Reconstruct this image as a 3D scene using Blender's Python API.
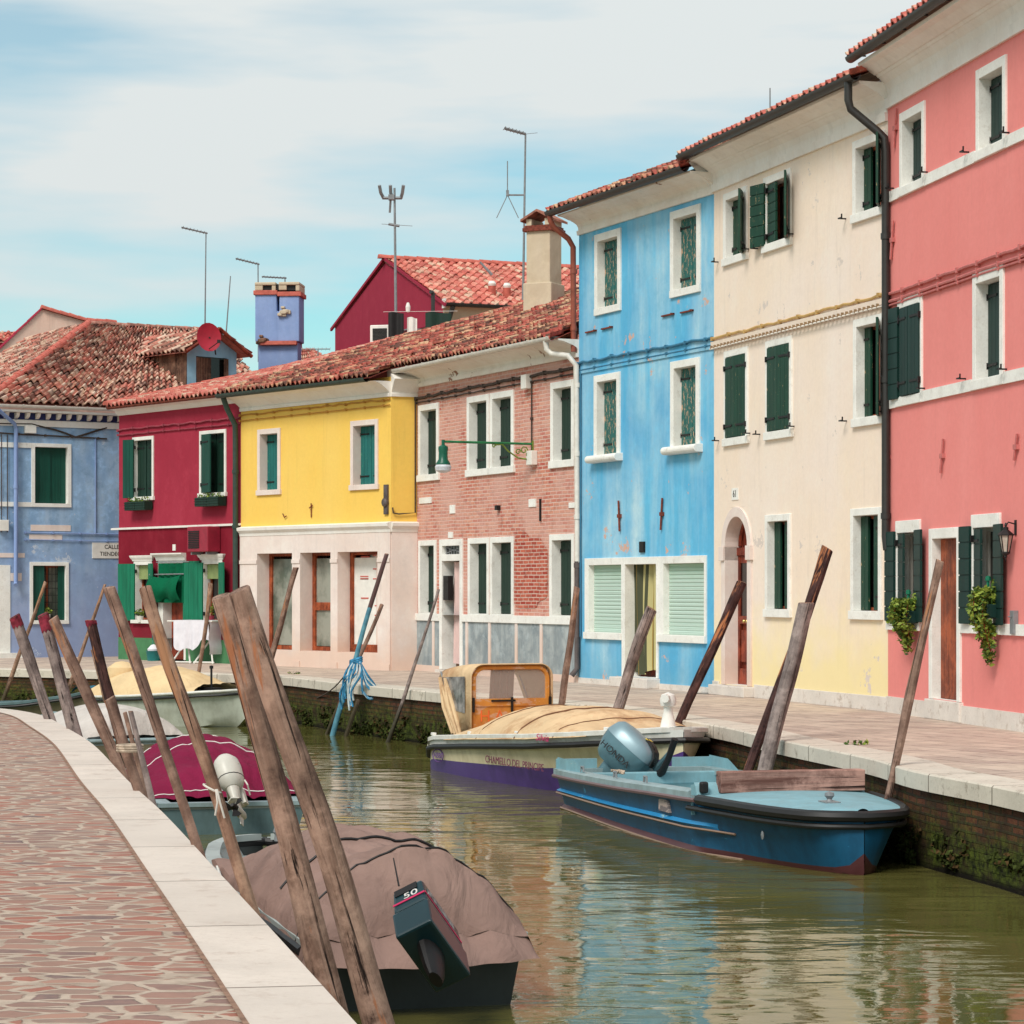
import bpy, bmesh, math, random
from mathutils import Vector, Matrix, noise
from mathutils.geometry import tessellate_polygon
R = math.radians
rnd = random.Random(7)
for o in list(bpy.data.objects): bpy.data.objects.remove(o)
SC = bpy.context.scene
COL = SC.collection

# ------------------------------------------------------------ camera, sky, sun, exposure
F, CX, HZ, H = 2500.0, 512.0, 590.0, 1.62
cam = bpy.data.cameras.new('camera'); camo = bpy.data.objects.new('camera', cam); COL.objects.link(camo)
camo.location = (0, 0, H); camo.rotation_euler = (R(90), 0, 0)
cam.sensor_width = 36; cam.lens = F/1024*36; cam.shift_y = (HZ-512)/1024
cam.clip_start = .1; cam.clip_end = 3000
SC.camera = camo
SUN_EL, SUN_AZ = 46, 210      # azimuth measured clockwise from +Y (view direction)
w = bpy.data.worlds.new('World'); SC.world = w; w.use_nodes = True
nt = w.node_tree; nt.nodes.clear()
def N(t, k, **kw):
    n = t.nodes.new(k)
    for a, b in kw.items():
        if a.startswith('i_'): n.inputs[a[2:].replace('_', ' ')].default_value = b
        else: setattr(n, a, b)
    return n
out = N(nt, 'ShaderNodeOutputWorld'); bg = N(nt, 'ShaderNodeBackground'); bg.inputs[1].default_value = .1
sky = N(nt, 'ShaderNodeTexSky', sky_type='NISHITA', sun_disc=False)
sky.sun_elevation = R(SUN_EL); sky.sun_rotation = R(SUN_AZ); sky.air_density = 1.0; sky.dust_density = .6; sky.ozone_density = 1.5
tc = N(nt, 'ShaderNodeTexCoord'); mp = N(nt, 'ShaderNodeMapping'); mp.inputs['Scale'].default_value = (2.2, 2.2, 13)
mp.inputs['Location'].default_value = (.3, 0, .35)
mp.inputs['Rotation'].default_value = (0, R(4), 0)
ns = N(nt, 'ShaderNodeTexNoise'); ns.inputs['Scale'].default_value = 1.5; ns.inputs['Detail'].default_value = 5; ns.inputs['Roughness'].default_value = .5
cr = N(nt, 'ShaderNodeValToRGB'); cr.color_ramp.elements[0].position = .40; cr.color_ramp.elements[1].position = .62
tint = N(nt, 'ShaderNodeMix', data_type='RGBA', blend_type='MULTIPLY'); tint.inputs[0].default_value = 1
tint.inputs[7].default_value = (.70, 1.0, .90, 1)
sx = N(nt, 'ShaderNodeSeparateXYZ')
mr = N(nt, 'ShaderNodeMapRange'); mr.inputs[1].default_value = .12; mr.inputs[2].default_value = .9; mr.inputs[3].default_value = 5.7; mr.inputs[4].default_value = 7.0
m2 = N(nt, 'ShaderNodeMapRange'); m2.inputs[1].default_value = .08; m2.inputs[2].default_value = .20; m2.inputs[3].default_value = -.14; m2.inputs[4].default_value = .30
ad = N(nt, 'ShaderNodeMath', operation='ADD', use_clamp=True)
cc = N(nt, 'ShaderNodeVectorMath', operation='SCALE'); cc.inputs[0].default_value = (.94, 1.0, 1.0)
mix = N(nt, 'ShaderNodeMix', data_type='RGBA')
L = nt.links.new
L(tc.outputs['Generated'], mp.inputs['Vector']); L(mp.outputs[0], ns.inputs['Vector']); L(ns.outputs[0], cr.inputs[0])
L(tc.outputs['Generated'], sx.inputs[0]); L(sx.outputs[2], mr.inputs[0]); L(sx.outputs[2], m2.inputs[0])
L(cr.outputs[0], ad.inputs[0]); L(m2.outputs[0], ad.inputs[1]); L(mr.outputs[0], cc.inputs['Scale'])
L(sky.outputs[0], tint.inputs[6]); L(tint.outputs[2], mix.inputs[6]); L(cc.outputs[0], mix.inputs[7]); L(ad.outputs[0], mix.inputs[0])
L(mix.outputs[2], bg.inputs[0]); L(bg.outputs[0], out.inputs[0])
sl = bpy.data.lights.new('sun', 'SUN'); sl.energy = 2.0; sl.angle = R(20); sl.color = (1, .95, .88)
so = bpy.data.objects.new('sun', sl); COL.objects.link(so)
so.rotation_euler = (R(90-SUN_EL), 0, R(180-SUN_AZ)); so.location = (0, -5, 30)
SC.view_settings.view_transform = 'Standard'; SC.view_settings.look = 'None'
SC.view_settings.exposure = 0.46; SC.view_settings.gamma = 1; SC.view_settings.use_curve_mapping = False
SC.render.engine = 'CYCLES'

# ------------------------------------------------------------ geometry helpers
def P(px, py, Z): return Vector(((px-CX)/F*Z, Z, H+(HZ-py)/F*Z))
def G(px, py, z=0.0): return P(px, py, (H-z)*F/(py-HZ))
def catmull(pts, n=6):
    o = []
    for i in range(len(pts)-1):
        a, b, c, d = pts[max(i-1, 0)], pts[i], pts[i+1], pts[min(i+2, len(pts)-1)]
        for k in range(n):
            t = k/n
            o.append(.5*((2*b)+(c-a)*t+(2*a-5*b+4*c-d)*t*t+(3*b-a-3*c+d)*t**3))
    o.append(pts[-1]); return o
class MB:
    def __init__(s): s.v = []; s.f = []; s.m = []; s.uv = []
    def face(s, pts, mi=0, uv=None):
        b = len(s.v); s.v += [Vector(p) for p in pts]; s.f.append(tuple(range(b, b+len(pts)))); s.m.append(mi); s.uv.append(uv)
    def mesh(s, vs, fs, mi=0, uvs=None):
        b = len(s.v); s.v += [Vector(p) for p in vs]
        for k, f in enumerate(fs):
            s.f.append(tuple(b+i for i in f)); s.m.append(mi if isinstance(mi, int) else mi[k]); s.uv.append([uvs[i] for i in f] if uvs else None)
    def box(s, a, b, mi=0, M=None):
        x0, y0, z0 = a; x1, y1, z1 = b
        v = [(x0,y0,z0),(x1,y0,z0),(x1,y1,z0),(x0,y1,z0),(x0,y0,z1),(x1,y0,z1),(x1,y1,z1),(x0,y1,z1)]
        v = [Vector(p) for p in v]
        if M: v = [M @ p for p in v]
        s.mesh(v, [(0,3,2,1),(4,5,6,7),(0,1,5,4),(1,2,6,5),(2,3,7,6),(3,0,4,7)], mi)
    def loft(s, secs, mi=0, closed=True, caps=True, mf=None):
        n = len(secs[0]); vs = [p for q in secs for p in q]; fs = []; ms = []
        for i in range(len(secs)-1):
            for j in range(n if closed else n-1):
                k = (j+1) % n
                fs.append((i*n+j, i*n+k, (i+1)*n+k, (i+1)*n+j)); ms.append(mf(i, j) if mf else mi)
        if caps and closed:
            fs.append(tuple(reversed(range(n)))); ms.append(ms[0] if mf else mi)
            fs.append(tuple((len(secs)-1)*n+j for j in range(n))); ms.append(ms[-1] if mf else mi)
        s.mesh(vs, fs, ms)
    def tube(s, pts, r, n=8, mi=0, caps=True):
        pts = [Vector(p) for p in pts]; rs = r if isinstance(r, (list, tuple)) else [r]*len(pts)
        secs = []; up = None
        for i, p in enumerate(pts):
            d = (pts[min(i+1, len(pts)-1)]-pts[max(i-1, 0)]).normalized()
            if up is None: up = d.orthogonal().normalized()
            up = (up-d*up.dot(d)).normalized(); sd = d.cross(up)
            secs.append([p+(up*math.cos(a)+sd*math.sin(a))*rs[i] for a in [2*math.pi*k/n for k in range(n)]])
        s.loft(secs, mi, True, caps)
    def lathe(s, prof, n=16, mi=0, c=(0,0,0)):
        c = Vector(c)
        s.loft([[c+Vector((r*math.cos(2*math.pi*k/n), r*math.sin(2*math.pi*k/n), z)) for k in range(n)] for r, z in prof], mi)
    def grid(s, fn, nu, nv, mi=0, uvf=None, mf=None):
        vs = [fn(i/nu, j/nv) for j in range(nv+1) for i in range(nu+1)]
        uv = [uvf(i/nu, j/nv) for j in range(nv+1) for i in range(nu+1)] if uvf else None
        fs = [(j*(nu+1)+i, j*(nu+1)+i+1, (j+1)*(nu+1)+i+1, (j+1)*(nu+1)+i) for j in range(nv) for i in range(nu)]
        ms = [mf((i+.5)/nu, (j+.5)/nv) for j in range(nv) for i in range(nu)] if mf else mi
        s.mesh(vs, fs, ms, uv)
    def build(s, name, mats, parent=None, smooth=False, bevel=0, loc=None, rz=None, fix=True, split=False):
        if split:
            par = list(range(len(s.v)))
            def fnd(i):
                while par[i] != i: par[i] = par[par[i]]; i = par[i]
                return i
            for f in s.f:
                for i in f[1:]: par[fnd(i)] = fnd(f[0])
            gr = {}
            for k, f in enumerate(s.f): gr.setdefault(fnd(f[0]), []).append(k)
            o = None
            for ks in gr.values():
                q = MB()
                for k in ks: q.face([s.v[i] for i in s.f[k]], s.m[k], s.uv[k])
                o = q.build(name, mats, parent, smooth, bevel, loc, rz, fix)
                w_ = o.data; bm = bmesh.new(); bm.from_mesh(w_); bmesh.ops.remove_doubles(bm, verts=bm.verts, dist=1e-5); bmesh.ops.recalc_face_normals(bm, faces=bm.faces); bm.to_mesh(w_); bm.free()
            return o
        me = bpy.data.meshes.new(name); me.from_pydata([tuple(v) for v in s.v], [], s.f)
        if not isinstance(mats, (list, tuple)): mats = [mats]
        for m in mats: me.materials.append(m)
        me.polygons.foreach_set('material_index', s.m)
        if any(u is not None for u in s.uv):
            ul = me.uv_layers.new(name='UVMap')
            for p, u in zip(me.polygons, s.uv):
                if u:
                    for li, c in zip(p.loop_indices, u): ul.data[li].uv = c
        if fix:
            bm = bmesh.new(); bm.from_mesh(me); bmesh.ops.remove_doubles(bm, verts=bm.verts, dist=1e-5) if smooth else None
            bmesh.ops.recalc_face_normals(bm, faces=bm.faces); bm.to_mesh(me); bm.free()
        if smooth:
            me.polygons.foreach_set('use_smooth', [True]*len(me.polygons))
            try: me.set_sharp_from_angle(angle=R(40))
            except Exception: pass
        me.update()
        o = bpy.data.objects.new(name, me); COL.objects.link(o)
        if parent: o.parent = parent
        if loc is not None: o.location = loc
        if rz is not None: o.rotation_euler = (0, 0, rz) if not isinstance(rz, (tuple, list)) else rz
        if bevel:
            b = o.modifiers.new('bevel', 'BEVEL'); b.width = bevel; b.segments = 2; b.limit_method = 'ANGLE'
        return o
def tag(o, label, cat=None, group=None, kind=None):
    if label: o['label'] = label
    if cat: o['category'] = cat
    if group: o['group'] = group
    if kind: o['kind'] = kind
    return o
def empty(name, loc, rz=0, label=None, cat=None, group=None):
    o = bpy.data.objects.new(name, None); COL.objects.link(o); o.location = loc
    o.rotation_euler = (0, 0, rz) if not isinstance(rz, (tuple, list)) else rz
    o.empty_display_size = .2
    return tag(o, label, cat, group)
def text_mesh(name, body, mat, parent, M, size, depth=.002, sx_=1.0, shear=0, font=None):
    c = bpy.data.curves.new(name, 'FONT'); c.body = body; c.size = size; c.extrude = depth; c.align_x = 'CENTER'; c.align_y = 'CENTER'; c.shear = shear
    c.space_line = 1.0
    t = bpy.data.objects.new('tmp', c); COL.objects.link(t)
    dg = bpy.context.evaluated_depsgraph_get(); me = bpy.data.meshes.new_from_object(t.evaluated_get(dg)); bpy.data.objects.remove(t)
    me.transform(M @ Matrix.Diagonal((sx_, 1, 1, 1))); me.materials.clear(); me.materials.append(mat)
    o = bpy.data.objects.new(name, me); COL.objects.link(o); o.parent = parent; return o

# ------------------------------------------------------------ materials
def S(r, g, b, k=1.0):
    f = lambda c: ((c/255+.055)/1.055)**2.4 if c > 10 else c/255/12.92
    return (min(f(r)*k, .9), min(f(g)*k, .9), min(f(b)*k, .9), 1)
class NM:
    def __init__(s, name, rough=.8, spec=.3):
        s.m = bpy.data.materials.new(name); s.m.use_nodes = True; s.t = s.m.node_tree
        s.b = s.t.nodes['Principled BSDF']; s.b.inputs['Roughness'].default_value = rough
        s.b.inputs['Specular IOR Level'].default_value = spec
        s.tc = s.t.nodes.new('ShaderNodeTexCoord')
    def L(s, a, b): s.t.links.new(a, b)
    def n(s, k, **kw):
        return N(s.t, k, **kw)
    def coord(s, scale=(1,1,1), kind='Object', rot=(0,0,0), loc=(0,0,0)):
        m = s.n('ShaderNodeMapping'); m.inputs['Scale'].default_value = scale; m.inputs['Rotation'].default_value = rot; m.inputs['Location'].default_value = loc
        s.L(s.tc.outputs[kind], m.inputs[0]); return m.outputs[0]
    def noise(s, scale, detail=4, rough=.55, vec=None, dist=0):
        q = s.n('ShaderNodeTexNoise'); q.inputs['Scale'].default_value = scale; q.inputs['Detail'].default_value = detail; q.inputs['Roughness'].default_value = rough; q.inputs['Distortion'].default_value = dist
        s.L(vec if vec is not None else s.tc.outputs['Object'], q.inputs['Vector']); return q.outputs[0]
    def ramp(s, x, a, b, inv=False):
        r = s.n('ShaderNodeMapRange'); r.clamp = True; r.inputs[1].default_value = a; r.inputs[2].default_value = b
        if inv: r.inputs[3].default_value = 1; r.inputs[4].default_value = 0
        s.L(x, r.inputs[0]); return r.outputs[0]
    def math(s, op, a, b=None, clamp=False):
        q = s.n('ShaderNodeMath', operation=op, use_clamp=clamp)
        for i, x in enumerate((a, b)):
            if x is None: continue
            if isinstance(x, (int, float)): q.inputs[i].default_value = x
            else: s.L(x, q.inputs[i])
        return q.outputs[0]
    def mix(s, f, a, b, blend='MIX'):
        q = s.n('ShaderNodeMix', data_type='RGBA', blend_type=blend)
        for i, x in ((0, f), (6, a), (7, b)):
            if isinstance(x, (int, float)): q.inputs[i].default_value = x
            elif isinstance(x, tuple): q.inputs[i].default_value = x
            else: s.L(x, q.inputs[i])
        return q.outputs[2]
    def z(s, kind='Object'):
        q = s.n('ShaderNodeSeparateXYZ'); s.L(s.tc.outputs[kind], q.inputs[0]); return q.outputs
    def bump(s, h, strength=.4, dist=.01):
        q = s.n('ShaderNodeBump'); q.inputs['Strength'].default_value = strength; q.inputs['Distance'].default_value = dist
        s.L(h, q.inputs['Height']); s.L(q.outputs[0], s.b.inputs['Normal']); return q
    def col(s, c):
        if isinstance(c, tuple): s.b.inputs['Base Color'].default_value = c
        else: s.L(c, s.b.inputs['Base Color'])
        return s.m
def plain(name, c, rough=.6, spec=.4, var=.12, sc=6, metal=0, bump=0):
    q = NM(name, rough, spec); n = q.noise(sc, 5)
    dark = tuple(x*(1-var*2) for x in c[:3])+(1,); lite = tuple(min(x*(1+var), .9) for x in c[:3])+(1,)
    q.b.inputs['Metallic'].default_value = metal
    q.L(q.ramp(q.noise(sc*3.1, 4), .3, .7), q.b.inputs['Roughness']) if False else None
    if bump: q.bump(q.noise(sc*8, 5), .5, bump)
    return q.col(q.mix(q.ramp(n, .3, .7), dark, lite))
def plaster(name, base, fade, stain, scale=1.0, fadeamt=.6, stainamt=.5, streak=True, low=None, lowh=1.2, specks=None, lowmix=.7, mottle=.28, grime=.28, damp=.5):
    q = NM(name, .9, .15)
    big = q.ramp(q.noise(.7*scale, 6, .6, dist=.6), .38, .68)
    sv = q.noise(1.0, 5, .6, q.coord((1.6*scale, 1.6*scale, .22*scale)))
    c = q.mix(q.math('MULTIPLY', q.ramp(sv, .4, .68), fadeamt), base, fade)
    c = q.mix(q.math('MULTIPLY', big, stainamt), c, stain)
    fine = q.noise(14, 6, .65)
    c = q.mix(q.math('MULTIPLY', q.ramp(fine, .35, .75), .22), c, tuple(x*.72 for x in base[:3])+(1,))
    mid = q.noise(3.4, 8, .7, q.coord((1,1,1), loc=(7,1,3)))
    c = q.mix(q.math('MULTIPLY', q.ramp(mid, .52, .68), mottle), c, tuple(min(.9, x*1.28+.02) for x in base[:3])+(1,))
    c = q.mix(q.math('MULTIPLY', q.ramp(mid, .46, .34), mottle), c, tuple(x*.78 for x in base[:3])+(1,))
    rs = q.noise(1, 6, .7, q.coord((5, 5, .35), loc=(1, 8, 2)))
    c = q.mix(q.math('MULTIPLY', q.ramp(rs, .55, .72), grime), c, tuple(x*.55 for x in base[:3])+(1,))
    zb = q.z()[2]; kb = q.math('ADD', zb, q.math('MULTIPLY', q.noise(2.6, 7, .7), -1.1))
    c = q.mix(q.math('MULTIPLY', q.ramp(kb, -.45, .35, True), damp), c, tuple(x*.62+.03 for x in base[:3])+(1,))
    if low:
        z = q.z()[2]; k = q.math('ADD', q.math('MULTIPLY', q.noise(1.6, 5, .6), 1.6), -.8)
        zz = q.math('ADD', z, k)
        c = q.mix(q.math('MULTIPLY', q.ramp(zz, lowh*.3, lowh, True), lowmix), c, low)
    if specks:
        sp = q.ramp(q.noise(1.7, 8, .72, q.coord((1,1,1), loc=(3,9,1))), .635, .645)
        c = q.mix(sp, c, specks)
    wide = q.noise(2.5, 6, .6)
    q.bump(q.math('ADD', q.math('MULTIPLY', fine, .3), wide), .5, .012)
    return q.col(c)
def wood(name, a, b, dark, sc=1.0, rough=.85, ax=2, cracks=True, warm=None, wa=.6, wet=False):
    q = NM(name, rough, .2)
    s = [26*sc]*3; s[ax] = 1.3*sc
    g = q.noise(1, 7, .65, q.coord(tuple(s)), .4)
    c = q.mix(q.ramp(g, .36, .62), a, b)
    s2 = [9*sc]*3; s2[ax] = .7*sc
    g2 = q.noise(1, 6, .7, q.coord(tuple(s2), loc=(4, 2, 7)), .5)
    c = q.mix(q.ramp(g2, .53, .66), c, dark)
    kn = q.noise(3.2*sc, 6, .7)
    c = q.mix(q.math('MULTIPLY', q.ramp(kn, .48, .6), .75), c, tuple(min(1, x*1.55) for x in a[:3])+(1,))
    c = q.mix(q.math('MULTIPLY', q.ramp(kn, .46, .34), .7), c, dark)
    if warm:
        s4 = [7*sc]*3; s4[ax] = .8*sc; wv = q.noise(1, 5, .65, q.coord(tuple(s4), loc=(9, 3, 1)), .3); c = q.mix(q.ramp(wv, wa, wa+.04), c, warm)
    s3 = [45*sc]*3; s3[ax] = 1.0*sc
    cr_ = q.ramp(q.noise(1, 4, .6, q.coord(tuple(s3), loc=(1, 5, 2)), .3), .60, .67)
    if cracks: c = q.mix(cr_, c, tuple(x*.25 for x in dark[:3])+(1,))
    if wet:
        zw = q.z()[ax]; k_ = q.math('ADD', zw, q.math('MULTIPLY', q.noise(5, 4, .6), .35)); c = q.mix(q.math('MULTIPLY', q.ramp(k_, 1.0, 1.28, True), .85), c, S(52, 52, 34))
    q.bump(q.math('SUBTRACT', g, cr_), .9, .016)
    return q.col(c)
def brickmat(name, c1, c2, mortar, uv='UV', bw=.25, bh=.065, ms=.012, wash=None, moss=False):
    q = NM(name, .9, .15)
    b = q.n('ShaderNodeTexBrick'); b.offset = .5
    for k, v in (('Scale', 1), ('Mortar Size', ms), ('Mortar Smooth', .3), ('Bias', 0), ('Brick Width', bw), ('Row Height', bh)): b.inputs[k].default_value = v
    b.inputs['Color1'].default_value = c1; b.inputs['Color2'].default_value = c2; b.inputs['Mortar'].default_value = mortar
    dv = q.n('ShaderNodeVectorMath', operation='ADD'); nn = q.n('ShaderNodeTexNoise'); nn.inputs['Scale'].default_value = 3
    q.L(q.tc.outputs[uv], nn.inputs[0]); sc = q.n('ShaderNodeVectorMath', operation='SCALE'); sc.inputs['Scale'].default_value = .025; q.L(nn.outputs[1], sc.inputs[0])
    q.L(q.tc.outputs[uv], dv.inputs[0]); q.L(sc.outputs[0], dv.inputs[1]); q.L(dv.outputs[0], b.inputs[0])
    c = b.outputs[0]
    vn = q.noise(5, 5, .7, q.tc.outputs[uv]); c = q.mix(q.math('MULTIPLY', q.ramp(vn, .5, .72), .6), c, tuple(x*.45 for x in c1[:3])+(1,))
    if wash: 
        wn = q.noise(.9, 6, .65, q.tc.outputs[uv]); c = q.mix(q.math('MULTIPLY', q.ramp(wn, .38, .6), .75), c, wash)
    if moss:
        u = q.z(uv); y = u[1]
        nz = q.math('MULTIPLY', q.math('SUBTRACT', q.noise(1.3, 8, .7, q.tc.outputs[uv]), .5), 1.1)
        yy = q.math('ADD', y, nz)
        fine = q.noise(11, 7, .75, q.tc.outputs[uv])
        g = q.mix(q.ramp(fine, .4, .62), S(26, 28, 16), S(88, 98, 36))
        g = q.mix(q.ramp(q.noise(3, 5, .6, q.tc.outputs[uv]), .5, .65), g, S(52, 40, 26))
        c = q.mix(q.ramp(yy, .26, .72, True), c, g)
        st = q.ramp(q.noise(2.2, 6, .7, q.tc.outputs[uv]), .5, .62)
        c = q.mix(q.math('MULTIPLY', st, .6), c, S(58, 44, 34))
        c = q.mix(q.ramp(q.math('ADD', y, q.math('MULTIPLY', nz, .25)), .02, .09, True), c, S(24, 20, 14))
        q.bump(q.math('ADD', q.math('MULTIPLY', fine, .8), b.outputs[1]), .9, .03)
    else:
        q.bump(q.math('SUBTRACT', q.math('MULTIPLY', vn, .5), b.outputs[1]), .6, .01)
    return q.col(c)
def tilemat(name, cols, dark, darkamt=.5, ln=.55, lh=.7):
    q = NM(name, .9, .15)
    fl = q.n('ShaderNodeVectorMath', operation='FLOOR'); q.L(q.tc.outputs['UV'], fl.inputs[0])
    wn = q.n('ShaderNodeTexWhiteNoise', noise_dimensions='2D'); q.L(fl.outputs[0], wn.inputs['Vector'])
    rp = q.n('ShaderNodeValToRGB'); rp.color_ramp.interpolation = 'CONSTANT'
    e = rp.color_ramp.elements
    while len(e) < len(cols): e.new(.5)
    for i, c in enumerate(cols): e[i].position = i/len(cols); e[i].color = c
    q.L(wn.outputs[0], rp.inputs[0]); c = rp.outputs[0]
    n1 = q.noise(7, 7, .75); c = q.mix(q.math('MULTIPLY', q.ramp(n1, ln, lh), darkamt), c, dark)
    n3 = q.noise(.9, 5, .65); c = q.mix(q.math('MULTIPLY', q.ramp(n3, .48, .62), darkamt*.5), c, tuple(x*1.3 for x in dark[:3])+(1,))
    n2 = q.noise(13, 4, .6, q.coord(loc=(3, 3, 3))); c = q.mix(q.ramp(n2, .64, .7), c, S(205, 190, 160))
    q.bump(n1, .5, .01)
    return q.col(c)
def stone(name, base, dark, sc=3, joints=None, spots=.6, kind='UV', rough=.8, bump=.006):
    q = NM(name, rough, .25)
    c = q.mix(q.ramp(q.noise(sc, 7, .65), .35, .7), base, tuple(x*.82 for x in base[:3])+(1,))
    c = q.mix(q.math('MULTIPLY', q.ramp(q.noise(sc*2.7, 7, .72, q.coord(loc=(5, 5, 5))), .55, .72), spots), c, dark)
    fine = q.noise(sc*14, 5, .7); c = q.mix(q.math('MULTIPLY', q.ramp(fine, .5, .75), .25), c, dark)
    if joints:
        u = q.z('UV')[0]; fr = q.math('FRACT', q.math('DIVIDE', u, joints))
        j = q.math('LESS_THAN', fr, .02/joints); fl_ = q.math('FLOOR', q.math('DIVIDE', u, joints)); wn = q.n('ShaderNodeTexWhiteNoise', noise_dimensions='1D'); q.L(fl_, wn.inputs['W'])
        c = q.mix(q.math('MULTIPLY', wn.outputs[0], .55), c, tuple(x*.8 for x in base[:3])+(1,)); c = q.mix(q.math('MULTIPLY', j, .8), c, S(84, 68, 54))
        q.bump(q.math('SUBTRACT', fine, j), .6, bump)
    else: q.bump(fine, .5, bump)
    return q.col(c)
M = {}
M['white'] = stone('istrian_stone', S(246, 241, 234), S(176, 160, 142), 2.5, spots=.4)
M['whitepaint'] = plain('white_paint', S(230, 226, 218), .6, .3, .06, 5)
M['plinth'] = stone('plinth_stone', S(226, 217, 208), S(160, 140, 122), 2.2, spots=.8)
M['cornice'] = plaster('cornice_plaster', S(242, 234, 224), S(248, 242, 234), S(216, 194, 176), 1.2, .5, .5, specks=S(150, 112, 92))
M['cornice2'] = plaster('cornice_plaster_clean', S(244, 238, 230), S(248, 244, 238), S(224, 210, 198), 1.2, .5, .5)
M['pinkstone'] = plaster('pale_pink_stone', S(230, 214, 206), S(238, 228, 220), S(222, 194, 178), 1.1, .5, .5, low=S(226, 186, 160), lowh=.9, lowmix=.45)
M['pink'] = plaster('pink_plaster', S(236, 142, 136), S(240, 152, 146), S(228, 134, 128), .7, .5, .4, mottle=.12, damp=.15, grime=.15)
M['cream'] = plaster('cream_plaster', S(242, 222, 206), S(244, 230, 220), S(244, 220, 186), .45, .6, .5, low=S(248, 224, 158), lowh=1.5, lowmix=.7, mottle=.14, specks=S(214, 200, 190))
M['blue'] = plaster('sky_blue_plaster', S(104, 184, 220), S(192, 220, 228), S(66, 156, 208), .9, .95, .6, specks=S(208, 168, 150))
M['yellow'] = plaster('yellow_plaster', S(248, 200, 98), S(248, 206, 116), S(242, 188, 82), .6, .5, .3, mottle=.1)
M['red'] = plaster('crimson_plaster', S(160, 48, 66), S(170, 58, 76), S(144, 38, 56), .8, .5, .4)
M['reddark'] = plaster('dark_crimson_plaster', S(128, 24, 42), S(148, 46, 60), S(108, 18, 34), 1.5, .5, .5)
M['violet'] = plaster('violet_blue_plaster', S(142, 174, 206), S(190, 206, 220), S(118, 152, 194), 1.6, .7, .6, low=S(148, 156, 192), lowh=3.2, specks=S(190, 200, 214), mottle=.95)
M['burg'] = plaster('burgundy_plaster', S(156, 48, 68), S(164, 56, 74), S(146, 42, 60), .8, .4, .3)
M['peach'] = plaster('peach_plaster', S(244, 206, 186), S(246, 212, 196), S(232, 190, 168), .8, .4, .4)
M['beige'] = plaster('beige_plaster', S(206, 190, 164), S(216, 200, 178), S(176, 152, 124), 1.5, .6, .6)
M['greywash'] = plaster('grey_washed_plaster', S(156, 164, 166), S(196, 198, 194), S(116, 128, 134), 3.6, .8, .9, mottle=.9, damp=.3)
M['dado'] = plain('green_dado', S(78, 128, 88), .8, .2, .1, 4)
M['lav'] = plaster('lavender_blue_plaster', S(138, 160, 204), S(158, 176, 212), S(118, 140, 188), 2, .5, .5)
M['brick'] = brickmat('facade_brick', S(188, 100, 86), S(214, 148, 124), S(216, 188, 174), bw=.23, bh=.068, ms=.011, wash=S(212, 168, 154))
M['brick2'] = brickmat('facade_brick_bare', S(164, 70, 58), S(196, 108, 86), S(208, 178, 164), bw=.23, bh=.068, ms=.011)
M['quay'] = brickmat('quay_brick', S(112, 66, 50), S(78, 54, 42), S(66, 56, 46), bw=.25, bh=.07, ms=.014, moss=True)
TC = [S(190, 104, 90), S(176, 94, 82), S(200, 124, 104), S(142, 88, 76), S(218, 176, 140), S(110, 78, 68), S(184, 92, 80), S(206, 150, 118)]
TB = [S(206, 118, 104), S(216, 134, 118), S(196, 106, 94), S(212, 136, 120), S(222, 160, 140), S(188, 104, 94), S(214, 180, 156), S(206, 122, 110)]
TV = [S(200, 134, 116), S(212, 166, 146), S(150, 104, 90), S(184, 116, 100), S(222, 192, 170), S(124, 92, 82), S(200, 124, 108), S(210, 176, 152)]
M['tile'] = tilemat('old_clay_tiles', TC, S(70, 50, 44), .85, .50, .62)
M['tileb'] = tilemat('clean_clay_tiles', TB, S(112, 70, 58), .6, .52, .68)
M['tilev'] = tilemat('weathered_clay_tiles', TV, S(70, 52, 46), .7, .52, .66)
M['ridge'] = plain('ridge_clay', S(200, 108, 94), .85, .2, .15, 9)
M['gutter'] = plain('dark_gutter', S(46, 44, 42), .45, .5, .12, 8)
M['gutterg'] = plain('green_gutter', S(48, 66, 58), .5, .5, .15, 8)
M['gutterw'] = plain('white_gutter', S(222, 216, 206), .5, .4, .08, 8)
M['copper'] = plain('rusty_pipe', S(150, 76, 56), .5, .5, .15, 8)
M['lead'] = plain('grey_pipe', S(92, 82, 80), .6, .4, .2, 8)
def shut(name, c, peel=None, pa=.62, deep=.7):
    q = NM(name, .55, .35); g = q.noise(1, 5, .6, q.coord((14, 14, 1.5)))
    cc_ = q.mix(q.ramp(g, .35, .65), c, tuple(x*deep for x in c[:3])+(1,))
    if peel:
        f = q.ramp(q.noise(1, 7, .75, q.coord((22, 22, 7), loc=(2, 1, 4))), pa, pa+.02); cc_ = q.mix(f, cc_, peel)
    return q.col(cc_)
M['sh_teal'] = shut('teal_shutter', S(32, 112, 108), S(70, 140, 110), .6)
M['sh_peel'] = shut('peeling_shutter', S(34, 104, 98), S(186, 152, 124), .545)
M['sh_dark'] = shut('dark_green_shutter', S(20, 52, 40), S(140, 140, 120), .68)
M['sh_green'] = shut('green_shutter', S(16, 64, 46), S(176, 150, 110), .62)
M['sh_pine'] = shut('pine_green_shutter', S(12, 50, 44))
M['sh_emer'] = shut('emerald_shutter', S(10, 116, 84))
M['sh_vio'] = shut('bottle_green_shutter', S(10, 74, 60))
M['iron'] = plain('black_iron', S(24, 20, 20), .55, .4, .15, 15)
M['rust'] = plain('rusty_iron', S(128, 66, 52), .8, .2, .25, 20)
M['pinkiron'] = plain('pink_painted_iron', S(196, 116, 112), .7, .3, .1, 15)
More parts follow.
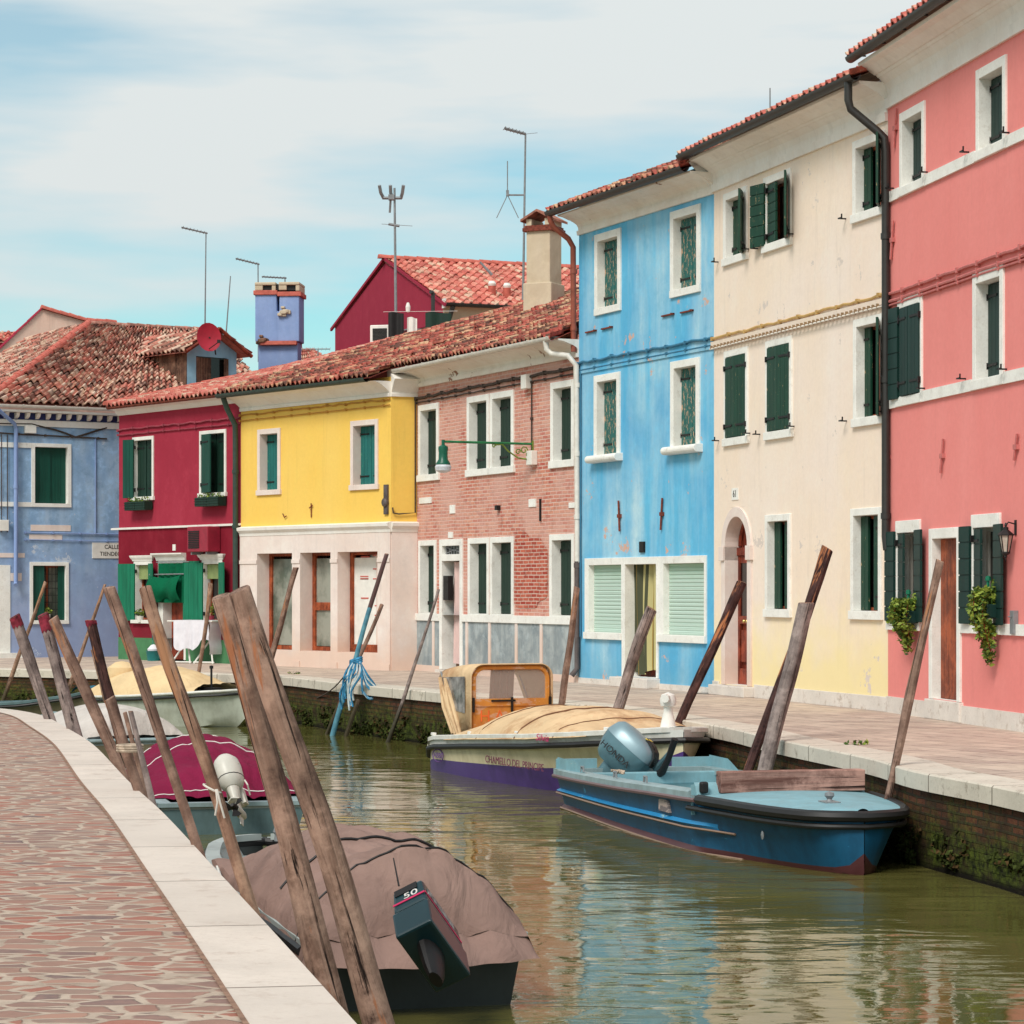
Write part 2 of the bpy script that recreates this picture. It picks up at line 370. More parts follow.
q = NM('dark_window_glass', .12, .5); M['glass'] = q.col(q.mix(q.noise(3), S(16, 15, 15), S(34, 32, 31)))
q = NM('shop_glass', .1, .5); M['glassg'] = q.col(q.mix(q.ramp(q.noise(1.6), .4, .6), S(88, 96, 84), S(150, 150, 138)))
M['brownwood'] = wood('brown_door_wood', S(150, 76, 46), S(122, 56, 34), S(96, 44, 28), 1, .5, 2, False)
M['redwood'] = wood('red_stained_wood', S(138, 62, 42), S(112, 44, 32), S(84, 32, 24), 1, .4, 2, False)
M['greywood'] = wood('weathered_grey_boards', S(128, 96, 78), S(96, 66, 54), S(60, 42, 36), .6)
M['boards'] = wood('dormer_boards', S(136, 100, 82), S(104, 74, 60), S(66, 46, 40), .6, ax=0)
M['cloth'] = plain('white_cloth', S(226, 222, 228), .9, .1, .05, 6)
M['cable'] = plain('dark_cable', S(78, 66, 60), .7, .2, .2, 20)
M['galv'] = plain('galvanised_metal', S(130, 132, 134), .45, .5, .12, 12)
M['leaf'] = plain('green_leaf', S(138, 154, 60), .6, .3, .35, 9)
M['leaf2'] = plain('dark_leaf', S(74, 104, 40), .6, .3, .35, 9)
M['terra'] = plain('terracotta', S(176, 88, 62), .8, .2, .1, 8)
# ------------------------------------------------------------ setting: water, quays, pavements
WZ = -.85
def poly_sheet(name, pts, z, mat, holes=None, uvs=1.0):
    tris = tessellate_polygon([[Vector((p[0], p[1], 0)) for p in pts]])
    b = MB(); b.mesh([(p[0], p[1], z) for p in pts], [tuple(t) for t in tris], 0, [(p[0]*uvs, p[1]*uvs) for p in pts])
    o = b.build(name, mat)
    me = o.data; 
    if me.polygons[0].normal.z < 0: me.flip_normals()
    return tag(o, None, kind='structure')
far_px = [(-420,664),(-200,666),(-40,668),(60,670),(226,674),(284,676.5),(352,684),(444,692.5),(590,705),(687,720),(734,728),(778,738.5),(872,757.5),(920,771),(1024,791),(1230,842),(1600,980)]
near_px = [(-700,700),(-300,703),(-60,706),(0,708.6),(38,715),(61,726.5),(89.5,744.5),(123,780),(158.7,813.5),(210,870),(256,921),(352,1030),(480,1180),(760,1520),(1500,2600)]
farE = catmull([G(*p) for p in far_px], 5); nearE = catmull([G(*p) for p in near_px], 6)
def offset(line, d):
    o = []
    for i, p in enumerate(line):
        t = (line[min(i+1, len(line)-1)]-line[max(i-1, 0)]).normalized()
        o.append(p+Vector((-t.y, t.x, 0))*d)
    return o
def coping(name, line, side, wdt, mat, h=.16, over=.05):
    a = offset(line, -side*over); b = offset(line, side*wdt); m = MB(); s = 0; ds = [0]
    for i in range(1, len(line)): s += (line[i]-line[i-1]).length; ds.append(s)
    r = random.Random(3); ring = []
    for i in range(len(line)):
        A, B = a[i], b[i]
        ring.append([Vector((A.x, A.y, -h)), Vector((A.x, A.y, -.015)), A+(B-A)*.03+Vector((0,0,.0)), Vector((B.x, B.y, .004)), Vector((B.x, B.y, -h))])
    for i in range(len(line)-1):
        for j in range(4):
            q = [ring[i][j], ring[i+1][j], ring[i+1][j+1], ring[i][j+1]]
            m.face(q, 0, [(ds[i], j), (ds[i+1], j), (ds[i+1], j+1), (ds[i], j+1)])
        q = [ring[i][0], ring[i][4], ring[i+1][4], ring[i+1][0]]; m.face(q, 0, [(ds[i], 0), (ds[i], 1), (ds[i+1], 1), (ds[i+1], 0)])
    return tag(m.build(name, mat), None, kind='structure')
def quaywall(name, line):
    m = MB(); s = 0
    for i in range(len(line)-1):
        a, b = line[i], line[i+1]; l = (b-a).length
        m.face([(a.x,a.y,-2.2),(b.x,b.y,-2.2),(b.x,b.y,-.12),(a.x,a.y,-.12)], 0, [(s,-1.35),(s+l,-1.35),(s+l,.73),(s,.73)]); s += l
    return tag(m.build(name, M['quay'], fix=False), None, kind='structure')
# water
q = NM('canal_water', .015, .5); q.b.inputs['IOR'].default_value = 1.33
vec = q.coord((.6, 1.5, 1)); n1 = q.noise(2.0, 2, .42, vec, .5); n2 = q.noise(7.5, 3, .55, q.coord((1, 1.5, 1), loc=(5, 2, 0)), .8); n3 = q.noise(.5, 3, .5)
amp = q.math('ADD', q.math('MULTIPLY', q.ramp(n3, .42, .62), .9), .35)
hh = q.math('MULTIPLY', q.math('ADD', q.math('MULTIPLY', n1, 1.0), q.math('MULTIPLY', n2, .09)), amp)
q.bump(hh, 1.0, .018)
M['water'] = q.col(q.mix(q.ramp(n3, .35, .65), S(86, 82, 42), S(100, 96, 50)))
b = MB(); b.face([(-300,-60,WZ),(300,-60,WZ),(300,600,WZ),(-300,600,WZ)]); tag(b.build('canal_water', M['water']), None, kind='structure')
b = MB(); b.face([(-300,-60,-2.2),(300,-60,-2.2),(300,600,-2.2),(-300,600,-2.2)]); tag(b.build('canal_bed', plain('mud', S(70, 66, 40))), None, kind='structure')
# far paving: long worn slabs ; near paving: irregular porphyry
q = NM('slab_paving', .85, .2)
br = q.n('ShaderNodeTexBrick'); br.offset = .43
for k, v in (('Scale', 1), ('Mortar Size', .012), ('Mortar Smooth', .2), ('Brick Width', .55), ('Row Height', .32)): br.inputs[k].default_value = v
br.inputs['Color1'].default_value = S(200, 180, 164); br.inputs['Color2'].default_value = S(172, 152, 140); br.inputs['Mortar'].default_value = S(130, 112, 102)
q.L(q.coord((1, 1, 1), rot=(0, 0, R(66))), br.inputs[0]); c = br.outputs[0]
c = q.mix(q.math('MULTIPLY', q.ramp(q.noise(1, 6, .65, q.coord((.8, 2.2, 1), rot=(0,0,R(-8)))), .4, .65), .65), c, S(212, 192, 172))
c = q.mix(q.math('MULTIPLY', q.ramp(q.noise(6, 6, .7), .5, .7), .45), c, S(120, 96, 88)); q.bump(br.outputs[1], .3, -.01)
M['slabs'] = q.col(c)
q = NM('crazy_paving', .8, .25)
def vor(feat, vec, sc):
    v = q.n('ShaderNodeTexVoronoi', feature=feat); v.inputs['Scale'].default_value = sc; v.inputs['Randomness'].default_value = .95; q.L(vec, v.inputs['Vector']); return v
dist_ = q.n('ShaderNodeVectorMath', operation='ADD'); nn = q.n('ShaderNodeTexNoise'); nn.inputs['Scale'].default_value = 7; q.L(q.tc.outputs['Object'], nn.inputs[0])
sc_ = q.n('ShaderNodeVectorMath', operation='SCALE'); sc_.inputs['Scale'].default_value = .05; q.L(nn.outputs[1], sc_.inputs[0])
q.L(q.coord((.85, 1.45, 1), rot=(0, 0, R(-4))), dist_.inputs[0]); q.L(sc_.outputs[0], dist_.inputs[1])
ve = vor('DISTANCE_TO_EDGE', dist_.outputs[0], 5.2); vc = vor('F1', dist_.outputs[0], 5.2)
rp = q.n('ShaderNodeValToRGB'); e = rp.color_ramp.elements
cs = [S(134, 106, 96), S(154, 118, 102), S(108, 92, 90), S(170, 128, 110), S(140, 118, 106), S(156, 100, 84)]
while len(e) < 6: e.new(.5)
for i_, c_ in enumerate(cs): e[i_].position = i_/6; e[i_].color = c_
wn_ = q.n('ShaderNodeSeparateXYZ'); q.L(vc.outputs['Color'], wn_.inputs[0]); q.L(wn_.outputs[0], rp.inputs[0])
stonec = q.mix(q.math('MULTIPLY', q.ramp(q.noise(9, 6, .7), .4, .7), .45), rp.outputs[0], S(176, 134, 118))
edge = q.ramp(q.math('ADD', ve.outputs[0], q.math('MULTIPLY', q.noise(9, 5, .7), .12)), .125, .165)
mort = q.mix(q.ramp(q.noise(5, 6, .7), .4, .65), S(188, 168, 150), S(156, 136, 120))
q.bump(edge, .7, .012)
M['crazy'] = q.col(q.mix(edge, mort, stonec))
M['copeN'] = stone('near_coping', S(222, 207, 194), S(168, 142, 126), 1.6, joints=1.9, spots=.7, bump=.003)
M['copeF'] = stone('far_coping', S(218, 206, 190), S(112, 94, 74), 2.2, joints=1.35, spots=1.0)
poly_sheet('pavement', [(-300, farE[0].y+.4)] + [(p.x, p.y) for p in offset(farE, .40)] + [(300, farE[-1].y), (300, 600), (-300, 600)], 0, M['slabs'])
nb = offset(nearE, -.36)
poly_sheet('quay_pavement', [(-300, nb[0].y)] + [(p.x, p.y) for p in nb] + [(nb[-1].x, -60), (-300, -60)], 0, M['crazy'])
coping('quay_coping', farE, 1, .42, M['copeF']); quaywall('quay_wall', farE)
coping('quay_coping', nearE, -1, .37, M['copeN'])
a_, b_ = offset(nearE, -.36), offset(nearE, -.383); m = MB()
for i in range(len(nearE)-1): m.face([(p.x, p.y, .009) for p in (a_[i], a_[i+1], b_[i+1], b_[i])])
tag(m.build('coping_joint', plain('joint_mortar', S(150, 118, 100), .9, .1, .2, 14)), None, kind='structure')
quaywall('quay_wall', nearE)

# ------------------------------------------------------------ facade frame
class Fac:
    def __init__(s, A, B):     # left and right ground points of the facade
        s.A, s.B = Vector((A[0], A[1], 0)), Vector((B[0], B[1], 0)); s.W = (s.B-s.A).length
        s.d = (s.B-s.A).normalized(); s.n = Vector((-s.d.y, s.d.x, 0)); s.rz = math.atan2(s.d.y, s.d.x)
    def u(s, px, w=0):
        r = (px-CX)/F; a = s.A + s.n*w
        return (r*a.y-a.x)/(s.d.x-r*s.d.y)
    def pt(s, u, v, w=0): return s.A+s.d*u+s.n*w+Vector((0,0,v))
    def uv(s, px, py, w=0):
        u = s.u(px, w); p = s.pt(u, 0, w); return u, H+(HZ-py)/F*p.y
    def rect(s, x0, y0, x1, y1):   # px rect, y measured at its middle
        u0, u1 = s.u(x0, -.03), s.u(x1, -.03); m = (x0+x1)/2
        return u0, s.uv(m, y1)[1], u1, s.uv(m, y0)[1]
def march(A, vp, px):
    t = (CX-vp)/F; r = (px-CX)/F       # going left: X -= t*k, Z += k
    k = (A[0]-r*A[1])/(t+r); return (A[0]-t*k, A[1]+k)
c0 = G(888, 712); c0 = (c0.x, c0.y)
tp = (CX-60)/F; r_ = (1150-CX)/F; k_ = (r_*c0[1]-c0[0])/(tp+r_); cR = (c0[0]+tp*k_, c0[1]-k_)
c1 = march(c0, -250, 714); c2 = march(c1, -572, 579); c3 = march(c2, -650, 417)
c4 = (-2.47*c3[1]/51.25, 51.05*c3[1]/51.25); c5 = march(c4, -1500, 241); c6 = march(c5, -1500, 119)
FP, FC, FB, FK, FX, FY, FR = Fac(c0, cR), Fac(c1, c0), Fac(c2, c1), Fac(c3, c2), Fac(c4, c3), Fac(c5, c4), Fac(c6, c5)
def on_line(px, Z): return ((px-CX)/F*Z, Z)
v1 = on_line(119, 61.0); dv = Vector((1.715, 1, 0)).normalized()
vl = (v1[0]-dv.x*0, v1[1])
def vio(px):
    r = (px-CX)/F; k = (r*v1[1]-v1[0])/(dv.x-r*dv.y); return (v1[0]+dv.x*k, v1[1]+dv.y*k)
FV = Fac(vio(-9), (v1[0]+dv.x*2.2, v1[1]+dv.y*2.2))

# ------------------------------------------------------------ building pieces (local frame: x along facade, y inward, z up)
def wall(par, W, Ht, holes, mat, D=7, rev=.24, x0=0, z0=0, name='wall', uv=True, mrev=None, y0=0):
    xs = sorted({x0, W, *[h[0] for h in holes], *[h[2] for h in holes]}); zs = sorted({z0, Ht, *[h[1] for h in holes], *[h[3] for h in holes]})
    m = MB()
    for i in range(len(xs)-1):
        for j in range(len(zs)-1):
            cx, cz = (xs[i]+xs[i+1])/2, (zs[j]+zs[j+1])/2
            if any(h[0] < cx < h[2] and h[1] < cz < h[3] for h in holes): continue
            q = [(xs[i],zs[j]),(xs[i+1],zs[j]),(xs[i+1],zs[j+1]),(xs[i],zs[j+1])]
            m.face([(a, y0, b_) for a, b_ in q], 0, q)
    for a, b_, c, d in holes:
        for q in ([(a,b_),(a,d)], [(c,b_),(c,d)], [(a,b_),(c,b_)], [(a,d),(c,d)]):
            (p1, q1), (p2, q2) = q
            m.face([(p1,y0,q1),(p2,y0,q2),(p2,y0+rev,q2),(p1,y0+rev,q1)], 1 if mrev else 0, [(p1,q1),(p2,q2),(p2+rev,q2),(p1+rev,q1)])
    m.face([(x0,y0,z0),(x0,D,z0),(x0,D,Ht),(x0,y0,Ht)], 0, [(0,z0),(D,z0),(D,Ht),(0,Ht)])
    m.face([(W,y0,z0),(W,D,z0),(W,D,Ht),(W,y0,Ht)], 0, [(0,z0),(D,z0),(D,Ht),(0,Ht)])
    m.face([(x0,D,z0),(W,D,z0),(W,D,Ht),(x0,D,Ht)], 0, [(0,z0),(W,z0),(W,Ht),(0,Ht)])
    return m.build(name, [mat, mrev or mat], par, fix=False)
def prof_part(name, par, prof, x0, x1, mat, bevel=0, n=1):
    m = MB(); m.loft([[Vector((x0+(x1-x0)*i/n, y, z)) for y, z in prof] for i in range(n+1)]); return m.build(name, mat, par, bevel=bevel)
def leaf_mesh(w_, h_, strap=True, battens=False, t=.032, nb=None):
    m = MB(); nb = nb or max(2, round(w_/.13)); bw = w_/nb
    if battens:
        for i in range(6): m.box((0, 0, h_*i/6+.007), (w_, t, h_*(i+1)/6-.007))
    else:
        for i in range(nb): m.box((i*bw+.003, 0, 0), ((i+1)*bw-.003, t, h_))
    if not battens: m.box((.004, .006, .004), (w_-.004, t-.006, h_-.004))
    if battens:
        m.box((.004, .010, .004), (w_-.004, .018, h_-.004))
    if strap:
        for f in (.13, .86):
            m.box((-.02, -.012, h_*f), (w_*.8, -.001, h_*f+.03), 1); m.box((-.035, -.02, h_*f-.03), (.0, .02, h_*f+.05), 1)
    return m
def leaf(par, side, hu, hy, v0, v1, w_, ang, mat, battens=False, strap=True, t=.032, label=None):
    """ang 0 = closed (in wall plane), positive swings outward"""
    m = leaf_mesh(w_, v1-v0, strap, battens, t)
    if side == 'R':
        m.v = [Vector((-p.x, p.y, p.z)) for p in m.v]
    o = m.build('shutter', [mat, M['iron']], par)
    o.location = (hu, hy, v0); o.rotation_euler = (0, 0, -R(ang) if side == 'L' else R(ang))
    return o
def opening_rects(rs, e=.004): return [(a+e, b_+e, c-e, d-e) for a, b_, c, d in rs]
def window(par, r, fw=.1, ft=None, sill=.1, mat=None, leaves=(), dep=.2, glass=None, proud=.03, sillproud=.06, frame=True, name='window', inner=None, silltrim=.03, cap=False, label=None, bars=True):
    if sum(l[2] for l in leaves if l[3] < 20) > .9: bars = False
    a, b_, c, d = r; ft = ft or fw; mat = mat or M['white']; m = MB()
    y0, y1 = (-proud, dep) if frame else (.002, dep)
    m.box((a, y0, b_+sill), (a+fw, y1, d)); m.box((c-fw, y0, b_+sill), (c, y1, d)); m.box((a+fw, y0, d-ft), (c-fw, y1, d))
    w_ = m.build(name, mat, par, bevel=.006)
    if label: w_['label'] = label
    s = MB()
    if cap: 
        n = 8; s.loft([[Vector((x, -sillproud-.02+ .0, b_+sill*.5))+Vector((0, -math.sin(t)*sill*.5, math.cos(t)*sill*.5)) for t in [math.pi*k/n for k in range(n+1)]]+[Vector((x, y1, b_)), Vector((x, y1, b_+sill))] for x in (a-.08, c+.08)])
    else: s.box((a-silltrim, -sillproud, b_), (c+silltrim, y1, b_+sill-.001))
    s.build('sill', mat, w_, bevel=.006)
    i0, i1, j0, j1 = a+fw, c-fw, b_+sill, d-ft
    g = MB(); g.box((i0-.01, dep-.012, j0-.01), (i1+.01, dep+.01, j1+.01)); g.build('pane', glass or M['glass'], w_)
    if bars:
        f = MB(); t = .045; W2 = i1-i0
        for (x0_, x1_, z0_, z1_) in ((i0, i0+t, j0, j1), (i1-t, i1, j0, j1), (i0+t, i1-t, j0, j0+t), (i0+t, i1-t, j1-t, j1), (i0+W2/2-.025, i0+W2/2+.025, j0+t, j1-t)):
            f.box((x0_, dep-.05, z0_), (x1_, dep-.014, z1_))
        f.build('sash', inner or M['brownwood'], w_)
    for l in leaves:
        side, fr, wf, ang, hy, lm = l[:6]; W2 = i1-i0
        leaf(w_, side, i0+fr*W2, hy, j0+.01 if ang < 60 else j0-.02, j1-.01 if ang < 60 else j1+.03, wf*W2, ang, lm, *(l[6:]))
    return w_
def closed(lm, hy=.11): return [('L', .0, .495, 0, hy, lm), ('R', 1.0, .495, 0, hy, lm)]
CORN = lambda o, z, h: [(.1, z), (-.04, z), (-.05, z+h*.22), (-.015, z+h*.23), (-.02, z+h*.40), (-o*.12, z+h*.55), (-o*.30, z+h*.68), (-o*.34, z+h*.69), (-o*.40, z+h*.74), (-o*.46, z+h*.745), (-o*.75, z+h*.88), (-o*.98, z+h*.92), (-o, z+h), (.1, z+h)]
def gutter(par, x0, x1, y, z, mat, r=.075, name='gutter', drop=0):
    m = MB(); n = 10
    secs = []
    K = 8
    for i in range(K+1):
        x = x0+(x1-x0)*i/K; zz = z
        o_ = [Vector((x, y-math.cos(a)*r, zz-math.sin(a)*r)) for a in [math.pi*k/n for k in range(n+1)]]
        i_ = [Vector((x, y-math.cos(a)*(r-.008), zz-math.sin(a)*(r-.008))) for a in reversed([math.pi*k/n for k in range(n+1)])]
        secs.append(o_+i_)
    m.loft(secs)
    for i in range(int((x1-x0)/.8)+1):
        x = x0+.1+i*.8
        if x < x1: m.box((x, y-r-.008, z-.005), (x+.03, y+r+.1, z+.01))
    return m.build(name, mat, par, smooth=True)
def roof(name, par, e0, e1, r0, r1, mat, pitchp=.19, row=.30, A=.038, back=3.0, jit=.012, extra=None, seed=1, bs=.4):
    """bilinear tiled sheet eave e0->e1, ridge r0->r1 (local or world vectors)"""
    e0, e1, r0, r1 = map(Vector, (e0, e1, r0, r1)); rr = random.Random(seed)
    nu = max(3, round((e1-e0).length/pitchp)); nv = max(3, round(((r0-e0).length+(r1-e1).length)/2/row))
    nrm = (e1-e0).cross(r0-e0).normalized()
    if nrm.z < 0: nrm = -nrm
    m = MB(); SU = 8
    J = [[rr.uniform(-jit, jit) for _ in range(nu*2+2)] for _ in range(nv+1)]; T = [[rr.uniform(-.025, .025) for _ in range(nu+1)] for _ in range(nv+1)]
    def pos(u, v, h): 
        e = e0.lerp(e1, u); r = r0.lerp(r1, u); return e.lerp(r, v)+nrm*h
    for j in range(nv):
        va, vb = j/nv, (j+1)/nv+.06/nv
        ring = []
        for f, lift in ((va, .042), (vb, 0.0)):
            line = []
            for i in range(nu*SU+1):
                ui = i/(nu*SU); k = min(i//SU, nu-1); ph = (i % SU)/SU
                wv = math.cos(2*math.pi*ph); wv = (abs(wv)**.7)*(1 if wv > 0 else -1)
                kk = (i+SU//2)//SU
                line.append((pos(ui, min(1, max(0, f+(T[j][min(kk,nu)]*.25/nv*4 if lift else 0))), A*wv+lift+J[j][kk]), (i/SU+.5, j)))
            ring.append(line)
        for i in range(nu*SU):
            k = (i+SU//2)//SU
            cidx = (k+.3+ (0.0), j+.5)
            half = 0 if ((i+SU//4) % SU) < SU//2 else .5
            m.face([ring[0][i][0], ring[0][i+1][0], ring[1][i+1][0], ring[1][i][0]], 0, [(k*2+half*2+.5, j+.5)]*4)
            a, b_ = ring[0][i][0], ring[0][i+1][0]
            m.face([a, b_, b_-nrm*.035, a-nrm*.035], 0, [(k*2+half*2+.5, j+.5)]*4)
    # underlay so that no gap shows, and the hidden back slope
    bk = (r0-e0); hx = Vector((bk.x, bk.y, 0)).normalized()
    m.face([e0-nrm*.06, e1-nrm*.06, r1-nrm*.06, r0-nrm*.06], 0, [(.5,.5)]*4)
    if back:
        b0, b1 = r0+hx*back+Vector((0,0,-back*bs)), r1+hx*back+Vector((0,0,-back*bs))
        m.face([r0, r1, b1, b0], 0, [(9.5,.5)]*4)
    o = m.build(name, mat, par, fix=False)
    return o
def ridgecap(par, pts, mat, r=.10, step=.36, name='ridge_tiles', seed=0):
    m = MB(); rr = random.Random(seed)
    for a, b_ in zip(pts[:-1], pts[1:]):
        a, b_ = Vector(a), Vector(b_); d = (b_-a); n = max(1, int(d.length/step)); d2 = d.normalized(); s = d2.cross(Vector((0,0,1))).normalized(); up = s.cross(d2)
        for i in range(n):
            p, q = a+d*(i/n), a+d*((i+1)/n+.12/n); secs = []
            for c, rad in ((p, r*1.08), (q, r*.92)):
                c = c+up*rr.uniform(-.008, .008)
                secs.append([c+s*math.cos(t)*rad+up*(math.sin(t)*rad-.02) for t in [math.pi*k/7 for k in range(8)]])
            m.loft(secs, 0, True, True)
    return m.build(name, mat, par)
def pipe(par, pts, r, mat, name='downpipe', collars=()):
    m = MB(); m.tube(pts, r, 12)
    for c in collars: m.tube([Vector(c)-Vector((0,0,.04)), Vector(c)+Vector((0,0,.04))], r*1.25, 12)
    return m.build(name, mat, par, smooth=True)
def cable(par, pts, r=.018, mat=None, name='cable', sag=.02, seed=0, y=-.03, knots=True):
    rr = random.Random(seed); m = MB(); P_ = []
    for (a, b_) in zip(pts[:-1], pts[1:]):
        n = max(2, int(math.dist(a, b_)/.22))
        for k in range(n): t = k/n; P_.append((a[0]+(b_[0]-a[0])*t, y, a[1]+(b_[1]-a[1])*t+rr.uniform(-sag, sag)*.55))
    P_.append((pts[-1][0], y, pts[-1][1]))
    m.tube(P_, r, 6)
    if knots:
        for k in range(0, len(P_), 3): p = P_[k]; m.box((p[0]-.02, y-r-.006, p[2]-r-.01), (p[0]+.02, 0, p[2]+r+.01))
    return m.build(name, mat or M['cable'], par, smooth=True)
def hook(m, u, v, s=.1):
    m.box((u, -.12, v), (u+.018, 0, v+.018)); m.box((u, -.12, v), (u+s, -.105, v+.018)); m.box((u+s-.018, -.12, v), (u+s, -.105, v+.06))
def anchor(par, u, v, h, mat, name='wall_tie', tilt=.05):
    m = MB(); m.tube([(u-tilt, -.03, v-h/2), (u+tilt, -.03, v+h/2)], .018, 6); m.box((u-.05, -.045, v-.03), (u+.05, 0, v+.03)); return m.build(name, mat, par)
# ------------------------------------------------------------ houses
def house(f, name, label): return empty(name, f.A, f.rz, label, 'house', 'painted houses along the far quay')
def loc(f, x, y, z): return f.pt(x, z, y)
W_ = Vector
# ---- pink house
f = FP; h = house(f, 'pink_house', 'tall coral pink house with white sill bands and brown wooden door, nearest at the right')
TOPP = 8.55
K1 = f.rect(899, 108.4, 923.7, 193); K2 = f.rect(975.3, 80, 1005, 158); K2 = (K2[0], K1[1], K2[2], K1[3])
K3 = f.rect(897, 298, 921, 398); K4 = f.rect(972, 270, 1002.5, 388); K3 = (K3[0], K4[1], K3[2], K4[3])
K5 = f.rect(895, 522, 919, 631); K6 = f.rect(970.6, 514, 999, 634); K5 = (K5[0], K6[1], K5[2], K6[3])
DR = f.rect(928.4, 528, 959.6, 700)
sp = K6[0]-K5[0]; gap = K4[0]-K3[0]
extra = []
holes = [K1, K2, K3, K4, K5, K6, DR]
for k in range(1, 3):
    for q_ in (K2, K4): extra.append((q_[0]+gap*k, q_[1], q_[2]+gap*k, q_[3]))
holes2 = opening_rects(holes+extra)
wall(h, f.W, TOPP, holes2, M['pink'], D=8, mrev=M['white'])
base_h = f.uv(888, 696)[1]
m = MB(); dz = DR[1]; m.box((.0, -.03, 0), (DR[0]-.0, .0, base_h)); m.box((DR[2], -.03, 0), (f.W, 0, base_h)); m.build('plinth', M['plinth'], h)
SPK = M['sh_pine']
for r in (K1, K2): window(h, r, .10, .12, .12, leaves=closed(SPK, .13), label=None, sillproud=.045)
window(h, K4, .11, .13, .12, leaves=closed(SPK, .13), sillproud=.045)
w3 = window(h, K3, .10, .12, .12, leaves=[('L', 0.0, .42, 176, -.035, SPK, True), ('L', 0.06, .5, 3, -.05, SPK), ('R', 1.08, .5, 3, -.05, SPK)], sillproud=.045)
for r in (K5, K6):
    window(h, r, .05, .16, .13, leaves=[('L', -.02, .36, 176, -.035, SPK, True), ('L', .0, .46, 10, -.01, SPK, True), ('R', .94, .44, 173, -.035, SPK, True)], sillproud=.045, inner=M['cornice'])
for r in extra: window(h, r, .10, .12, .12, leaves=closed(SPK, .13), sillproud=.045)
# white sill bands
m = MB()
for r, t in ((K2, .14), (K4, .14), (K6, .13)):
    segs = []
    hs = [q_ for q_ in holes+extra if abs(q_[1]-r[1]) < .05]; xs = [0]
    for q_ in sorted(hs): segs.append((xs[-1], q_[0]-.031)); xs.append(q_[2]+.031)
    segs.append((xs[-1], f.W))
    for a, b_ in segs:
        if r is K6 and a < DR[0] < b_: m.box((DR[2]+.002, -.03, r[1]), (b_, 0, r[1]+t)); continue
        if b_ > a: m.box((a, -.035, r[1]), (b_, 0, r[1]+t))
m.build('sill_band', M['white'], h, split=True)
def door_frame(par, r, fw=.14, ft=.13, dep=.26, mat=None, proud=.03, name='door', leafmat=None, panels=True, split=True):
    a, b_, c, d = r; m = MB(); mat = mat or M['white']
    m.box((a, -proud, b_), (a+fw, dep, d)); m.box((c-fw, -proud, b_), (c, dep, d)); m.box((a+fw, -proud, d-ft), (c-fw, dep, d))
    fr = m.build('door_frame', mat, par, bevel=.006)
    m = MB(); n = 6; W2 = c-a-2*fw
    for i in range(n): m.box((a+fw+W2*i/n+.002, dep-.06, b_+.01), (a+fw+W2*(i+1)/n-.002, dep-.02, d-ft-.005))
    m.box((a+fw, dep-.045, b_), (c-fw, dep-.01, d-ft))
    dl = m.build(name, leafmat or M['brownwood'], fr)
    return fr, dl
fr, dl = door_frame(h, DR, .12, .13, dep=.15)
m = MB(); m.lathe([(0, 0), (.02, .005), (.012, .03), (.03, .05), (.028, .07), (0, .08)], 10); o = m.build('handle', plain('brass', S(210, 180, 110), .3, .6, metal=.8), fr, True); o.location = (DR[2]-.2, .09, 1.05); o.rotation_euler = (R(90), 0, 0)
m = MB(); m.box((DR[0]-.08, -.06, 0), (DR[2]+.05, .26, DR[1]-.004)); m.build('doorstep', M['plinth'], h, bevel=.01)
zc = f.uv(950, 272)[1]
cable(h, [(0, zc-.02), (f.W, zc-.02)], .022, M['pinkiron'], sag=.02); cable(h, [(0, zc-.12), (f.W, zc-.12)], .022, M['pinkiron'], sag=.008, seed=2); cable(h, [(0, zc-.17), (f.W, zc-.17)], .014, M['pinkiron'], sag=.004, seed=2)
for px, py, hh_ in ((889.6, 457, .5), (944, 456, .42), (1018, 447, .3), (894, 240, .5), (897, 128, .5)):
    u, v = f.uv(px, py); anchor(h, u, v, hh_, M['pinkiron'])
m = MB()
for q_ in (K1, K2, K4, *extra): hook(m, q_[0]-.30, q_[1]+.16, .12); hook(m, q_[2]+.05, q_[1]+.16, .12)
hook(m, K3[2]+.05, K3[1]+.16); m.build('shutter_hook', M['iron'], h, split=True)
prof_part('cornice', h, CORN(.42, TOPP-.55, .6), -.0, f.W, M['cornice2'])
gutter(h, 0, f.W, -.52, TOPP+.12, M['gutter'])
roof('roof', h, (-.05, -.56, TOPP+.13), (f.W, -.56, TOPP+.13), (0, 4, TOPP+2.0), (f.W, 4, TOPP+2.0), M['tileb'], seed=3)
# ---- cream house
f = FC; h = house(f, 'cream_house', 'three storey cream house with an arched red door, between the blue and pink houses')
c_l = f.uv(714.6, 192.3)[1]; TOPC = c_l+.55
C1 = f.rect(722.8, 190, 746, 263); C2 = f.rect(762.8, 175, 790, 251); C3 = f.rect(852, 136, 884, 219)
C4 = f.rect(723.4, 349.6, 747, 445); C5 = f.rect(765, 338.8, 791, 439.4); C6 = f.rect(852.7, 317, 883, 425.7)
C7 = f.rect(764.5, 515, 789.5, 617); C8 = f.rect(850, 507.5, 880.5, 620)
def lvl(*rs):
    b_ = sum(r[1] for r in rs)/len(rs); d = sum(r[3] for r in rs)/len(rs); return [(r[0], b_, r[2], d) for r in rs]
C1, C2, C3 = lvl(C1, C2, C3); C4, C5, C6 = lvl(C4, C5, C6); C7, C8 = lvl(C7, C8)
DA = f.rect(721, 507, 750.5, 686); DA = (DA[0], .16, DA[2], DA[3])
wall(h, f.W, TOPC, opening_rects([C1, C2, C3, C4, C5, C6, C7, C8, DA]), M['cream'], mrev=M['white'])
G_ = M['sh_green']
for r in (C1, C3): window(h, r, .10, .11, .12, leaves=[('L', 0, .28, 0, .10, G_), ('R', 1.0, .45, 150, -.035, G_)], sillproud=.05)
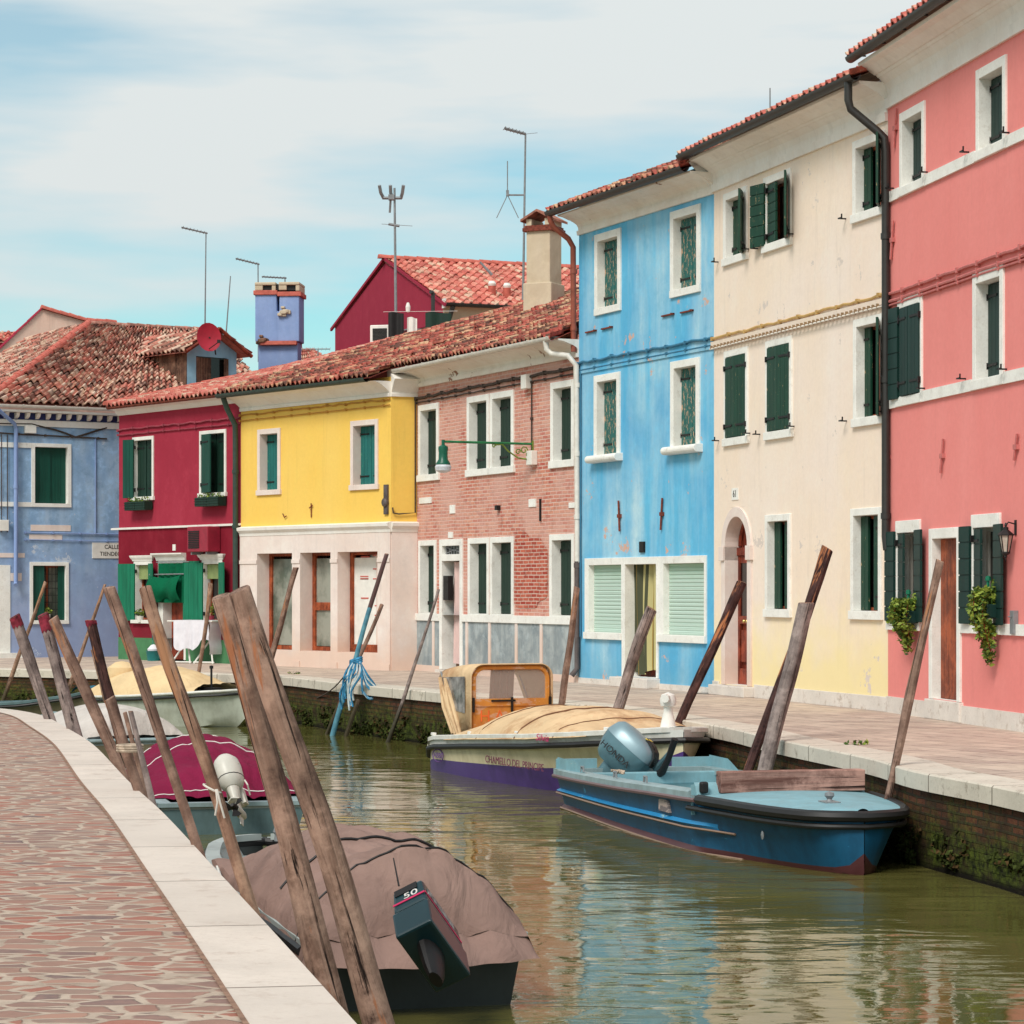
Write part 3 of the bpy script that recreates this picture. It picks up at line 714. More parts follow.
window(h, C2, .10, .11, .12, leaves=[('L', 0.0, .44, 168, -.03, G_, True), ('L', .0, .50, 6, .0, G_, True), ('R', 1.0, .45, 155, -.035, G_)], sillproud=.05)
window(h, C6, .10, .11, .12, leaves=[('L', 0, .25, 0, .10, G_), ('R', 1.0, .45, 152, -.035, G_)], sillproud=.05)
for r in (C4, C5): window(h, r, .09, .10, .12, leaves=[('L', -.02, .54, 3, -.035, G_), ('R', 1.02, .52, 3, -.035, G_)], sillproud=.05)
for r in (C7, C8): window(h, r, .09, .10, .12, leaves=[('L', 0, .30, 0, .09, G_, False, False), ('R', 1.0, .40, 0, .06, G_)], sillproud=.05)
m = MB()
for r in (C1, C2, C3, C4, C5, C6): hook(m, r[0]-.27, r[1]+.1, .12); hook(m, r[2]+.04, r[1]+.14, .12)
m.build('shutter_hook', M['iron'], h, split=True)
# arched doorway
a, b_, c, d = DA; fw = .15; cxd = (a+c)/2; ro = (c-a)/2; ri = ro-fw; zs = d-ro
m = MB(); n = 20
for (y0_, y1_) in ((-.03, .30),):
    secs = []
    for k in range(n+1):
        t = math.pi*k/n; co, si = math.cos(t), math.sin(t)
        secs.append([Vector((cxd+ro*co, y0_, zs+ro*si)), Vector((cxd+ri*co, y0_, zs+ri*si)), Vector((cxd+ri*co, y1_, zs+ri*si)), Vector((cxd+ro*co, y1_, zs+ro*si))])
    m.loft(secs)
m.box((a, -.03, b_), (a+fw, .3, zs)); m.box((c-fw, -.03, b_), (c, .3, zs)); m.box((a-.04, -.06, zs-.22), (a+fw, .3, zs-.002)); m.box((c-fw, -.06, zs-.22), (c+.04, .3, zs-.002))
ad_ = m.build('door_frame', M['pinkstone'], h, bevel=.005)
m = MB()     # plaster filling between the arch and the square opening
for sgn in (1, -1):
    arc = [(cxd+sgn*(ro-.01)*math.cos(t), zs+(ro-.01)*math.sin(t)) for t in [math.pi/2*k/10 for k in range(11)]]
    cor = (cxd+sgn*ro, d)
    for k in range(10): m.face([(arc[k][0], 0, arc[k][1]), (arc[k+1][0], 0, arc[k+1][1]), (cor[0], 0, cor[1])], 0)
m.build('arch_spandrel', M['cream'], h)
m = MB(); A_ = [(cxd+ri*math.cos(math.pi*k/n), .24, zs+ri*math.sin(math.pi*k/n)) for k in range(n+1)]
m.face([(a+fw, .24, b_)]+[(c-fw, .24, b_)]+A_)
dl = m.build('door', M['redwood'], ad_)
m = MB(); x0_, x1_ = a+fw, c-fw
m.tube([(cxd+(ri-.03)*math.cos(math.pi*k/n), .22, zs+(ri-.03)*math.sin(math.pi*k/n)) for k in range(n+1)], .035, 6)
m.box((x0_, .17, zs-.14), (x1_, .24, zs-.02)); m.box((x0_, .19, b_), (x0_+.07, .24, zs-.14)); m.box((x1_-.07, .19, b_), (x1_, .24, zs-.14)); m.box((cxd-.04, .19, b_), (cxd+.04, .24, zs-.14))
m.box((x0_+.07, .19, b_), (x1_-.07, .24, b_+.25)); m.box((x0_+.07, .19, 1.1), (x1_-.07, .24, 1.22)); m.box((x0_+.07, .2, zs-.26), (x1_-.07, .24, zs-.14))
for q0 in (x0_+.1, cxd+.07): m.box((q0, .205, b_+.35), (q0+(x1_-x0_)/2-.17, .235, 1.0))
m.build('door_frame_rail', M['redwood'], ad_, bevel=.004)
m = MB()
for q0 in (x0_+.07, cxd+.04): m.box((q0, .215, 1.22), (q0+(x1_-x0_)/2-.11, .232, zs-.26))
m.lathe([(ri-.1, 0), (ri-.1, .01)], 24); 
m.build('door_glass', M['glass'], ad_, split=True)
for x_ in (-.06, .06):
    m = MB(); m.lathe([(0, 0), (.03, .004), (.015, .02), (.015, .04), (.03, .06), (.02, .075), (0, .08)], 12); o = m.build('handle', bpy.data.materials['brass'], ad_, True); o.location = (cxd+x_, .19, 1.14); o.rotation_euler = (R(90), 0, 0)
m = MB(); m.box((a-.12, -.2, 0), (c+.12, .3, .156)); m.build('doorstep', M['plinth'], h, bevel=.012)
m = MB(); m.box((0, -.03, 0), (a-.125, 0, .2)); m.box((c+.125, -.03, 0), (f.W, 0, .2)); m.build('plinth', M['plinth'], h, bevel=.006)
u, v = f.uv(735.5, 494); m = MB(); m.box((u-.13, -.012, v-.09), (u+.13, 0, v+.09)); npl = m.build('number_plate', M['white'], h)
text_mesh('house_number', '61', M['iron'], npl, Matrix.Translation((u, -.014, v)) @ Matrix.Rotation(R(90), 4, 'X'), .15)
zc = f.uv(800, 319)[1]
cable(h, [(0, zc+.03), (f.W, zc+.03)], .02, plain('tan_cable', S(196, 160, 100), .7), sag=.025, seed=5)
prof_part('string_course', h, [(.02, zc-.1), (-.05, zc-.1), (-.06, zc-.02), (.02, zc-.0)], 0, f.W, M['cream'])
m = MB()
for i in range(int(f.W/.14)): m.box((.05+i*.14, -.085, zc-.13), (.075+i*.14, 0, zc-.08))
m.build('cable_clip', plain('tan_clip', S(150, 122, 92), .8), h, split=True); cable(h, [(0, zc-.13), (f.W, zc-.13)], .012, M['cornice'], sag=.0, knots=False, y=-.07, name='wire')
m = MB(); m.box((-.03, -.04, 0), (.03, -.002, TOPC-.6)); m.build('corner_strip', M['cornice'], h) if False else None
prof_part('cornice', h, CORN(.42, c_l, .51), 0, f.W, M['cornice2'])
gz = c_l+.57
gutter(h, -.1, f.W+.1, -.52, gz, M['gutter'], .085)
m = MB(); m.face([(-.06, -.46, gz-.05), (-.06, 4, gz+1.84), (-.06, 4, TOPC-.3), (-.06, .02, TOPC-.3), (-.06, -.05, c_l+.1)]); m.build('gable_end', M['cornice2'], h, fix=False)
roof('roof', h, (-.1, -.56, gz+.0), (f.W+.05, -.56, gz+.0), (-.1, 4, gz+1.9), (f.W, 4, gz+1.9), M['tileb'], seed=4)
ud = f.W+.10
pipe(h, [(ud-.22, -.52, gz-.05), (ud-.22, -.52, gz-.3), (ud-.21, -.49, gz-.42), (ud-.06, -.18, gz-.72), (ud, -.10, gz-.82), (ud, -.08, gz-1.0), (ud, -.08, 2.32), (ud+.02, -.07, 2.15)], .055, M['gutter'], collars=[(ud, -.08, z_) for z_ in (6.3, 4.4, 2.6)])
# ---- sky blue house
f = FB; h = house(f, 'sky_blue_house', 'faded sky blue house with peeling shutters and two pale green blinds at street level')
b_l = f.uv(646, 215)[1]; TOPB = b_l+.5
B1 = f.rect(594, 232.8, 620, 313.7); B2 = f.rect(669.6, 207.4, 699.5, 295.4); B3 = f.rect(593.4, 374.3, 619.2, 463); B4 = f.rect(669.8, 359.5, 698.8, 453)
B1, B2 = lvl(B1, B2); B3, B4 = lvl(B3, B4)
S1 = f.rect(584.4, 558, 621.5, 639); S2 = f.rect(657.5, 556, 705.5, 643); S1, S2 = lvl(S1, S2)
SD = f.rect(621.5, 557, 657.5, 676); SD = (SD[0], .17, SD[2], S1[3])
S1 = (S1[0], S1[1], SD[0], S1[3]); S2 = (SD[2], S2[1], S2[2], S2[3])
wall(h, f.W, TOPB, opening_rects([B1, B2, B3, B4])+[(S1[0]+.004, S1[1]+.004, SD[0], S1[3]-.004), (SD[0], SD[1], SD[2], SD[3]-.004), (SD[2], S2[1]+.004, S2[2]-.004, S2[3]-.004)], M['blue'], mrev=M['white'])
for r in (B1, B2): window(h, r, .12, .13, .12, leaves=closed(M['sh_peel'], .12), sillproud=.04, silltrim=.0)
for r in (B3, B4): window(h, r, .12, .12, .13, leaves=closed(M['sh_peel'], .12), sillproud=.08, cap=True)
q = NM('pale_green_blind', .6, .3); z_ = q.z('Object'); zz = q.math('ADD', z_[2], q.math('MULTIPLY', q.noise(2, 5), .3)); sv = q.math('FRACT', q.math('MULTIPLY', z_[2], 14))
c = q.mix(q.ramp(zz, 1.9, 2.45), S(190, 210, 198), S(140, 182, 148)); q.bump(sv, .35, .02); c = q.mix(q.math('MULTIPLY', q.math('LESS_THAN', sv, .16), .35), c, S(110, 140, 120)); M['blind'] = q.col(c)
for r, (l_, r__) in ((S1, (.16, .02)), (S2, (.20, .06))):
    a, b_, c, d = r; m = MB(); m.box((a, -.03, b_+.12), (a+l_, .2, d)); m.box((c-r__, -.03, b_+.12), (c, .2, d)); m.box((a+l_, -.03, d-.12), (c-r__, .2, d))
    w_ = m.build('window', M['white'], h, bevel=.006); m = MB(); m.box((a, -.06, b_), (c, .2, b_+.119)); m.build('sill', M['white'], w_, bevel=.006)
    m = MB(); n = int((d-.12-b_-.12)/.062)
    for i in range(n): z0_ = b_+.12+i*(d-.24-b_)/n; z1_ = z0_+(d-.24-b_)/n; m.loft([[Vector((x, .08+.012, z0_)), Vector((x, .08, z0_+.02)), Vector((x, .08, z1_-.012)), Vector((x, .092, z1_)), Vector((x, .13, z1_)), Vector((x, .13, z0_))] for x in (a+l_, c-r__)])
    m.build('blind', M['blind'], w_)
a, b_, c, d = SD; m = MB(); m.box((a, -.032, b_), (a+.12, .3, d)); m.box((c-.06, -.032, b_), (c, .3, d)); m.box((a+.12, -.032, d-.12), (c-.06, .3, d)); dfr = m.build('door_frame', M['white'], h, bevel=.006)
q = NM('striped_curtain', .9, .1); u_ = q.z('UV'); st = q.math('FRACT', q.math('MULTIPLY', u_[0], 5.0))
c_ = q.mix(q.math('LESS_THAN', st, .5), S(186, 176, 124), S(78, 80, 62)); c_ = q.mix(q.math('GREATER_THAN', st, .86), c_, S(150, 120, 60)); M['curtain'] = q.col(c_)
m = MB(); x0_, x1_ = a+.12, c-.06
m.grid(lambda u, v: Vector((x0_+(x1_-x0_)*(u*(1-.05*math.sin(v*3))), .14+.035*math.sin(u*24)+.02*math.sin(u*9+v*3), b_+.08+(d-.12-b_-.08)*v-(.05*math.sin(u*7) if v < .01 else 0))), 60, 14, 0, lambda u, v: (u, v))
m.build('door_curtain', M['curtain'], dfr, smooth=True)
m = MB(); m.box((x0_, .27, b_), (x1_, .3, d-.12)); m.build('door', M['redwood'], dfr)
m = MB(); m.box((a-.03, -.25, 0), (c+.03, .3, .166)); m.build('doorstep', M['plinth'], h, bevel=.012)
m = MB(); m.box((0, -.025, 0), (a-.035, 0, .09)); m.box((c+.035, -.025, 0), (f.W, 0, .09)); m.build('plinth', M['plinth'], h)
u, v = f.uv(643, 547); m = MB(); m.box((u-.09, -.03, v-.09), (u+.09, 0, v+.09)); m.box((u-.07, -.035, v-.07), (u+.07, -.031, v+.07)); m.build('vent', M['iron'], h)
m = MB()
for px, py in ((592, 331.5), (608, 328), (669, 315), (688, 311.5)): u, v = f.uv(px, py); m.box((u-.22, -.035, v-.012), (u+.2, 0, v+.012)); m.box((u+.18, -.07, v-.015), (u+.2, 0, v+.015))
m.build('shutter_bracket', M['rust'], h, split=True)
for px, py, t in ((620.5, 516, .02), (663, 514, -.03)): u, v = f.uv(px, py); anchor(h, u, v, .52, M['rust'], tilt=-t)
zc = f.uv(646, 352)[1]
cable(h, [(0, zc+.03), (f.W, zc+.02)], .02, plain('blue_cable', S(60, 120, 150), .7), sag=.03, seed=8); cable(h, [(0, zc-.1), (f.W, zc-.1)], .012, bpy.data.materials['blue_cable'], sag=.0, seed=8)
prof_part('string_course', h, [(.02, zc-.16), (-.025, zc-.16), (-.03, zc-.12), (.02, zc-.11)], 0, f.W, M['blue'])
cable(h, [(.12, zc-.12), (.12, .8)], .014, bpy.data.materials['blue_cable'], sag=0, knots=False, name='wire')
prof_part('cornice', h, CORN(.42, b_l, .34), 0, f.W, M['cornice'])
gz = b_l+.40; gutter(h, -.15, f.W, -.52, gz, M['gutter'], .085)
roof('roof', h, (-.15, -.56, gz), (f.W-.05, -.56, gz), (-.15, 4, gz+1.85), (f.W-.05, 4, gz+1.85), M['tile'], seed=5)
pipe(h, [(-.1, -.52, gz-.05), (-.1, -.50, gz-.16), (-.1, -.44, gz-.26), (-.05, -.18, gz-.46), (-.05, -.09, gz-.6), (-.05, -.08, f.uv(577, 352)[1])], .05, M['copper'], collars=[(-.05, -.08, z_) for z_ in (7.2, 6.2)])
# ---- brick house
f = FK; h = house(f, 'brick_house', 'pink brick house with white stone window frames and grey washed base, beside the yellow house')
k_l = f.uv(495, 373)[1]; TOPK = k_l+.4
Rr = lvl(f.rect(417.9, 403.5, 438, 481), f.rect(466.4, 395.7, 488.5, 475.7), f.rect(489.5, 391.8, 513, 473.8), f.rect(550, 382, 573.5, 468))
Rg = lvl(f.rect(417.9, 540.6, 435.5, 616), f.rect(467.4, 538, 488.5, 615), f.rect(489.7, 536.7, 513, 614), f.rect(549, 533.6, 573.5, 615))
RD = f.rect(439, 538.5, 462, 667); RD = (RD[0], .06, RD[2], Rg[0][3])
zb = Rg[0][1]-.02
holes = opening_rects(Rr)+opening_rects([(a, b_+.0, c, d) for a, b_, c, d in Rg])+[(RD[0]+.004, zb, RD[2]-.004, RD[3]-.004)]
wall(h, f.W, TOPK, holes, M['brick'], z0=zb, mrev=M['white'])
holes = [(RD[0]+.004, 0, RD[2]-.004, zb)]
wall(h, f.W, zb, holes, M['greywash'], mrev=M['white'], name='lower_wall', y0=-.015)
for r in Rr: window(h, r, .11, .12, .13, leaves=closed(M['sh_dark'], .15), sillproud=.05, silltrim=.04)
for r in Rg: window(h, r, .10, .11, .02, leaves=closed(M['sh_dark'], .16), sillproud=.03, silltrim=0)
m = MB(); m.box((0, -.05, zb-.12), (RD[0], 0.02, zb+.02-.0)); m.box((RD[2], -.05, zb-.12), (f.W, .02, zb+.02)); m.build('stone_band', M['white'], h, bevel=.006)
m = MB()
for px in (434.5, 468, 490.8, 517.5, 542.5): u = f.u(px); m.box((u-.05, -.035, .12), (u+.05, -.014, zb-.121))
m.box((0, -.05, 0), (RD[0], -.014, .12)); m.box((RD[2], -.05, 0), (f.W, -.014, .12)); m.build('plinth', M['pinkstone'], h)
# bare brick patch and white stones
u0, v0 = f.uv(514, 608); u1, v1_ = f.uv(548, 536); u0b = f.u(514)
m = MB(); n = 40; pts = []
for k in range(n):
    t = 2*math.pi*k/n; rr_ = 1+.14*math.sin(3*t+1)+.08*math.sin(7*t); x = (u0+u1)/2+(u1-u0)/2*max(-1, min(1, 1.25*math.cos(t)*rr_)); z = (v0+v1_)/2+(v1_-v0)/2*max(-1, 1.15*math.sin(t)*rr_)
    pts.append((x, -.008, z))
m.face(pts, 0, [(p[0], p[2]) for p in pts]); m.build('bare_brick_patch', M['brick2'], h, fix=False)
m = MB()
for (x0_, y0_, x1_, y1_) in ((418.5, 497.5, 430.5, 503.5), (449, 505, 454, 513.5), (528, 499, 535, 507), (568, 502.5, 574, 508), (447.5, 532, 452, 538)):
    a, b_, c, d = f.rect(x0_, y0_, x1_, y1_); m.box((a, -.02, b_), (c, 0, d))
m.build('stone_block', M['white'], h, split=True)
a, b_, c, d = RD; m = MB(); zt = f.uv(450, 561)[1]
m.box((a, -.03, b_), (a+.13, .3, d)); m.box((c-.13, -.03, b_), (c, .3, d)); m.box((a+.13, -.03, d-.13), (c-.13, .3, d)); m.box((a+.13, -.03, zt-.0), (c-.13, .3, zt+.13))
dfr = m.build('door_frame', M['white'], h, bevel=.006)
m = MB(); m.box((a+.13, .07, zt+.13), (c-.13, .09, d-.13)); m.build('transom_pane', M['glass'], dfr)
m = MB()
for i in range(7):
    x = a+.13+(c-a-.26)*(i+.5)/7; m.tube([(x, .05, zt+.13), (x+.03*math.sin(i*2), .05, (zt+d)/2), (x-.03, .05, d-.13)], .008, 5)
m.tube([(a+.15, .05, zt+.15), (c-.15, .05, d-.15)], .008, 5); m.tube([(a+.15, .05, d-.15), (c-.15, .05, zt+.15)], .008, 5)
m.build('transom_grille', M['galv'], dfr)
m = MB(); m.box((a+.13, .28, b_), (c-.13, .30, zt)); m.build('door', M['greywood'], dfr)
m = MB(); m.grid(lambda u, v: Vector((a+.36+(c-a-.5)*u, .12+.02*math.sin(u*22)+.02*math.sin(u*9+v*2), b_+.12+(zt-b_-.14)*v)), 40, 6); m.build('door_curtain', plain('pink_curtain', S(214, 184, 178), .9, .1, .06, 4), dfr, smooth=True)
m = MB(); ub, vb = f.uv(447, 588); m.box((a+.16, -.01, vb-.24), (a+.40, .10, vb+.24)); m.box((a+.2, -.016, vb+.1), (a+.36, -.011, vb+.14)); m.build('mailbox', M['iron'], dfr, bevel=.01)
m = MB(); m.box((a, -.12, 0), (c, .3, .056)); m.build('doorstep', M['plinth'], h)
cable(h, [(0, k_l-.22), (f.W, k_l-.17)], .028, M['cable'], sag=.03, seed=9); cable(h, [(0, k_l-.31), (f.W, k_l-.28)], .014, M['cable'], sag=.01, seed=10)
u, v = f.uv(533, 382); cable(h, [(u, v), (u, f.uv(535, 455)[1])], .014, M['cable'], sag=0)
for px, py, s_ in ((529.5, 382, .13), (535, 458, .13)):
    u, v = f.uv(px, py); m = MB(); m.box((u-.11, -.13, v-s_), (u+.11, 0, v+s_)); m.build('junction_box', M['whitepaint'], h, bevel=.012)
m = MB(); u, v = f.uv(499.5, 508); m.box((u-.05, -.08, v-.04), (u+.05, 0, v+.05)); u, v = f.uv(541, 510); m.box((u-.02, -.03, v-.2), (u+.02, 0, v+.2)); m.build('wall_fitting', M['iron'], h, split=True)
prof_part('cornice', h, CORN(.40, k_l, .31), 0, f.W, M['cornice'])
gz = k_l+.35; gutter(h, -.15, f.W-.1, -.48, gz, M['gutterw'], .075)
ud = f.W+.05
pipe(h, [(ud-.4, -.48, gz-.05), (ud-.4, -.46, gz-.2), (ud-.34, -.4, gz-.28), (ud-.08, -.2, gz-.33), (ud, -.08, gz-.5), (ud, -.055, 3.0), (ud, -.055, 2.1)], .05, M['gutterw'], collars=[(ud, -.055, z_) for z_ in (5.2, 4.0, 2.9)])
pipe(h, [(ud, -.06, 2.12), (ud, -.06, .25), (ud-.04, -.15, .12)], .05, M['lead'], collars=[(ud, -.06, 2.05)])
# ---- the shared ridge of the low row (world points)
EK = gz-.02
Rg0 = Vector((-5.47, 62.7, 7.24)); Rg3 = Vector((1.35, 53.5, 8.02)); Rg1 = Rg0.lerp(Rg3, .468)
def inv(f, p): 
    q_ = Vector(p)-f.A; return Vector((q_.dot(f.d), q_.dot(f.n), q_.z))
Rg4 = Rg3+f.d*8+Vector((0,0,.02))
roof('roof', h, (-.3, -.54, EK+.10), (f.W, -.54, EK), inv(f, Rg3), inv(f, Rg4), M['tile'], pitchp=.17, seed=6, jit=.016)
# chimney over the brick house
ch = empty('chimney', (0, 0, 0)); 
def chimney_brick():
    Z = 52.0; p = P(544, 291, Z); s = Z/F; wd = 33*s
    e = bpy.data.objects.new('chimney', None)
    m = MB(); rz_ = R(-25); T = Matrix.Translation((p.x, p.y, 0)) @ Matrix.Rotation(rz_, 4, 'Z')
    return p, s, T
bpy.data.objects.remove(ch)
p, s_, T = chimney_brick(); hc = inv(FK, p); TL = (Matrix.Rotation(-FK.rz, 4, 'Z') @ Matrix.Translation(-FK.A)) @ T
z0, z1 = p.z-.55, H+(590-228)*s_; a_, b_2 = .27, .30
m = MB(); m.box((-a_, -b_2, z0), (a_, b_2, z1), 0, TL); m.box((-a_-.05, -b_2-.05, z0), (a_+.05, b_2+.05, p.z+.14), 0, TL)
cb = m.build('chimney', M['beige'], h, bevel=.02)
m = MB(); m.box((-a_-.06, -b_2-.06, z1-.10), (a_+.06, b_2+.06, z1-.03), 0, TL); m.box((-a_-.03, -b_2-.03, z1-.03), (a_+.03, b_2+.03, z1+.02), 0, TL); m.build('chimney_band', bpy.data.materials['old_cap_clay'] if 'old_cap_clay' in bpy.data.materials else M['rust'], cb)
m = MB(); zt_ = H+(590-218)*s_
for (x0_, x1_) in ((-a_, -a_+.12), (a_-.12, a_)): m.box((x0_, -b_2, z1+.02), (x1_, b_2, zt_-.05), 0, TL)
m.build('chimney_pier', M['beige'], cb)
m = MB()
for sg in (-1, 1):
    q4 = [(-.0*sg, -b_2-.08, zt_+.14), (sg*(a_+.1), -b_2-.08, zt_-.06), (sg*(a_+.1), b_2+.08, zt_-.06), (0, b_2+.08, zt_+.14)]
    q5 = [(x, y, z-.05) for x, y, z in q4]; m.loft([[TL @ Vector(v) for v in q4], [TL @ Vector(v) for v in q5]])
m.build('chimney_cap', plain('old_cap_clay', S(178, 122, 104), .9, .1, .3, 6), cb)
# ---- yellow house
f = FY; h = house(f, 'yellow_house', 'bright yellow house over a white stone shop front with three glazed doors')
y_l = (f.uv(245, 411)[1]+f.uv(390, 397)[1])/2; TOPY = y_l+.4; zq = (f.uv(240, 530)[1]+f.uv(392, 525)[1])/2
Y1, Y2 = lvl(f.rect(257, 429, 279.7, 494.5), f.rect(350, 420, 377.4, 490.5))
g = FX; gW = g.W; ang = g.rz-f.rz
gd = Vector((math.cos(ang), math.sin(ang), 0)); gM = Matrix.Translation((f.W, 0, 0)) @ Matrix.Rotation(ang, 4, 'Z')
D1, D2, D3 = lvl(f.rect(257, 553.5, 292, 655), f.rect(300, 552, 330.5, 655), f.rect(337.5, 552, 377.5, 655)); D1, D2, D3 = [(a, .34, c, d) for a, b_, c, d in (D1, D2, D3)]
wall(h, f.W, TOPY, opening_rects([Y1, Y2]), M['yellow'], z0=zq, mrev=M['white'])
wall(h, f.W, zq, [D1, D2, D3], M['pinkstone'], rev=.42, name='shopfront_wall', y0=-.03)
m = MB(); m.box((0.0, 0, zq), (gW, 1.5, TOPY), 0, gM @ Matrix.Translation((0, .0, 0))); m.build('corner_facet', M['yellow'], h)
m = MB(); m.box((0.01, -.03, 0), (gW, 1.4, zq), 0, gM); m.build('shopfront_corner', M['pinkstone'], h)
prof = [(.1, zq-.06), (-.04, zq-.06), (-.05, zq), (-.11, zq+.06), (-.12, zq+.12), (-.0, zq+.15), (.1, zq+.15)]
prof_part('shop_cornice', h, [(y, z-.08) for y, z in prof], 0, f.W+.03, M['cornice2'])
m = MB(); m.loft([[gM @ Vector((x, y, z-.08)) for y, z in prof] for x in (0, gW+.05)]); m.build('shop_cornice_return', M['cornice2'], h)
for r in (Y1, Y2): window(h, r, .1, .11, .11, leaves=closed(M['sh_teal'], .17), dep=.24, mat=M['pinkstone'], sillproud=.05, silltrim=.03)
for k, (a, b_, c, d) in enumerate((D1, D2, D3)):
    m = MB(); y0_, y1_ = .28, .36
    m.box((a, y0_, b_), (a+.11, y1_, d)); m.box((c-.05, y0_, b_), (c, y1_, d)); m.box((a+.11, y0_, d-.06), (c-.05, y1_, d)); m.box((a+.11, y0_, b_), (c-.05, y1_, b_+.09 if k < 2 else b_+.16))
    if k == 1: m.box((a+.11, y0_, b_+.85), (c-.05, y1_, b_+1.02))
    dd = m.build('shop_door', M['brownwood'], h, bevel=.006)
    m = MB(); m.box((a+.1, .32, b_+.1), (c-.04, .34, d-.12))
    m.build('shop_pane', M['glassg'] if k < 2 else M['whitepaint'], dd)
    if k == 2:
        m = MB()
        for (u_, v_, w2, h2) in ((.2, 1.95, .3, .05), (.55, 1.7, .22, .28), (.18, 1.5, .28, .05), (.2, 1.1, .26, .4), (.55, 1.2, .25, .3), (.6, .75, .2, .2)):
            x_ = a+.11+u_*(c-a-.2); m.box((x_, .31, b_+v_), (x_+w2, .319, b_+v_+.025)); m.box((x_, .31, b_+v_+h2), (x_+w2, .319, b_+v_+h2+.02))
        m.build('paper_notice', plain('red_print', S(206, 96, 84), .8), dd, split=True)
    m = MB(); m.box((a, -.02, 0), (c, .42, b_-.002)); m.build('doorstep', M['pinkstone'], h)
m = MB(); xs_ = [0, D1[0], D1[2], D2[0], D2[2], D3[0], D3[2], f.W]
for a, c in ((xs_[0], xs_[1]), (xs_[2], xs_[3]), (xs_[4], xs_[5]), (xs_[6], xs_[7])):
    m.box((a, -.05, D1[3]-.22), (c, -.028, D1[3]-.14)); m.box((a, -.05, 0), (c, -.028, .12))
m.build('pilaster_moulding', M['pinkstone'], h, split=True)
prof_part('cornice', h, [(.1, y_l), (-.04, y_l), (-.05, y_l+.06), (-.03, y_l+.08), (-.10, y_l+.14), (-.25, y_l+.24), (-.42, y_l+.30), (.1, y_l+.31)], 0, f.W, M['cornice2'])
m = MB(); pr = [(.1, y_l), (-.04, y_l), (-.05, y_l+.06), (-.03, y_l+.08), (-.10, y_l+.18), (-.2, y_l+.30), (-.26, y_l+.34), (.1, y_l+.5), (.3, y_l+.6)]
m.loft([[gM @ Vector((x, y, z)) for y, z in pr] for x in (0, gW+.02)]); m.build('cornice_return', M['cornice2'], h)
cable(h, [(0, y_l-.08), (f.W, y_l-.05)], .016, plain('yellow_cable', S(186, 130, 50), .7), sag=.03, seed=12); cable(h, [(0, y_l-.2), (f.W, y_l-.17)], .012, bpy.data.materials['yellow_cable'], sag=.0, seed=13)
u, v = f.uv(386.8, 499.5); m = MB(); m.box((u-.06, -.04, v-.3), (u+.07, 0, v+.3)); m.lathe([(0, -.02), (.09, -.02), (.09, .03), (.05, .06), (0, .06)], 14, 0, (0, 0, 0)); 
m.v = m.v[:8]+[Vector((u+p.x, -.04-p.z, v-.06+p.y)) for p in m.v[8:]]; m.build('anchor_plate', M['lead'], h)
m = MB(); u, v = f.uv(312, 508); m.tube([(u, -.02, v-.2), (u+.01, -.03, v+.1)], .012, 6); m.tube([(u-.06, -.03, v), (u+.06, -.03, v+.05)], .012, 6); u, v = f.uv(286, 516); m.tube([(u-.08, -.03, v+.05), (u, -.04, v-.03), (u+.06, -.03, v)], .012, 6); m.build('wall_hook', M['rust'], h, split=True)
m = MB(); rr_ = random.Random(4)
m = MB(); m.tube([gM @ Vector((.02, -.04, zq+.35)), gM @ Vector((.03, -.05, zq+.24)), gM @ Vector((.15, -.04, zq+.22)), gM @ Vector((gW-.05, -.04, zq+.25)), gM @ Vector((gW-.05, -.04, y_l))], .016, 6); m.build('cable_loop', M['cable'], h)
EY = y_l+.36; gutter(h, -.15, f.W-.15, -.50, EY, M['gutterg'], .085)
roof('roof', h, (-.0, -.58, EY+.04), (f.W+.05, -.58, EY+.04), inv(f, Rg1), inv(f, Rg3), M['tile'], pitchp=.17, seed=7, jit=.016)
m = MB(); m.loft([[Vector(v) for v in q_] for q_ in ([(f.W-.1, -.5, EY), (f.W-.1, .4, EY), (f.W-.1, .4, EY+.1)], [(f.W+.6, -.1, EY+.1), (f.W+.6, .6, EY+.2), (f.W+.6, .6, EY+.3)])])
# ---- crimson house
f = FR; h = house(f, 'crimson_house', 'crimson house with emerald shutters, window boxes and a green tarpaulin over its door')
r_l = (f.uv(121, 414.5)[1]+f.uv(233, 403)[1])/2; TOPR = r_l+.12; zq = f.uv(175, 527)[1]; zd = f.uv(150, 638)[1]
T1, T2 = lvl(f.rect(132, 437, 153, 501), f.rect(199, 430, 225.5, 496.5))
U1, U2 = lvl(f.rect(133.5, 561, 151.5, 624), f.rect(201.5, 560, 222, 624)); UD = f.rect(158, 563, 185.5, 656); UD = (UD[0], .04, UD[2], U1[3])
wall(h, f.W, TOPR, opening_rects([T1, T2]), M['red'], z0=zq, mrev=M['white'])
ho = opening_rects([U1, U2])+[(UD[0]+.004, zd, UD[2]-.004, UD[3]-.004)]
wall(h, f.W, zq, ho, M['reddark'], z0=zd, mrev=M['white'], name='lower_wall', y0=-.012)
wall(h, f.W, zd, [(UD[0]+.004, 0, UD[2]-.004, zd)], M['dado'], mrev=M['white'], name='dado', y0=-.02)
for r in (T1, T2): window(h, r, .07, .08, .09, mat=M['whitepaint'], leaves=[('L', .04, .42 if r is T1 else .62, 165 if r is T1 else 14, -.035, M['sh_vio']), ('L', 0, .48, 0, .08, M['sh_dark']), ('R', 1, .48, 0, .08, M['sh_dark'])], sillproud=.06)
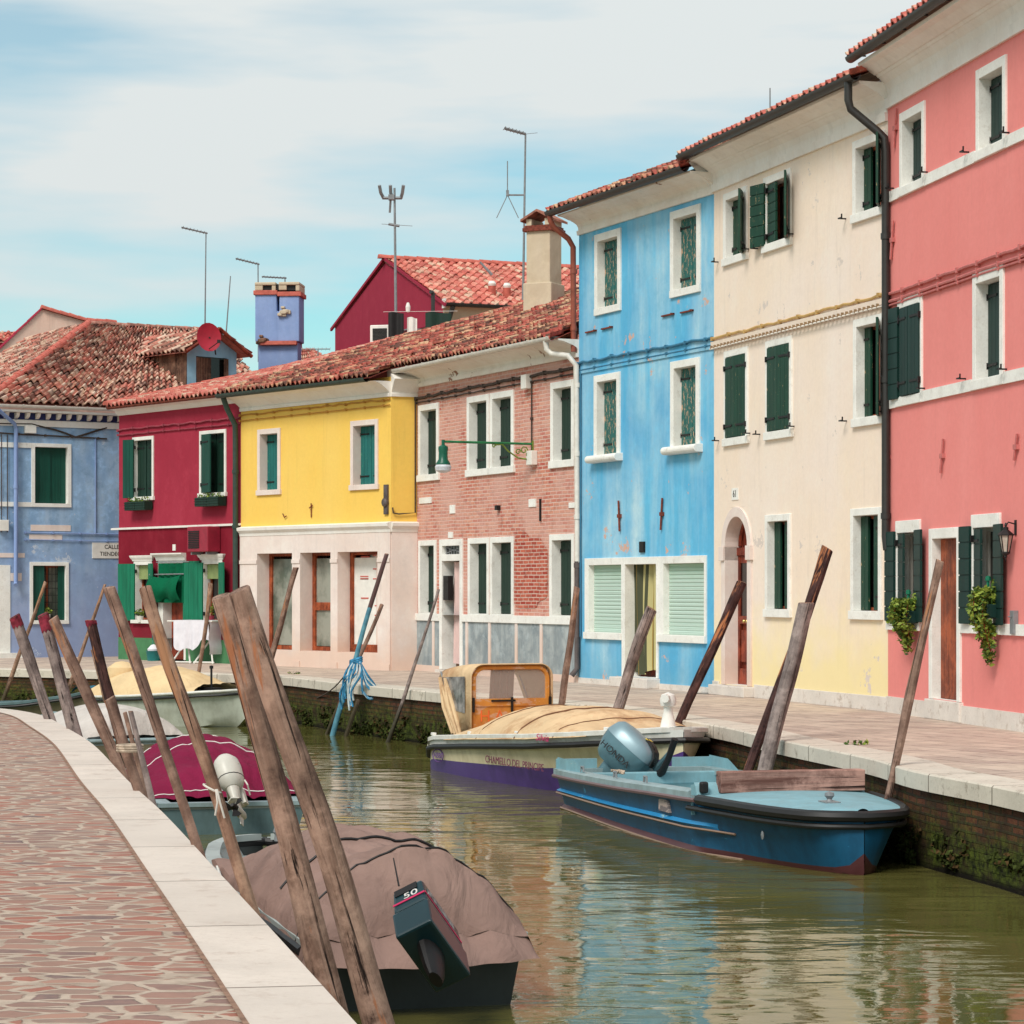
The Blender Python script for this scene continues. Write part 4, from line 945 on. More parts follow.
for r in (U1, U2):
    ww = window(h, r, .08, .09, .08, mat=M['whitepaint'], leaves=[('L', 0.0, .82, 165, -.03, M['sh_emer']), ('R', 1.0, .7, 160, -.04, M['sh_emer'])], sillproud=.1, glass=M['glass'])
    a, b_, c, d = r; m = MB(); m.loft([[Vector((x0_, y_, z_)) for x0_, y_, z_ in ((a-.04-e, .01, zz), (a-.04-e, -.04-e*.6, zz), (c+.04+e, -.04-e*.6, zz), (c+.04+e, .01, zz))] for zz, e in ((d, 0), (d+.03, .01), (d+.07, .05), (d+.11, .07), (d+.13, .07))]); m.build('hood', M['whitepaint'], ww)
    m = MB(); m.box((a+.1, .06, d-.42), (c-.1, .075, d-.1)); m.build('roller_blind', plain('olive_blind', S(136, 150, 96), .8), ww)
a, b_, c, d = UD; m = MB(); m.box((a, -.03, b_), (a+.22, .25, d)); m.box((c-.08, -.03, b_), (c, .25, d)); m.box((a+.22, -.03, d-.1), (c-.08, .25, d)); dfr = m.build('door_frame', M['whitepaint'], h)
m = MB(); m.box((a+.22, .2, b_), (c-.08, .24, d-.1)); m.build('door', M['redwood'], dfr)
m = MB(); m.loft([[Vector((x0_, y_, z_)) for x0_, y_, z_ in ((a-.05-e, .01, zz), (a-.05-e, -.05-e, zz), (c-e*0, -.05-e, zz), (c, .01, zz))] for zz, e in ((d, 0), (d+.08, .02), (d+.14, .1), (d+.17, .1))]); m.build('hood', M['whitepaint'], dfr)
leaf(h, 'R', c+.62, -.06, b_+.5 if False else U1[1]+.02, d-.02, .62, 4, M['sh_emer'])
prof_part('white_ledge', h, [(.0, zq-.02), (-.06, zq-.02), (-.06, zq+.02), (0, zq+.03)], -.28, f.W, M['whitepaint'])
cable(h, [(0, f.uv(121, 430)[1]), (f.W, f.uv(236, 418)[1])], .02, plain('red_cable', S(150, 60, 74), .7), sag=.03, seed=14); cable(h, [(0, f.uv(121, 434)[1]-.03), (f.W, f.uv(236, 423)[1]-.02)], .014, bpy.data.materials['red_cable'], sag=.01, seed=15)
u, v = f.uv(175, 547.5); m = MB(); m.box((u-.06, -.03, v-.07), (u+.06, -.012, v+.07)); m.build('number_plate', M['whitepaint'], h)
prof_part('cornice', h, [(.05, r_l-.02), (-.03, r_l-.02), (-.12, r_l+.08), (-.25, r_l+.12), (.05, r_l+.14)], 0, f.W, M['cornice2'])
gutter(h, .0, f.W, -.30, r_l+.16, M['rust'], .05)
ER = r_l+.2
roof('roof', h, (-.02, -.36, ER), (f.W+.0, -.36, ER), inv(f, Rg0), inv(f, Rg1), M['tileb'], pitchp=.18, seed=8)
ridgecap(h, [(.02, -.38, ER+.03), inv(f, Rg0)+Vector((0, 0, .02))], M['ridge'], .09)
pipe(h, [(f.W-.05, -.45, EY), (f.W-.02, -.35, EY-.3), (f.W-.05, -.12, EY-.65), (f.W-.07, -.1, EY-1.0), (f.W-.07, -.1, 1.6)], .06, M['gutterg'], collars=[(f.W-.07, -.1, z_) for z_ in (4.2, 3.0)])
pipe(h, [(f.W-.07, -.1, 1.62), (f.W-.07, -.1, .1)], .06, M['rust'])
ridgecap(h, [inv(f, p_) for p_ in (Rg0, Rg1)], M['ridge'], .09, seed=3)
FYr = [o for o in bpy.data.objects if o.name.startswith('yellow_house')][0]; ridgecap(FYr, [inv(FY, p_) for p_ in (Rg1, Rg3)], M['ridge'], .08, seed=4)
# ---- violet blue house at the far left
f = FV; h = house(f, 'violet_blue_house', 'mottled violet blue house with hipped tile roof, at the far left beside the crimson house')
v_l = (f.uv(15, 424)[1]+f.uv(110, 426)[1])/2
V1 = f.rect(31.6, 443.6, 71.5, 507.2); V2 = f.rect(30, 562, 69, 624)
wall(h, f.W, v_l+.3, opening_rects([V1, V2]), M['violet'], D=8, mrev=M['white'])
window(h, V1, .09, .09, .09, leaves=[('L', 0, .52, 0, .09, M['sh_vio'], False, False), ('R', 1, .5, 0, .12, M['sh_vio'], False, False)], sillproud=.04, silltrim=0)
w2 = window(h, V2, .08, .09, .09, leaves=[('L', 0, .36, 10, .06, M['sh_vio'], False, False), ('R', 1, .2, 0, .06, M['sh_vio'], False, False)], sillproud=.05, silltrim=0, glass=M['glassg'])
m = MB(); a, b_, c, d = V2
for i in range(5): x = a+.32+i*.09; m.tube([(x, .08, b_+.1), (x, .08, d-.1)], .007, 5)
for i in range(7): z = b_+.18+i*.17; m.tube([(a+.3, .08, z), (a+.74, .08, z)], .007, 5)
m.build('window_grille', M['iron'], w2)
m = MB(); z1 = V1[3]; z0 = V1[1]; m.box((0, -.03, z0), (V1[0]-.002, 0, z0+.11)); m.box((0, -.03, z1-.12), (V1[0]-.002, 0, z1-.0)); m.build('sill_band', M['white'], h)
m = MB()
for (x0, y0, x1, y1) in ((31, 525, 71, 531), (29.5, 534.5, 62.5, 540), (-2, 553, 25, 557.5), (0, 573, 22, 581)):
    a, b_, c, d = f.rect(x0, y0, x1, y1); m.box((a, -.012, b_), (c, 0, d))
m.build('bare_plaster_patch', M['pinkstone'], h, split=True)
a, b_, c, d = f.rect(-8, 565, 10.5, 664); m = MB(); m.box((a, -.02, 0), (c, 0, d)); m.build('white_wall_panel', M['white'], h)
m = MB(); m.box((0, -.2, 0), (f.u(22), -.0, .12)); m.build('doorstep', M['white'], h)
u, _ = f.uv(14.5, 500); pipe(h, [(u, -.1, v_l-.12), (u, -.1, f.uv(14.5, 582)[1]), (u-.04, -.2, f.uv(14.5, 585)[1])], .05, M['lav'], collars=[(u, -.1, f.uv(14.5, 487)[1])])
pipe(h, [(-.02, -.5, v_l+.3), (u-.05, -.14, v_l-.02), (u, -.1, v_l-.14)], .045, M['lav'])
a, b_, c, d = f.rect(24, 426, 35, 433.5); m = MB(); m.box((a, -.14, b_), (c, 0, d)); m.build('junction_box', M['whitepaint'], h, bevel=.01)
a, b_, c, d = f.rect(-2, 520, 7.5, 531); m = MB(); m.box((a, -.14, b_), (c, 0, d)); m.build('meter_box', M['whitepaint'], h, bevel=.01)
z1 = f.uv(60, 430)[1]; z2 = f.uv(60, 436.5)[1]
cable(h, [(0, z1+.1), (1.0, z1+.12), (1.6, z1), (2.1, z2), (2.9, z2+.25)], .022, M['cable'], sag=.01, seed=3, knots=False); cable(h, [(0, z2+.04), (2.9, z2-.02)], .018, M['cable'], sag=.008, seed=6)
z3 = f.uv(60, 533)[1]; cable(h, [(f.u(25), z3), (f.W, z3-.03)], .015, M['lav'], sag=.005); cable(h, [(f.u(25), z3-.17), (f.W, z3-.2)], .012, M['lav'], sag=.005)
cable(h, [(f.u(95), z2), (f.u(95), z3)], .014, M['lav'], sag=0, knots=False, name='wire')
m = MB(); x = f.u(2); 
for xx in (f.u(1), f.u(7)): m.tube([(xx, -.03, z2), (xx, -.03, z3)], .012, 5)
m.build('wire', M['cable'], h)
prof_part('white_band', h, [(.0, v_l-.06), (-.04, v_l-.06), (-.05, v_l+.08), (0, v_l+.1)], 0, f.W, M['cornice2'])
m = MB(); n = int(f.W/.26)
for i in range(n): x = .05+i*.26; m.loft([[Vector((x+dx, y, z)) for y, z in ((0, v_l+.11), (-.14, v_l+.16), (-.2, v_l+.25), (0, v_l+.25))] for dx in (0, .08)])
m.build('cornice_bracket', M['cornice2'], h, split=True)
m = MB(); m.box((0, -.012, v_l+.1), (f.W, -.0, v_l+.26)); m.build('cornice_frieze', plain('navy_paint', S(44, 52, 104), .8), h)
m = MB(); m.box((-.2, -.3, v_l+.26), (f.W, .05, v_l+.31)); m.build('eave_board', M['cornice2'], h)
gutter(h, -.25, f.W, -.34, v_l+.42, M['gutterw'], .07)
EV = v_l+.48
def vpt(px, py, Z): return inv(f, P(px, py, Z))
hipT = vpt(88, 323, 64.6); rgE = vpt(212, 330, 68.5)
eL = Vector((-.3, -.40, EV)); eR = Vector((f.W+.6, -.40, EV))
def tri_roof(e0, e1, r0, r1, nm='roof', **kw): return roof(nm, h, e0, e1, r0, r1, M['tilev'], **kw)
tri_roof(eL, Vector((f.W+2.2, -.4, EV)), hipT, rgE, pitchp=.2, seed=11, jit=.03)
tri_roof(Vector((-.3, 8.0, EV)), eL, Vector((hipT.x, 8.0, hipT.z)), hipT, pitchp=.2, seed=12, jit=.03, back=0)
ridgecap(h, [eL+Vector((0,0,.0)), hipT+Vector((0,0,.0))], M['ridge'], .10); ridgecap(h, [hipT, rgE], plain('old_ridge_clay', S(184, 130, 114), .9, .1, .3, 6), .08, seed=5)
# dormer on this roof: front gable to the right, board side wall
dP = P(187, 392, 63.0); fd = Vector((.68, -.73, 0))      # direction its front faces
sdv = Vector((-fd.y, fd.x, 0))                            # to the right of the front seen from outside -> (.73,.68)
Zf = 63.0; s_ = Zf/F
bl = P(187, 402, Zf); wdt = 1.55
def D_(a, b, z): return inv(f, Vector((bl.x, bl.y, 0))+sdv*a-fd*b+Vector((0, 0, z)))   # a: across, b: back
ze = H+(HZ-349)*s_; zp = H+(HZ-332)*s_; zb_ = H+(HZ-405)*s_
m = MB(); m.face([D_(0,0,zb_), D_(.28,0,zb_), D_(.28,0,ze-.16), D_(0,0,ze-.16)]); m.face([D_(wdt-.3,0,zb_), D_(wdt,0,zb_), D_(wdt,0,ze-.16), D_(wdt-.3,0,ze-.16)]); m.face([D_(0,0,ze-.16), D_(wdt,0,ze-.16), D_(wdt,0,ze), D_(wdt/2,0,zp+.02), D_(0,0,ze)])
m.face([D_(wdt,0,zb_), D_(wdt,2.6,zb_), D_(wdt,2.6,ze), D_(wdt,0,ze)])
dm = m.build('dormer', plaster('dormer_blue', S(142, 184, 206), S(160, 196, 212), S(110, 160, 190), 3), h, fix=False)
m = MB(); m.face([D_(0,0,zb_), D_(0,2.8,zb_), D_(0,2.8,ze), D_(0,0,ze)]); m.build('dormer_side', M['greywood'], dm, fix=False)
m = MB(); m.face([D_(.28,.06,zb_), D_(wdt-.3,.06,zb_), D_(wdt-.3,.06,ze-.16), D_(.28,.06,ze-.16)]); m.build('dormer_pane', M['glass'], dm, fix=False)
for a0, a1, bk in ((.28, .78, .03), (wdt-.42, wdt-.28, -.05)):
    m = MB(); n = 3
    for i in range(n):
        x0, x1 = a0+(a1-a0)*i/n, a0+(a1-a0)*(i+1)/n-.01
        m.loft([[D_(x0, bk, z), D_(x1, bk, z), D_(x1, bk+.03, z), D_(x0, bk+.03, z)] for z in (zb_, ze-.18)])
    m.build('dormer_shutter', M['greywood'], dm)
roof('dormer_roof', dm, D_(-.25, 3.0, ze-.06), D_(-.25, -.3, ze-.06), D_(wdt/2, 3.0, zp+.12), D_(wdt/2, -.3, zp+.12), M['tilev'], pitchp=.19, row=.3, back=0, seed=21)
roof('dormer_roof', dm, D_(wdt+.25, -.3, ze-.06), D_(wdt+.25, 3.0, ze-.06), D_(wdt/2, -.3, zp+.12), D_(wdt/2, 3.0, zp+.12), M['tilev'], pitchp=.19, row=.3, back=0, seed=22)
m = MB()
for sg in (0, 1):
    q_ = [D_(-.25 if not sg else wdt+.25, -.32, ze-.1), D_(wdt/2, -.32, zp+.12)]
    m.tube(q_, .05, 6)
m.build('barge_board', M['redwood'], dm)
# ---- peach house behind, burgundy house behind, chimneys
def wpoly(m, pts, thick=None): m.face(pts)
e = empty('peach_house', P(40, 650, 69), 0, 'peach plastered house whose gable rises behind the hipped roof at the left', 'house', 'houses behind the quay row')
o_ = e.location
def Lp(px, py, Z): return P(px, py, Z)-Vector(o_)
A1, A2, A3 = (-26, 372, 68.0), (41, 309, 69.0), (87, 322, 69.6)
m = MB(); top = [Lp(*A1), Lp(*A2), Lp(*A3), Lp(205, 328, 74)]
for a, b_ in zip(top[:-1], top[1:]):
    m.face([Vector((a.x, a.y, -1)), Vector((b_.x, b_.y, -1)), b_, a])
bk = Vector((.2, 6, 0)); m.face([top[0], top[1], top[1]+bk, top[0]+bk]); m.face([top[1], top[2], top[2]+bk, top[1]+bk]); m.face([top[2], top[3], top[3]+bk, top[2]+bk])
for t_ in (top[0], top[3]): m.face([Vector((t_.x, t_.y, -1)), t_, t_+bk, Vector((t_.x, t_.y, -1))+bk])
m.build('wall', M['peach'], e, fix=False)
ridgecap(e, [top[1]+Vector((0,0,.03)), top[2]+Vector((0,0,.03)), Lp(115, 322.5, 70)], M['ridge'], .10, .25, name='wall_coping')
ridgecap(e, [top[0], top[1]], M['burg'], .05, .5, name='verge_trim')
# burgundy house
Ze = 63.0; w0 = .071*Ze
bd = Vector((.93, .37, 0)).normalized()
E0 = P(443, 303, Ze); 
class FF(Fac): pass
g = Fac((E0.x, E0.y), (E0.x+bd.x*8.5, E0.y+bd.y*8.5))
h = empty('burgundy_house', g.A, g.rz, 'burgundy gabled house with a clean tiled roof, rising behind the brick and yellow houses', 'house', 'houses behind the quay row')
ze = E0.z-.15; zr = H+(HZ-259)*(Ze+.93*w0)/F; zb_ = H+(HZ-328)*(Ze+1.86*w0)/F
m = MB(); m.face([(0,0,0), (0,2*w0,0), (0,2*w0,zb_), (0,w0,zr-.1), (0,0,ze+.1)]); m.build('gable_wall', M['burg'], h, fix=False)
m = MB(); m.face([(0,0,0), (g.W,0,0), (g.W,0,ze+.1), (0,0,ze+.1)]); m.face([(g.W,0,0), (g.W,2*w0,0), (g.W,2*w0,zb_), (g.W,w0,zr-.1), (g.W,0,ze+.1)]); m.face([(0,2*w0,0), (g.W,2*w0,0), (g.W,2*w0,zb_), (0,2*w0,zb_)]); m.build('wall', M['beige'], h, fix=False)
roof('roof', h, (-.05, -.25, ze+.1), (g.W, -.25, ze+.1), (-.05, w0, zr), (g.W, w0, zr+.0), M['tileb'], pitchp=.235, row=.36, back=w0, A=.05, seed=31, bs=(zr-zb_)/w0)
ridgecap(h, [(-.2, w0, zr+.03), (g.W, w0, zr+.03)], M['ridge'], .10)
m = MB()
for a, b_ in (((-.04, -.3, ze+.08), (-.04, w0, zr+.02)), ((-.04, w0, zr+.02), (-.04, 2*w0+.25, zb_-.02))): m.loft([[Vector(a)+Vector((dx, 0, dz)) for dx, dz in ((-.03,-.05),(.03,-.05),(.03,.03),(-.03,.03))], [Vector(b_)+Vector((dx, 0, dz)) for dx, dz in ((-.03,-.05),(.03,-.05),(.03,.03),(-.03,.03))]])
m.build('verge_trim', M['burg'], h)
gutter(h, -.05, 4.2, -.33, ze+.12, M['gutter'], .08); pipe(h, [(.15, -.33, ze+.05), (.1, -.2, ze-.25), (-.02, -.05, ze-.5), (-.02, -.05, ze-2)], .06, M['gutter'])
m = MB(); s2 = w0*1.05; zz = ze-.28
m.box((-.05, .2, zz-.05), (0, 2*w0-.2, zz+.03)); m.build('string_course', M['burg'], h)
m = MB(); m.box((-.9, .1, zz-.26), (-.0, 1.5, zz-.23)); lean = m.build('lean_to_roof', M['galv'], h)
m = MB()
pole = P(433, 293, 61.5)-g.A; q_ = Vector((pole.dot(g.d), pole.dot(g.n), pole.z)); m.tube([(q_.x, q_.y, q_.z-2.2), (q_.x, q_.y, q_.z)], .05, 8); m.tube([(q_.x, q_.y, q_.z), (q_.x-.08, q_.y-.05, q_.z+.02)], .05, 8); m.build('flue_pipe', M['gutter'], h)
def stub(px, py):
    p = P(px, py, 64.5)-g.A; q_ = Vector((p.dot(g.d), p.dot(g.n), p.z)); m = MB(); m.lathe([(.11, -.7), (.10, -.1), (.11, -.08)], 12, 0, q_); o = m.build('chimney', M['ridge'], h, True)
    m = MB(); m.lathe([(.0, -.08), (.09, -.08), (.11, -.02), (.07, .05), (0, .06)], 10, 0, q_); m.build('chimney_cowl', M['whitepaint'], o, True)
stub(492, 283); stub(507, 285)
m = MB(); m.box((-.14, .35, ze-1.5), (-.08, .95, ze-.62)); m.build('small_shutter', M['sh_dark'], h)
p = P(406, 301.5, 62.5)-g.A; q_ = Vector((p.dot(g.d), p.dot(g.n), p.z)); m = MB(); m.box((-.04, q_.y-.1, q_.z-.12), (0, q_.y+.1, q_.z+.12)); m.build('wall_lamp_fitting', M['whitepaint'], h)
# air conditioner on burgundy wall
def aircon(name, loc_, rz_, mat, label, w_=.85, h_=.62, d_=.34, parent=None):
    e = empty(name, loc_, rz_, label, 'air conditioner'); m = MB(); m.box((-w_/2, -d_, 0), (w_/2, 0, h_)); m.build('casing', mat, e, bevel=.02)
    m = MB(); n = 10; 
    for i in range(n): m.box((-w_/2+.07, -d_-.015, .08+i*(h_-.16)/n), (w_*.1, -d_-.002, .08+i*(h_-.16)/n+.025))
    m.build('grille', M['iron'], e)
    m = MB(); m.box((-w_/2+.1, -.3, -.06), (-w_/2+.14, .0, -.001)); m.box((w_/2-.14, -.3, -.06), (w_/2-.1, 0, -.001)); m.build('bracket', M['galv'], e)
    return e
p = P(388, 345, 61.2); aircon('air_conditioner', p, g.rz-R(35), M['whitepaint'], 'small white air conditioner in front of the burgundy gable wall', .72, .46)
u_, v_ = FR.uv(211, 552); aircon('air_conditioner', FR.pt(u_, v_, -.02), FR.rz, plain('red_casing', S(150, 36, 56), .5), 'red painted air conditioner under the white ledge of the crimson house', .86, .56, .34)
# washing on a line near the burgundy wall
e = empty('laundry', P(408, 330, 60.6), 0, 'dark and white laundry hung beside the burgundy wall', 'laundry')
for (x0, x1, z0, z1, mt) in ((-.48, -.1, -.45, .42, 'iron'), (-.02, .22, -.45, .30, 'whitepaint'), (.42, 1.05, -.2, .42, 'sh_dark')):
    m = MB(); m.grid(lambda u, v: Vector((x0+(x1-x0)*u, .03*math.sin(u*9+x0*7), z0+(z1-z0)*v+.02*math.sin(u*5))), 12, 4); m.build('garment', M[mt], e, smooth=True)
m = MB(); m.tube([(-.6, 0, .44), (1.2, 0, .46)], .005, 5); m.lathe([(0, .42), (.05, .44), (.06, .56), (.03, .66), (0, .67)], 10); m.build('clothes_line', M['whitepaint'], e)
# periwinkle twin chimney
e = empty('twin_chimney', P(280, 372, 66), 0, 'periwinkle blue twin chimney with brick pots and a broken side, standing over the ridge', 'chimney')
s_ = 66/F; T = Matrix.Rotation(R(-5), 4, 'Z')
def bx_(m, px0, px1, py0, py1, d0, d1, mi=0): m.box(((px0-280)*s_, d0, (372-py1)*s_), ((px1-280)*s_, d1, (372-py0)*s_), mi, T)
m = MB(); pf = [(257.5, 343), (257.5, 293), (279, 293), (279.5, 313), (281.8, 313), (281.8, 295.5), (302, 295.5), (302, 343)]
m.loft([[T @ Vector(((px-280)*s_, d, (372-py)*s_)) for px, py in pf] for d in (-.38, .38)]); bx_(m, 260, 300, 343.1, 380, -.30, .30); m.build('shaft', M['lav'], e, bevel=.06)
m = MB(); bx_(m, 256, 280, 292, 296.5, -.43, .43); bx_(m, 280, 304, 293.5, 298, -.42, .42); bx_(m, 262, 299.5, 342.5, 346.5, -.45, .45); m.build('tile_band', M['ridge'], e, bevel=.015)
m = MB()
for a_ in (257.5, 281.5):
    bx_(m, a_, a_+8, 286, 292, -.42, .42); bx_(m, a_+17, a_+21, 287, 293, -.42, .42); bx_(m, a_, a_+21, 284, 287, -.44, .44)
m.build('pot', M['beige'], e, bevel=.02)
m = MB(); bx_(m, a_-20, a_+19, 286, 292, -.36, .36); m.build('flue_opening', M['iron'], e)
def rubble(name, px, py, r_, col_, dy=-.44):
    m = MB(); rr_ = random.Random(9)
    for i in range(14): 
        a = rr_.uniform(0, 6.3); q_ = rr_.uniform(0, r_); x = (px-280)*s_+q_*math.cos(a); z = (372-py)*s_+q_*math.sin(a)*.9; t = rr_.uniform(.04, .09)
        m.box((x-t, dy-rr_.uniform(0, .06), z-t*.6), (x+t, dy+.12, z+t*.6), 0, T)
    m.build(name, col_, e, bevel=.015)
rubble('broken_brick', 287, 314, .17, M['beige']); rubble('broken_brick', 265, 342, .16, M['greywood'])
# small distant roof pieces
e = empty('far_roof', P(308, 372, 74), 0, 'small tiled roof end just right of the twin chimney', 'roof'); o_ = Vector(e.location)
roof('roof', e, P(298, 372, 73)-o_, P(330, 362, 75)-o_, P(300, 349, 75)-o_, P(312, 349, 76)-o_, M['tileb'], pitchp=.22, seed=41)
e = empty('brick_chimney', P(8, 372, 80), 0, 'little brick chimney with tiled cap at the left edge', 'chimney'); o_ = Vector(e.location)
m = MB(); m.box((-.8, -.3, 0), (.1, .3, 1.0)); m.build('shaft', M['burg'], e)
roof('chimney_cap', e, (-1.0, -.5, .95), (.3, -.5, .95), (-1.0, .1, 1.3), (.2, .1, 1.3), M['tileb'], pitchp=.2, seed=42)
# backing houses so that no gap opens behind the rooftops from the side
# ------------------------------------------------------------ street name sign, lamp, lantern, dish, aerials
f = FV; u, v = f.uv(106.5, 550.5); u0 = f.u(92)
e = empty('street_sign', f.pt(u0, 0, 0)+Vector((0, 0, 0)), f.rz, 'white street name plate with black lettering at the corner of the violet blue wall', 'street sign')
hgt = .385; zc = v
m = MB(); m.box((0, -.02, zc-hgt/2), (1.35, -.001, zc+hgt/2)); m.build('plate', M['whitepaint'], e, bevel=.004)
text_mesh('lettering', 'CALLE', M['iron'], e, Matrix.Translation((.50, -.022, zc+.085)) @ Matrix.Rotation(R(90), 4, 'X'), .14, sx_=.95)
text_mesh('lettering', 'TIENDEGO', M['iron'], e, Matrix.Translation((.52, -.022, zc-.085)) @ Matrix.Rotation(R(90), 4, 'X'), .14, sx_=.95)
f = FK; u, v = f.uv(533, 444)
e = empty('wall_lamp', f.pt(u, v, 0), f.rz, 'green bell shaped street lamp on a long scrolled bracket fixed to the brick wall', 'street lamp')
green = plain('lamp_green', S(30, 120, 70), .45, .5, .2, 9); oldg = plain('worn_lamp_green', S(120, 140, 60), .7, .3, .3, 14)
LA = 1.78
m = MB(); m.tube([(0, 0, 0), (0, -LA, .0)], .022, 8); m.build('arm', green, e)
m = MB(); m.box((-.03, -.03, -.3), (.03, 0, .06)); m.tube([(0, -.02, -.25), (0, -.12, -.28), (0, -.3, -.26), (0, -.5, -.14), (0, -.62, -.02)], .016, 6)
for cy, cz, r_ in ((-.18, -.12, .08), (-.3, -.15, .06), (-.10, -.2, .05), (-.78, -.05, .045)): m.tube([(0, cy+r_*(1-t*.09)*math.cos(t*.9), cz+r_*(1-t*.09)*math.sin(t*.9)) for t in range(9)], .012, 5)
m.tube([(0, -.62, -.02), (0, -.7, -.03), (0, -.82, -.01)], .014, 6); m.build('scroll_bracket', oldg, e)
m = MB(); m.lathe([(0, .03), (.03, .03), (.03, -.06), (.085, -.09), (.09, -.13), (.08, -.2), (.085, -.32), (.13, -.39), (.13, -.41), (0, -.41)], 18, 0, (0, -LA, 0)); m.build('bell_shade', plain('lamp_shade_green', S(10, 92, 68), .35, .5), e, True)
m = MB(); m.lathe([(.12, -.41), (.15, -.45), (.14, -.52), (.06, -.56), (0, -.56)], 18, 0, (0, -LA, 0)); m.build('diffuser', plain('frosted_glass', S(216, 216, 220), .25, .5), e, True)
f = FP; u, v = f.uv(1016, 540.5)
e = empty('wall_lantern', f.pt(u, v, 0), f.rz, 'black iron lantern on the pink wall right of the shutters', 'wall lamp'); e.scale = (.62, .62, .62)
m = MB(); m.tube([(0, 0, .3), (0, -.15, .34), (0, -.2, .26)], .014, 6); m.box((-.04, -.02, .1), (.04, 0, .38))
for a in range(6):
    t = a*math.pi/3; m.tube([(.07*math.cos(t), -.2+.07*math.sin(t), -.22), (.13*math.cos(t), -.2+.13*math.sin(t), .10)], .010, 5)
m.lathe([(.02, .26), (.05, .24), (.05, .2), (.155, .11), (.155, .09), (.0, .09)], 6, 0, (0, -.2, 0)); m.lathe([(.0, .33), (.012, .33), (.03, .28), (.01, .25), (0, .25)], 8, 0, (0, -.2, 0)); m.lathe([(.08, -.21), (.08, -.24), (.03, -.28), (.03, -.31), (.012, -.33), (0, -.4)], 6, 0, (0, -.2, 0)); m.build('lantern_frame', M['iron'], e)
m = MB(); m.lathe([(0, -.21), (.062, -.21), (.12, .09), (0, .09)], 6, 0, (0, -.2, 0)); m.build('lantern_glass', plain('milky_glass', S(190, 180, 166), .2, .5), e)
e = empty('wall_plate', f.pt(*f.uv(1016.5, 634), 0), f.rz, 'small grey metal plate on the pink wall below the lantern', 'plate'); m = MB(); m.box((-.06, -.06, 0), (.06, -.0, .27)); m.tube([(0, -.06, .2), (0, -.1, .2)], .01, 6); m.build('plate_body', M['galv'], e, bevel=.004)
# satellite dish
e = empty('satellite_dish', P(209, 337, 62.4), 0, 'round crimson satellite dish fixed at the dormer gable', 'satellite dish')
m = MB(); n = 20; rd = 12*62.4/F; secs = []
m.loft([[Vector((rd*k/6*math.cos(t), (1-(k/6)**2)*-.06*-1, rd*1.2*k/6*math.sin(t))) for t in [2*math.pi*i/n for i in range(n)]] for k in range(1, 7)]+[[Vector((rd*k/6*math.cos(t), (1-(k/6)**2)*.06+.02, rd*1.2*k/6*math.sin(t))) for t in [2*math.pi*i/n for i in range(n)]] for k in range(6, 0, -1)])
m.build('dish', plain('dish_red', S(170, 34, 54), .5, .4, .1, 5), e, True, rz=(R(4), R(-14), R(10)))
m = MB(); m.tube([(0, .05, 0), (.1, .25, -.15), (.12, .4, -.4)], .02, 6); m.tube([(0, -.0, -rd), (.28, -.3, -.15)], .012, 5); m.box((.24, -.34, -.18), (.32, -.26, -.1)); m.build('bracket', M['iron'], e)
# aerials
def aerial(base, top, kind, label, Z, r_=.016, **kw):
    pb, pt_ = P(*base, Z), P(*top, Z); e = empty('antenna', pb, 0, label, 'antenna', 'rooftop antennas'); s = Z/F
    d = pt_-pb; m = MB(); m.tube([(0,0,0), d], [r_*1.4, r_], 6); m.build('mast', M['galv'], e)
    m = MB(); fn = kw.get('fn')
    if fn: fn(m, d, s); m.build('aerial_head', kw.get('mat', M['galv']), e)
    return e
def yagi(L_, tilt, off=0, els=7, eh=.12):
    def fn(m, d, s):
        a = d+Vector((off*s, 0, -1*s)); b_ = a+Vector((-L_*s, -.3, tilt*s)); m.tube([a+(a-b_)*.06, b_], .022, 6)
        for i in range(els): q_ = a.lerp(b_, (i+.6)/els); m.tube([q_+Vector((.05, -eh*2, 0)), q_+Vector((-.05, eh*2, 0))], .008, 4)
    return fn
aerial((205, 325), (206, 232), 0, 'tall thin mast with one horizontal aerial above the dormer', 66, fn=yagi(23, 4))
aerial((226, 335), (230.5, 276), 0, 'short bare mast leaning slightly, right of the satellite dish', 64, .014)
aerial((258.5, 362), (258, 263), 0, 'mast with horizontal aerial just left of the twin chimney', 67, fn=yagi(21, 4))
aerial((285, 300), (285, 277), 0, 'low aerial peeping over the twin chimney', 70, fn=yagi(22, 0))
def two(m, d, s):
    m.tube([d+Vector((-18*s, 0, 0)), d+Vector((12*s, 0, 0))], .016, 5)
    for k in range(-4, 4): m.tube([d+Vector((k*4*s, -.1, -.05)), d+Vector((k*4*s, .1, .05))], .008, 4)
aerial((318, 360), (318, 349), 0, 'low horizontal aerial above the far roof right of the twin chimney', 72, fn=two)
def panel(m, d, s):
    c = d+Vector((-3*s, 0, -8*s))
    for x0, x1 in ((-12, -8), (-1, 1), (12, 9)):
        m.tube([c+Vector((x0*s, -.1, 10*s)), c+Vector((x0*s*.9, 0, 3*s)), c+Vector((x1*s, .1, -2*s))], .045, 5)
    m.tube([c+Vector((-8*s, 0, -2*s)), c+Vector((9*s, 0, -2*s))], .04, 5); m.box(c+Vector((-3*s, -.1, -4*s)), c+Vector((3*s, .1, 1*s))); m.tube([c+Vector((-1*s, 0, -4*s)), c+Vector((-2*s, .1, -16*s))], .03, 5)
    q_ = d+Vector((0, 0, -37*s)); m.tube([q_+Vector((-6*s, 0, 1*s)), q_+Vector((5*s, 0, -1*s))], .035, 5); m.tube([q_+Vector((-13*s, 0, 1*s)), q_+Vector((18*s, 0, -1*s))], .008, 4)
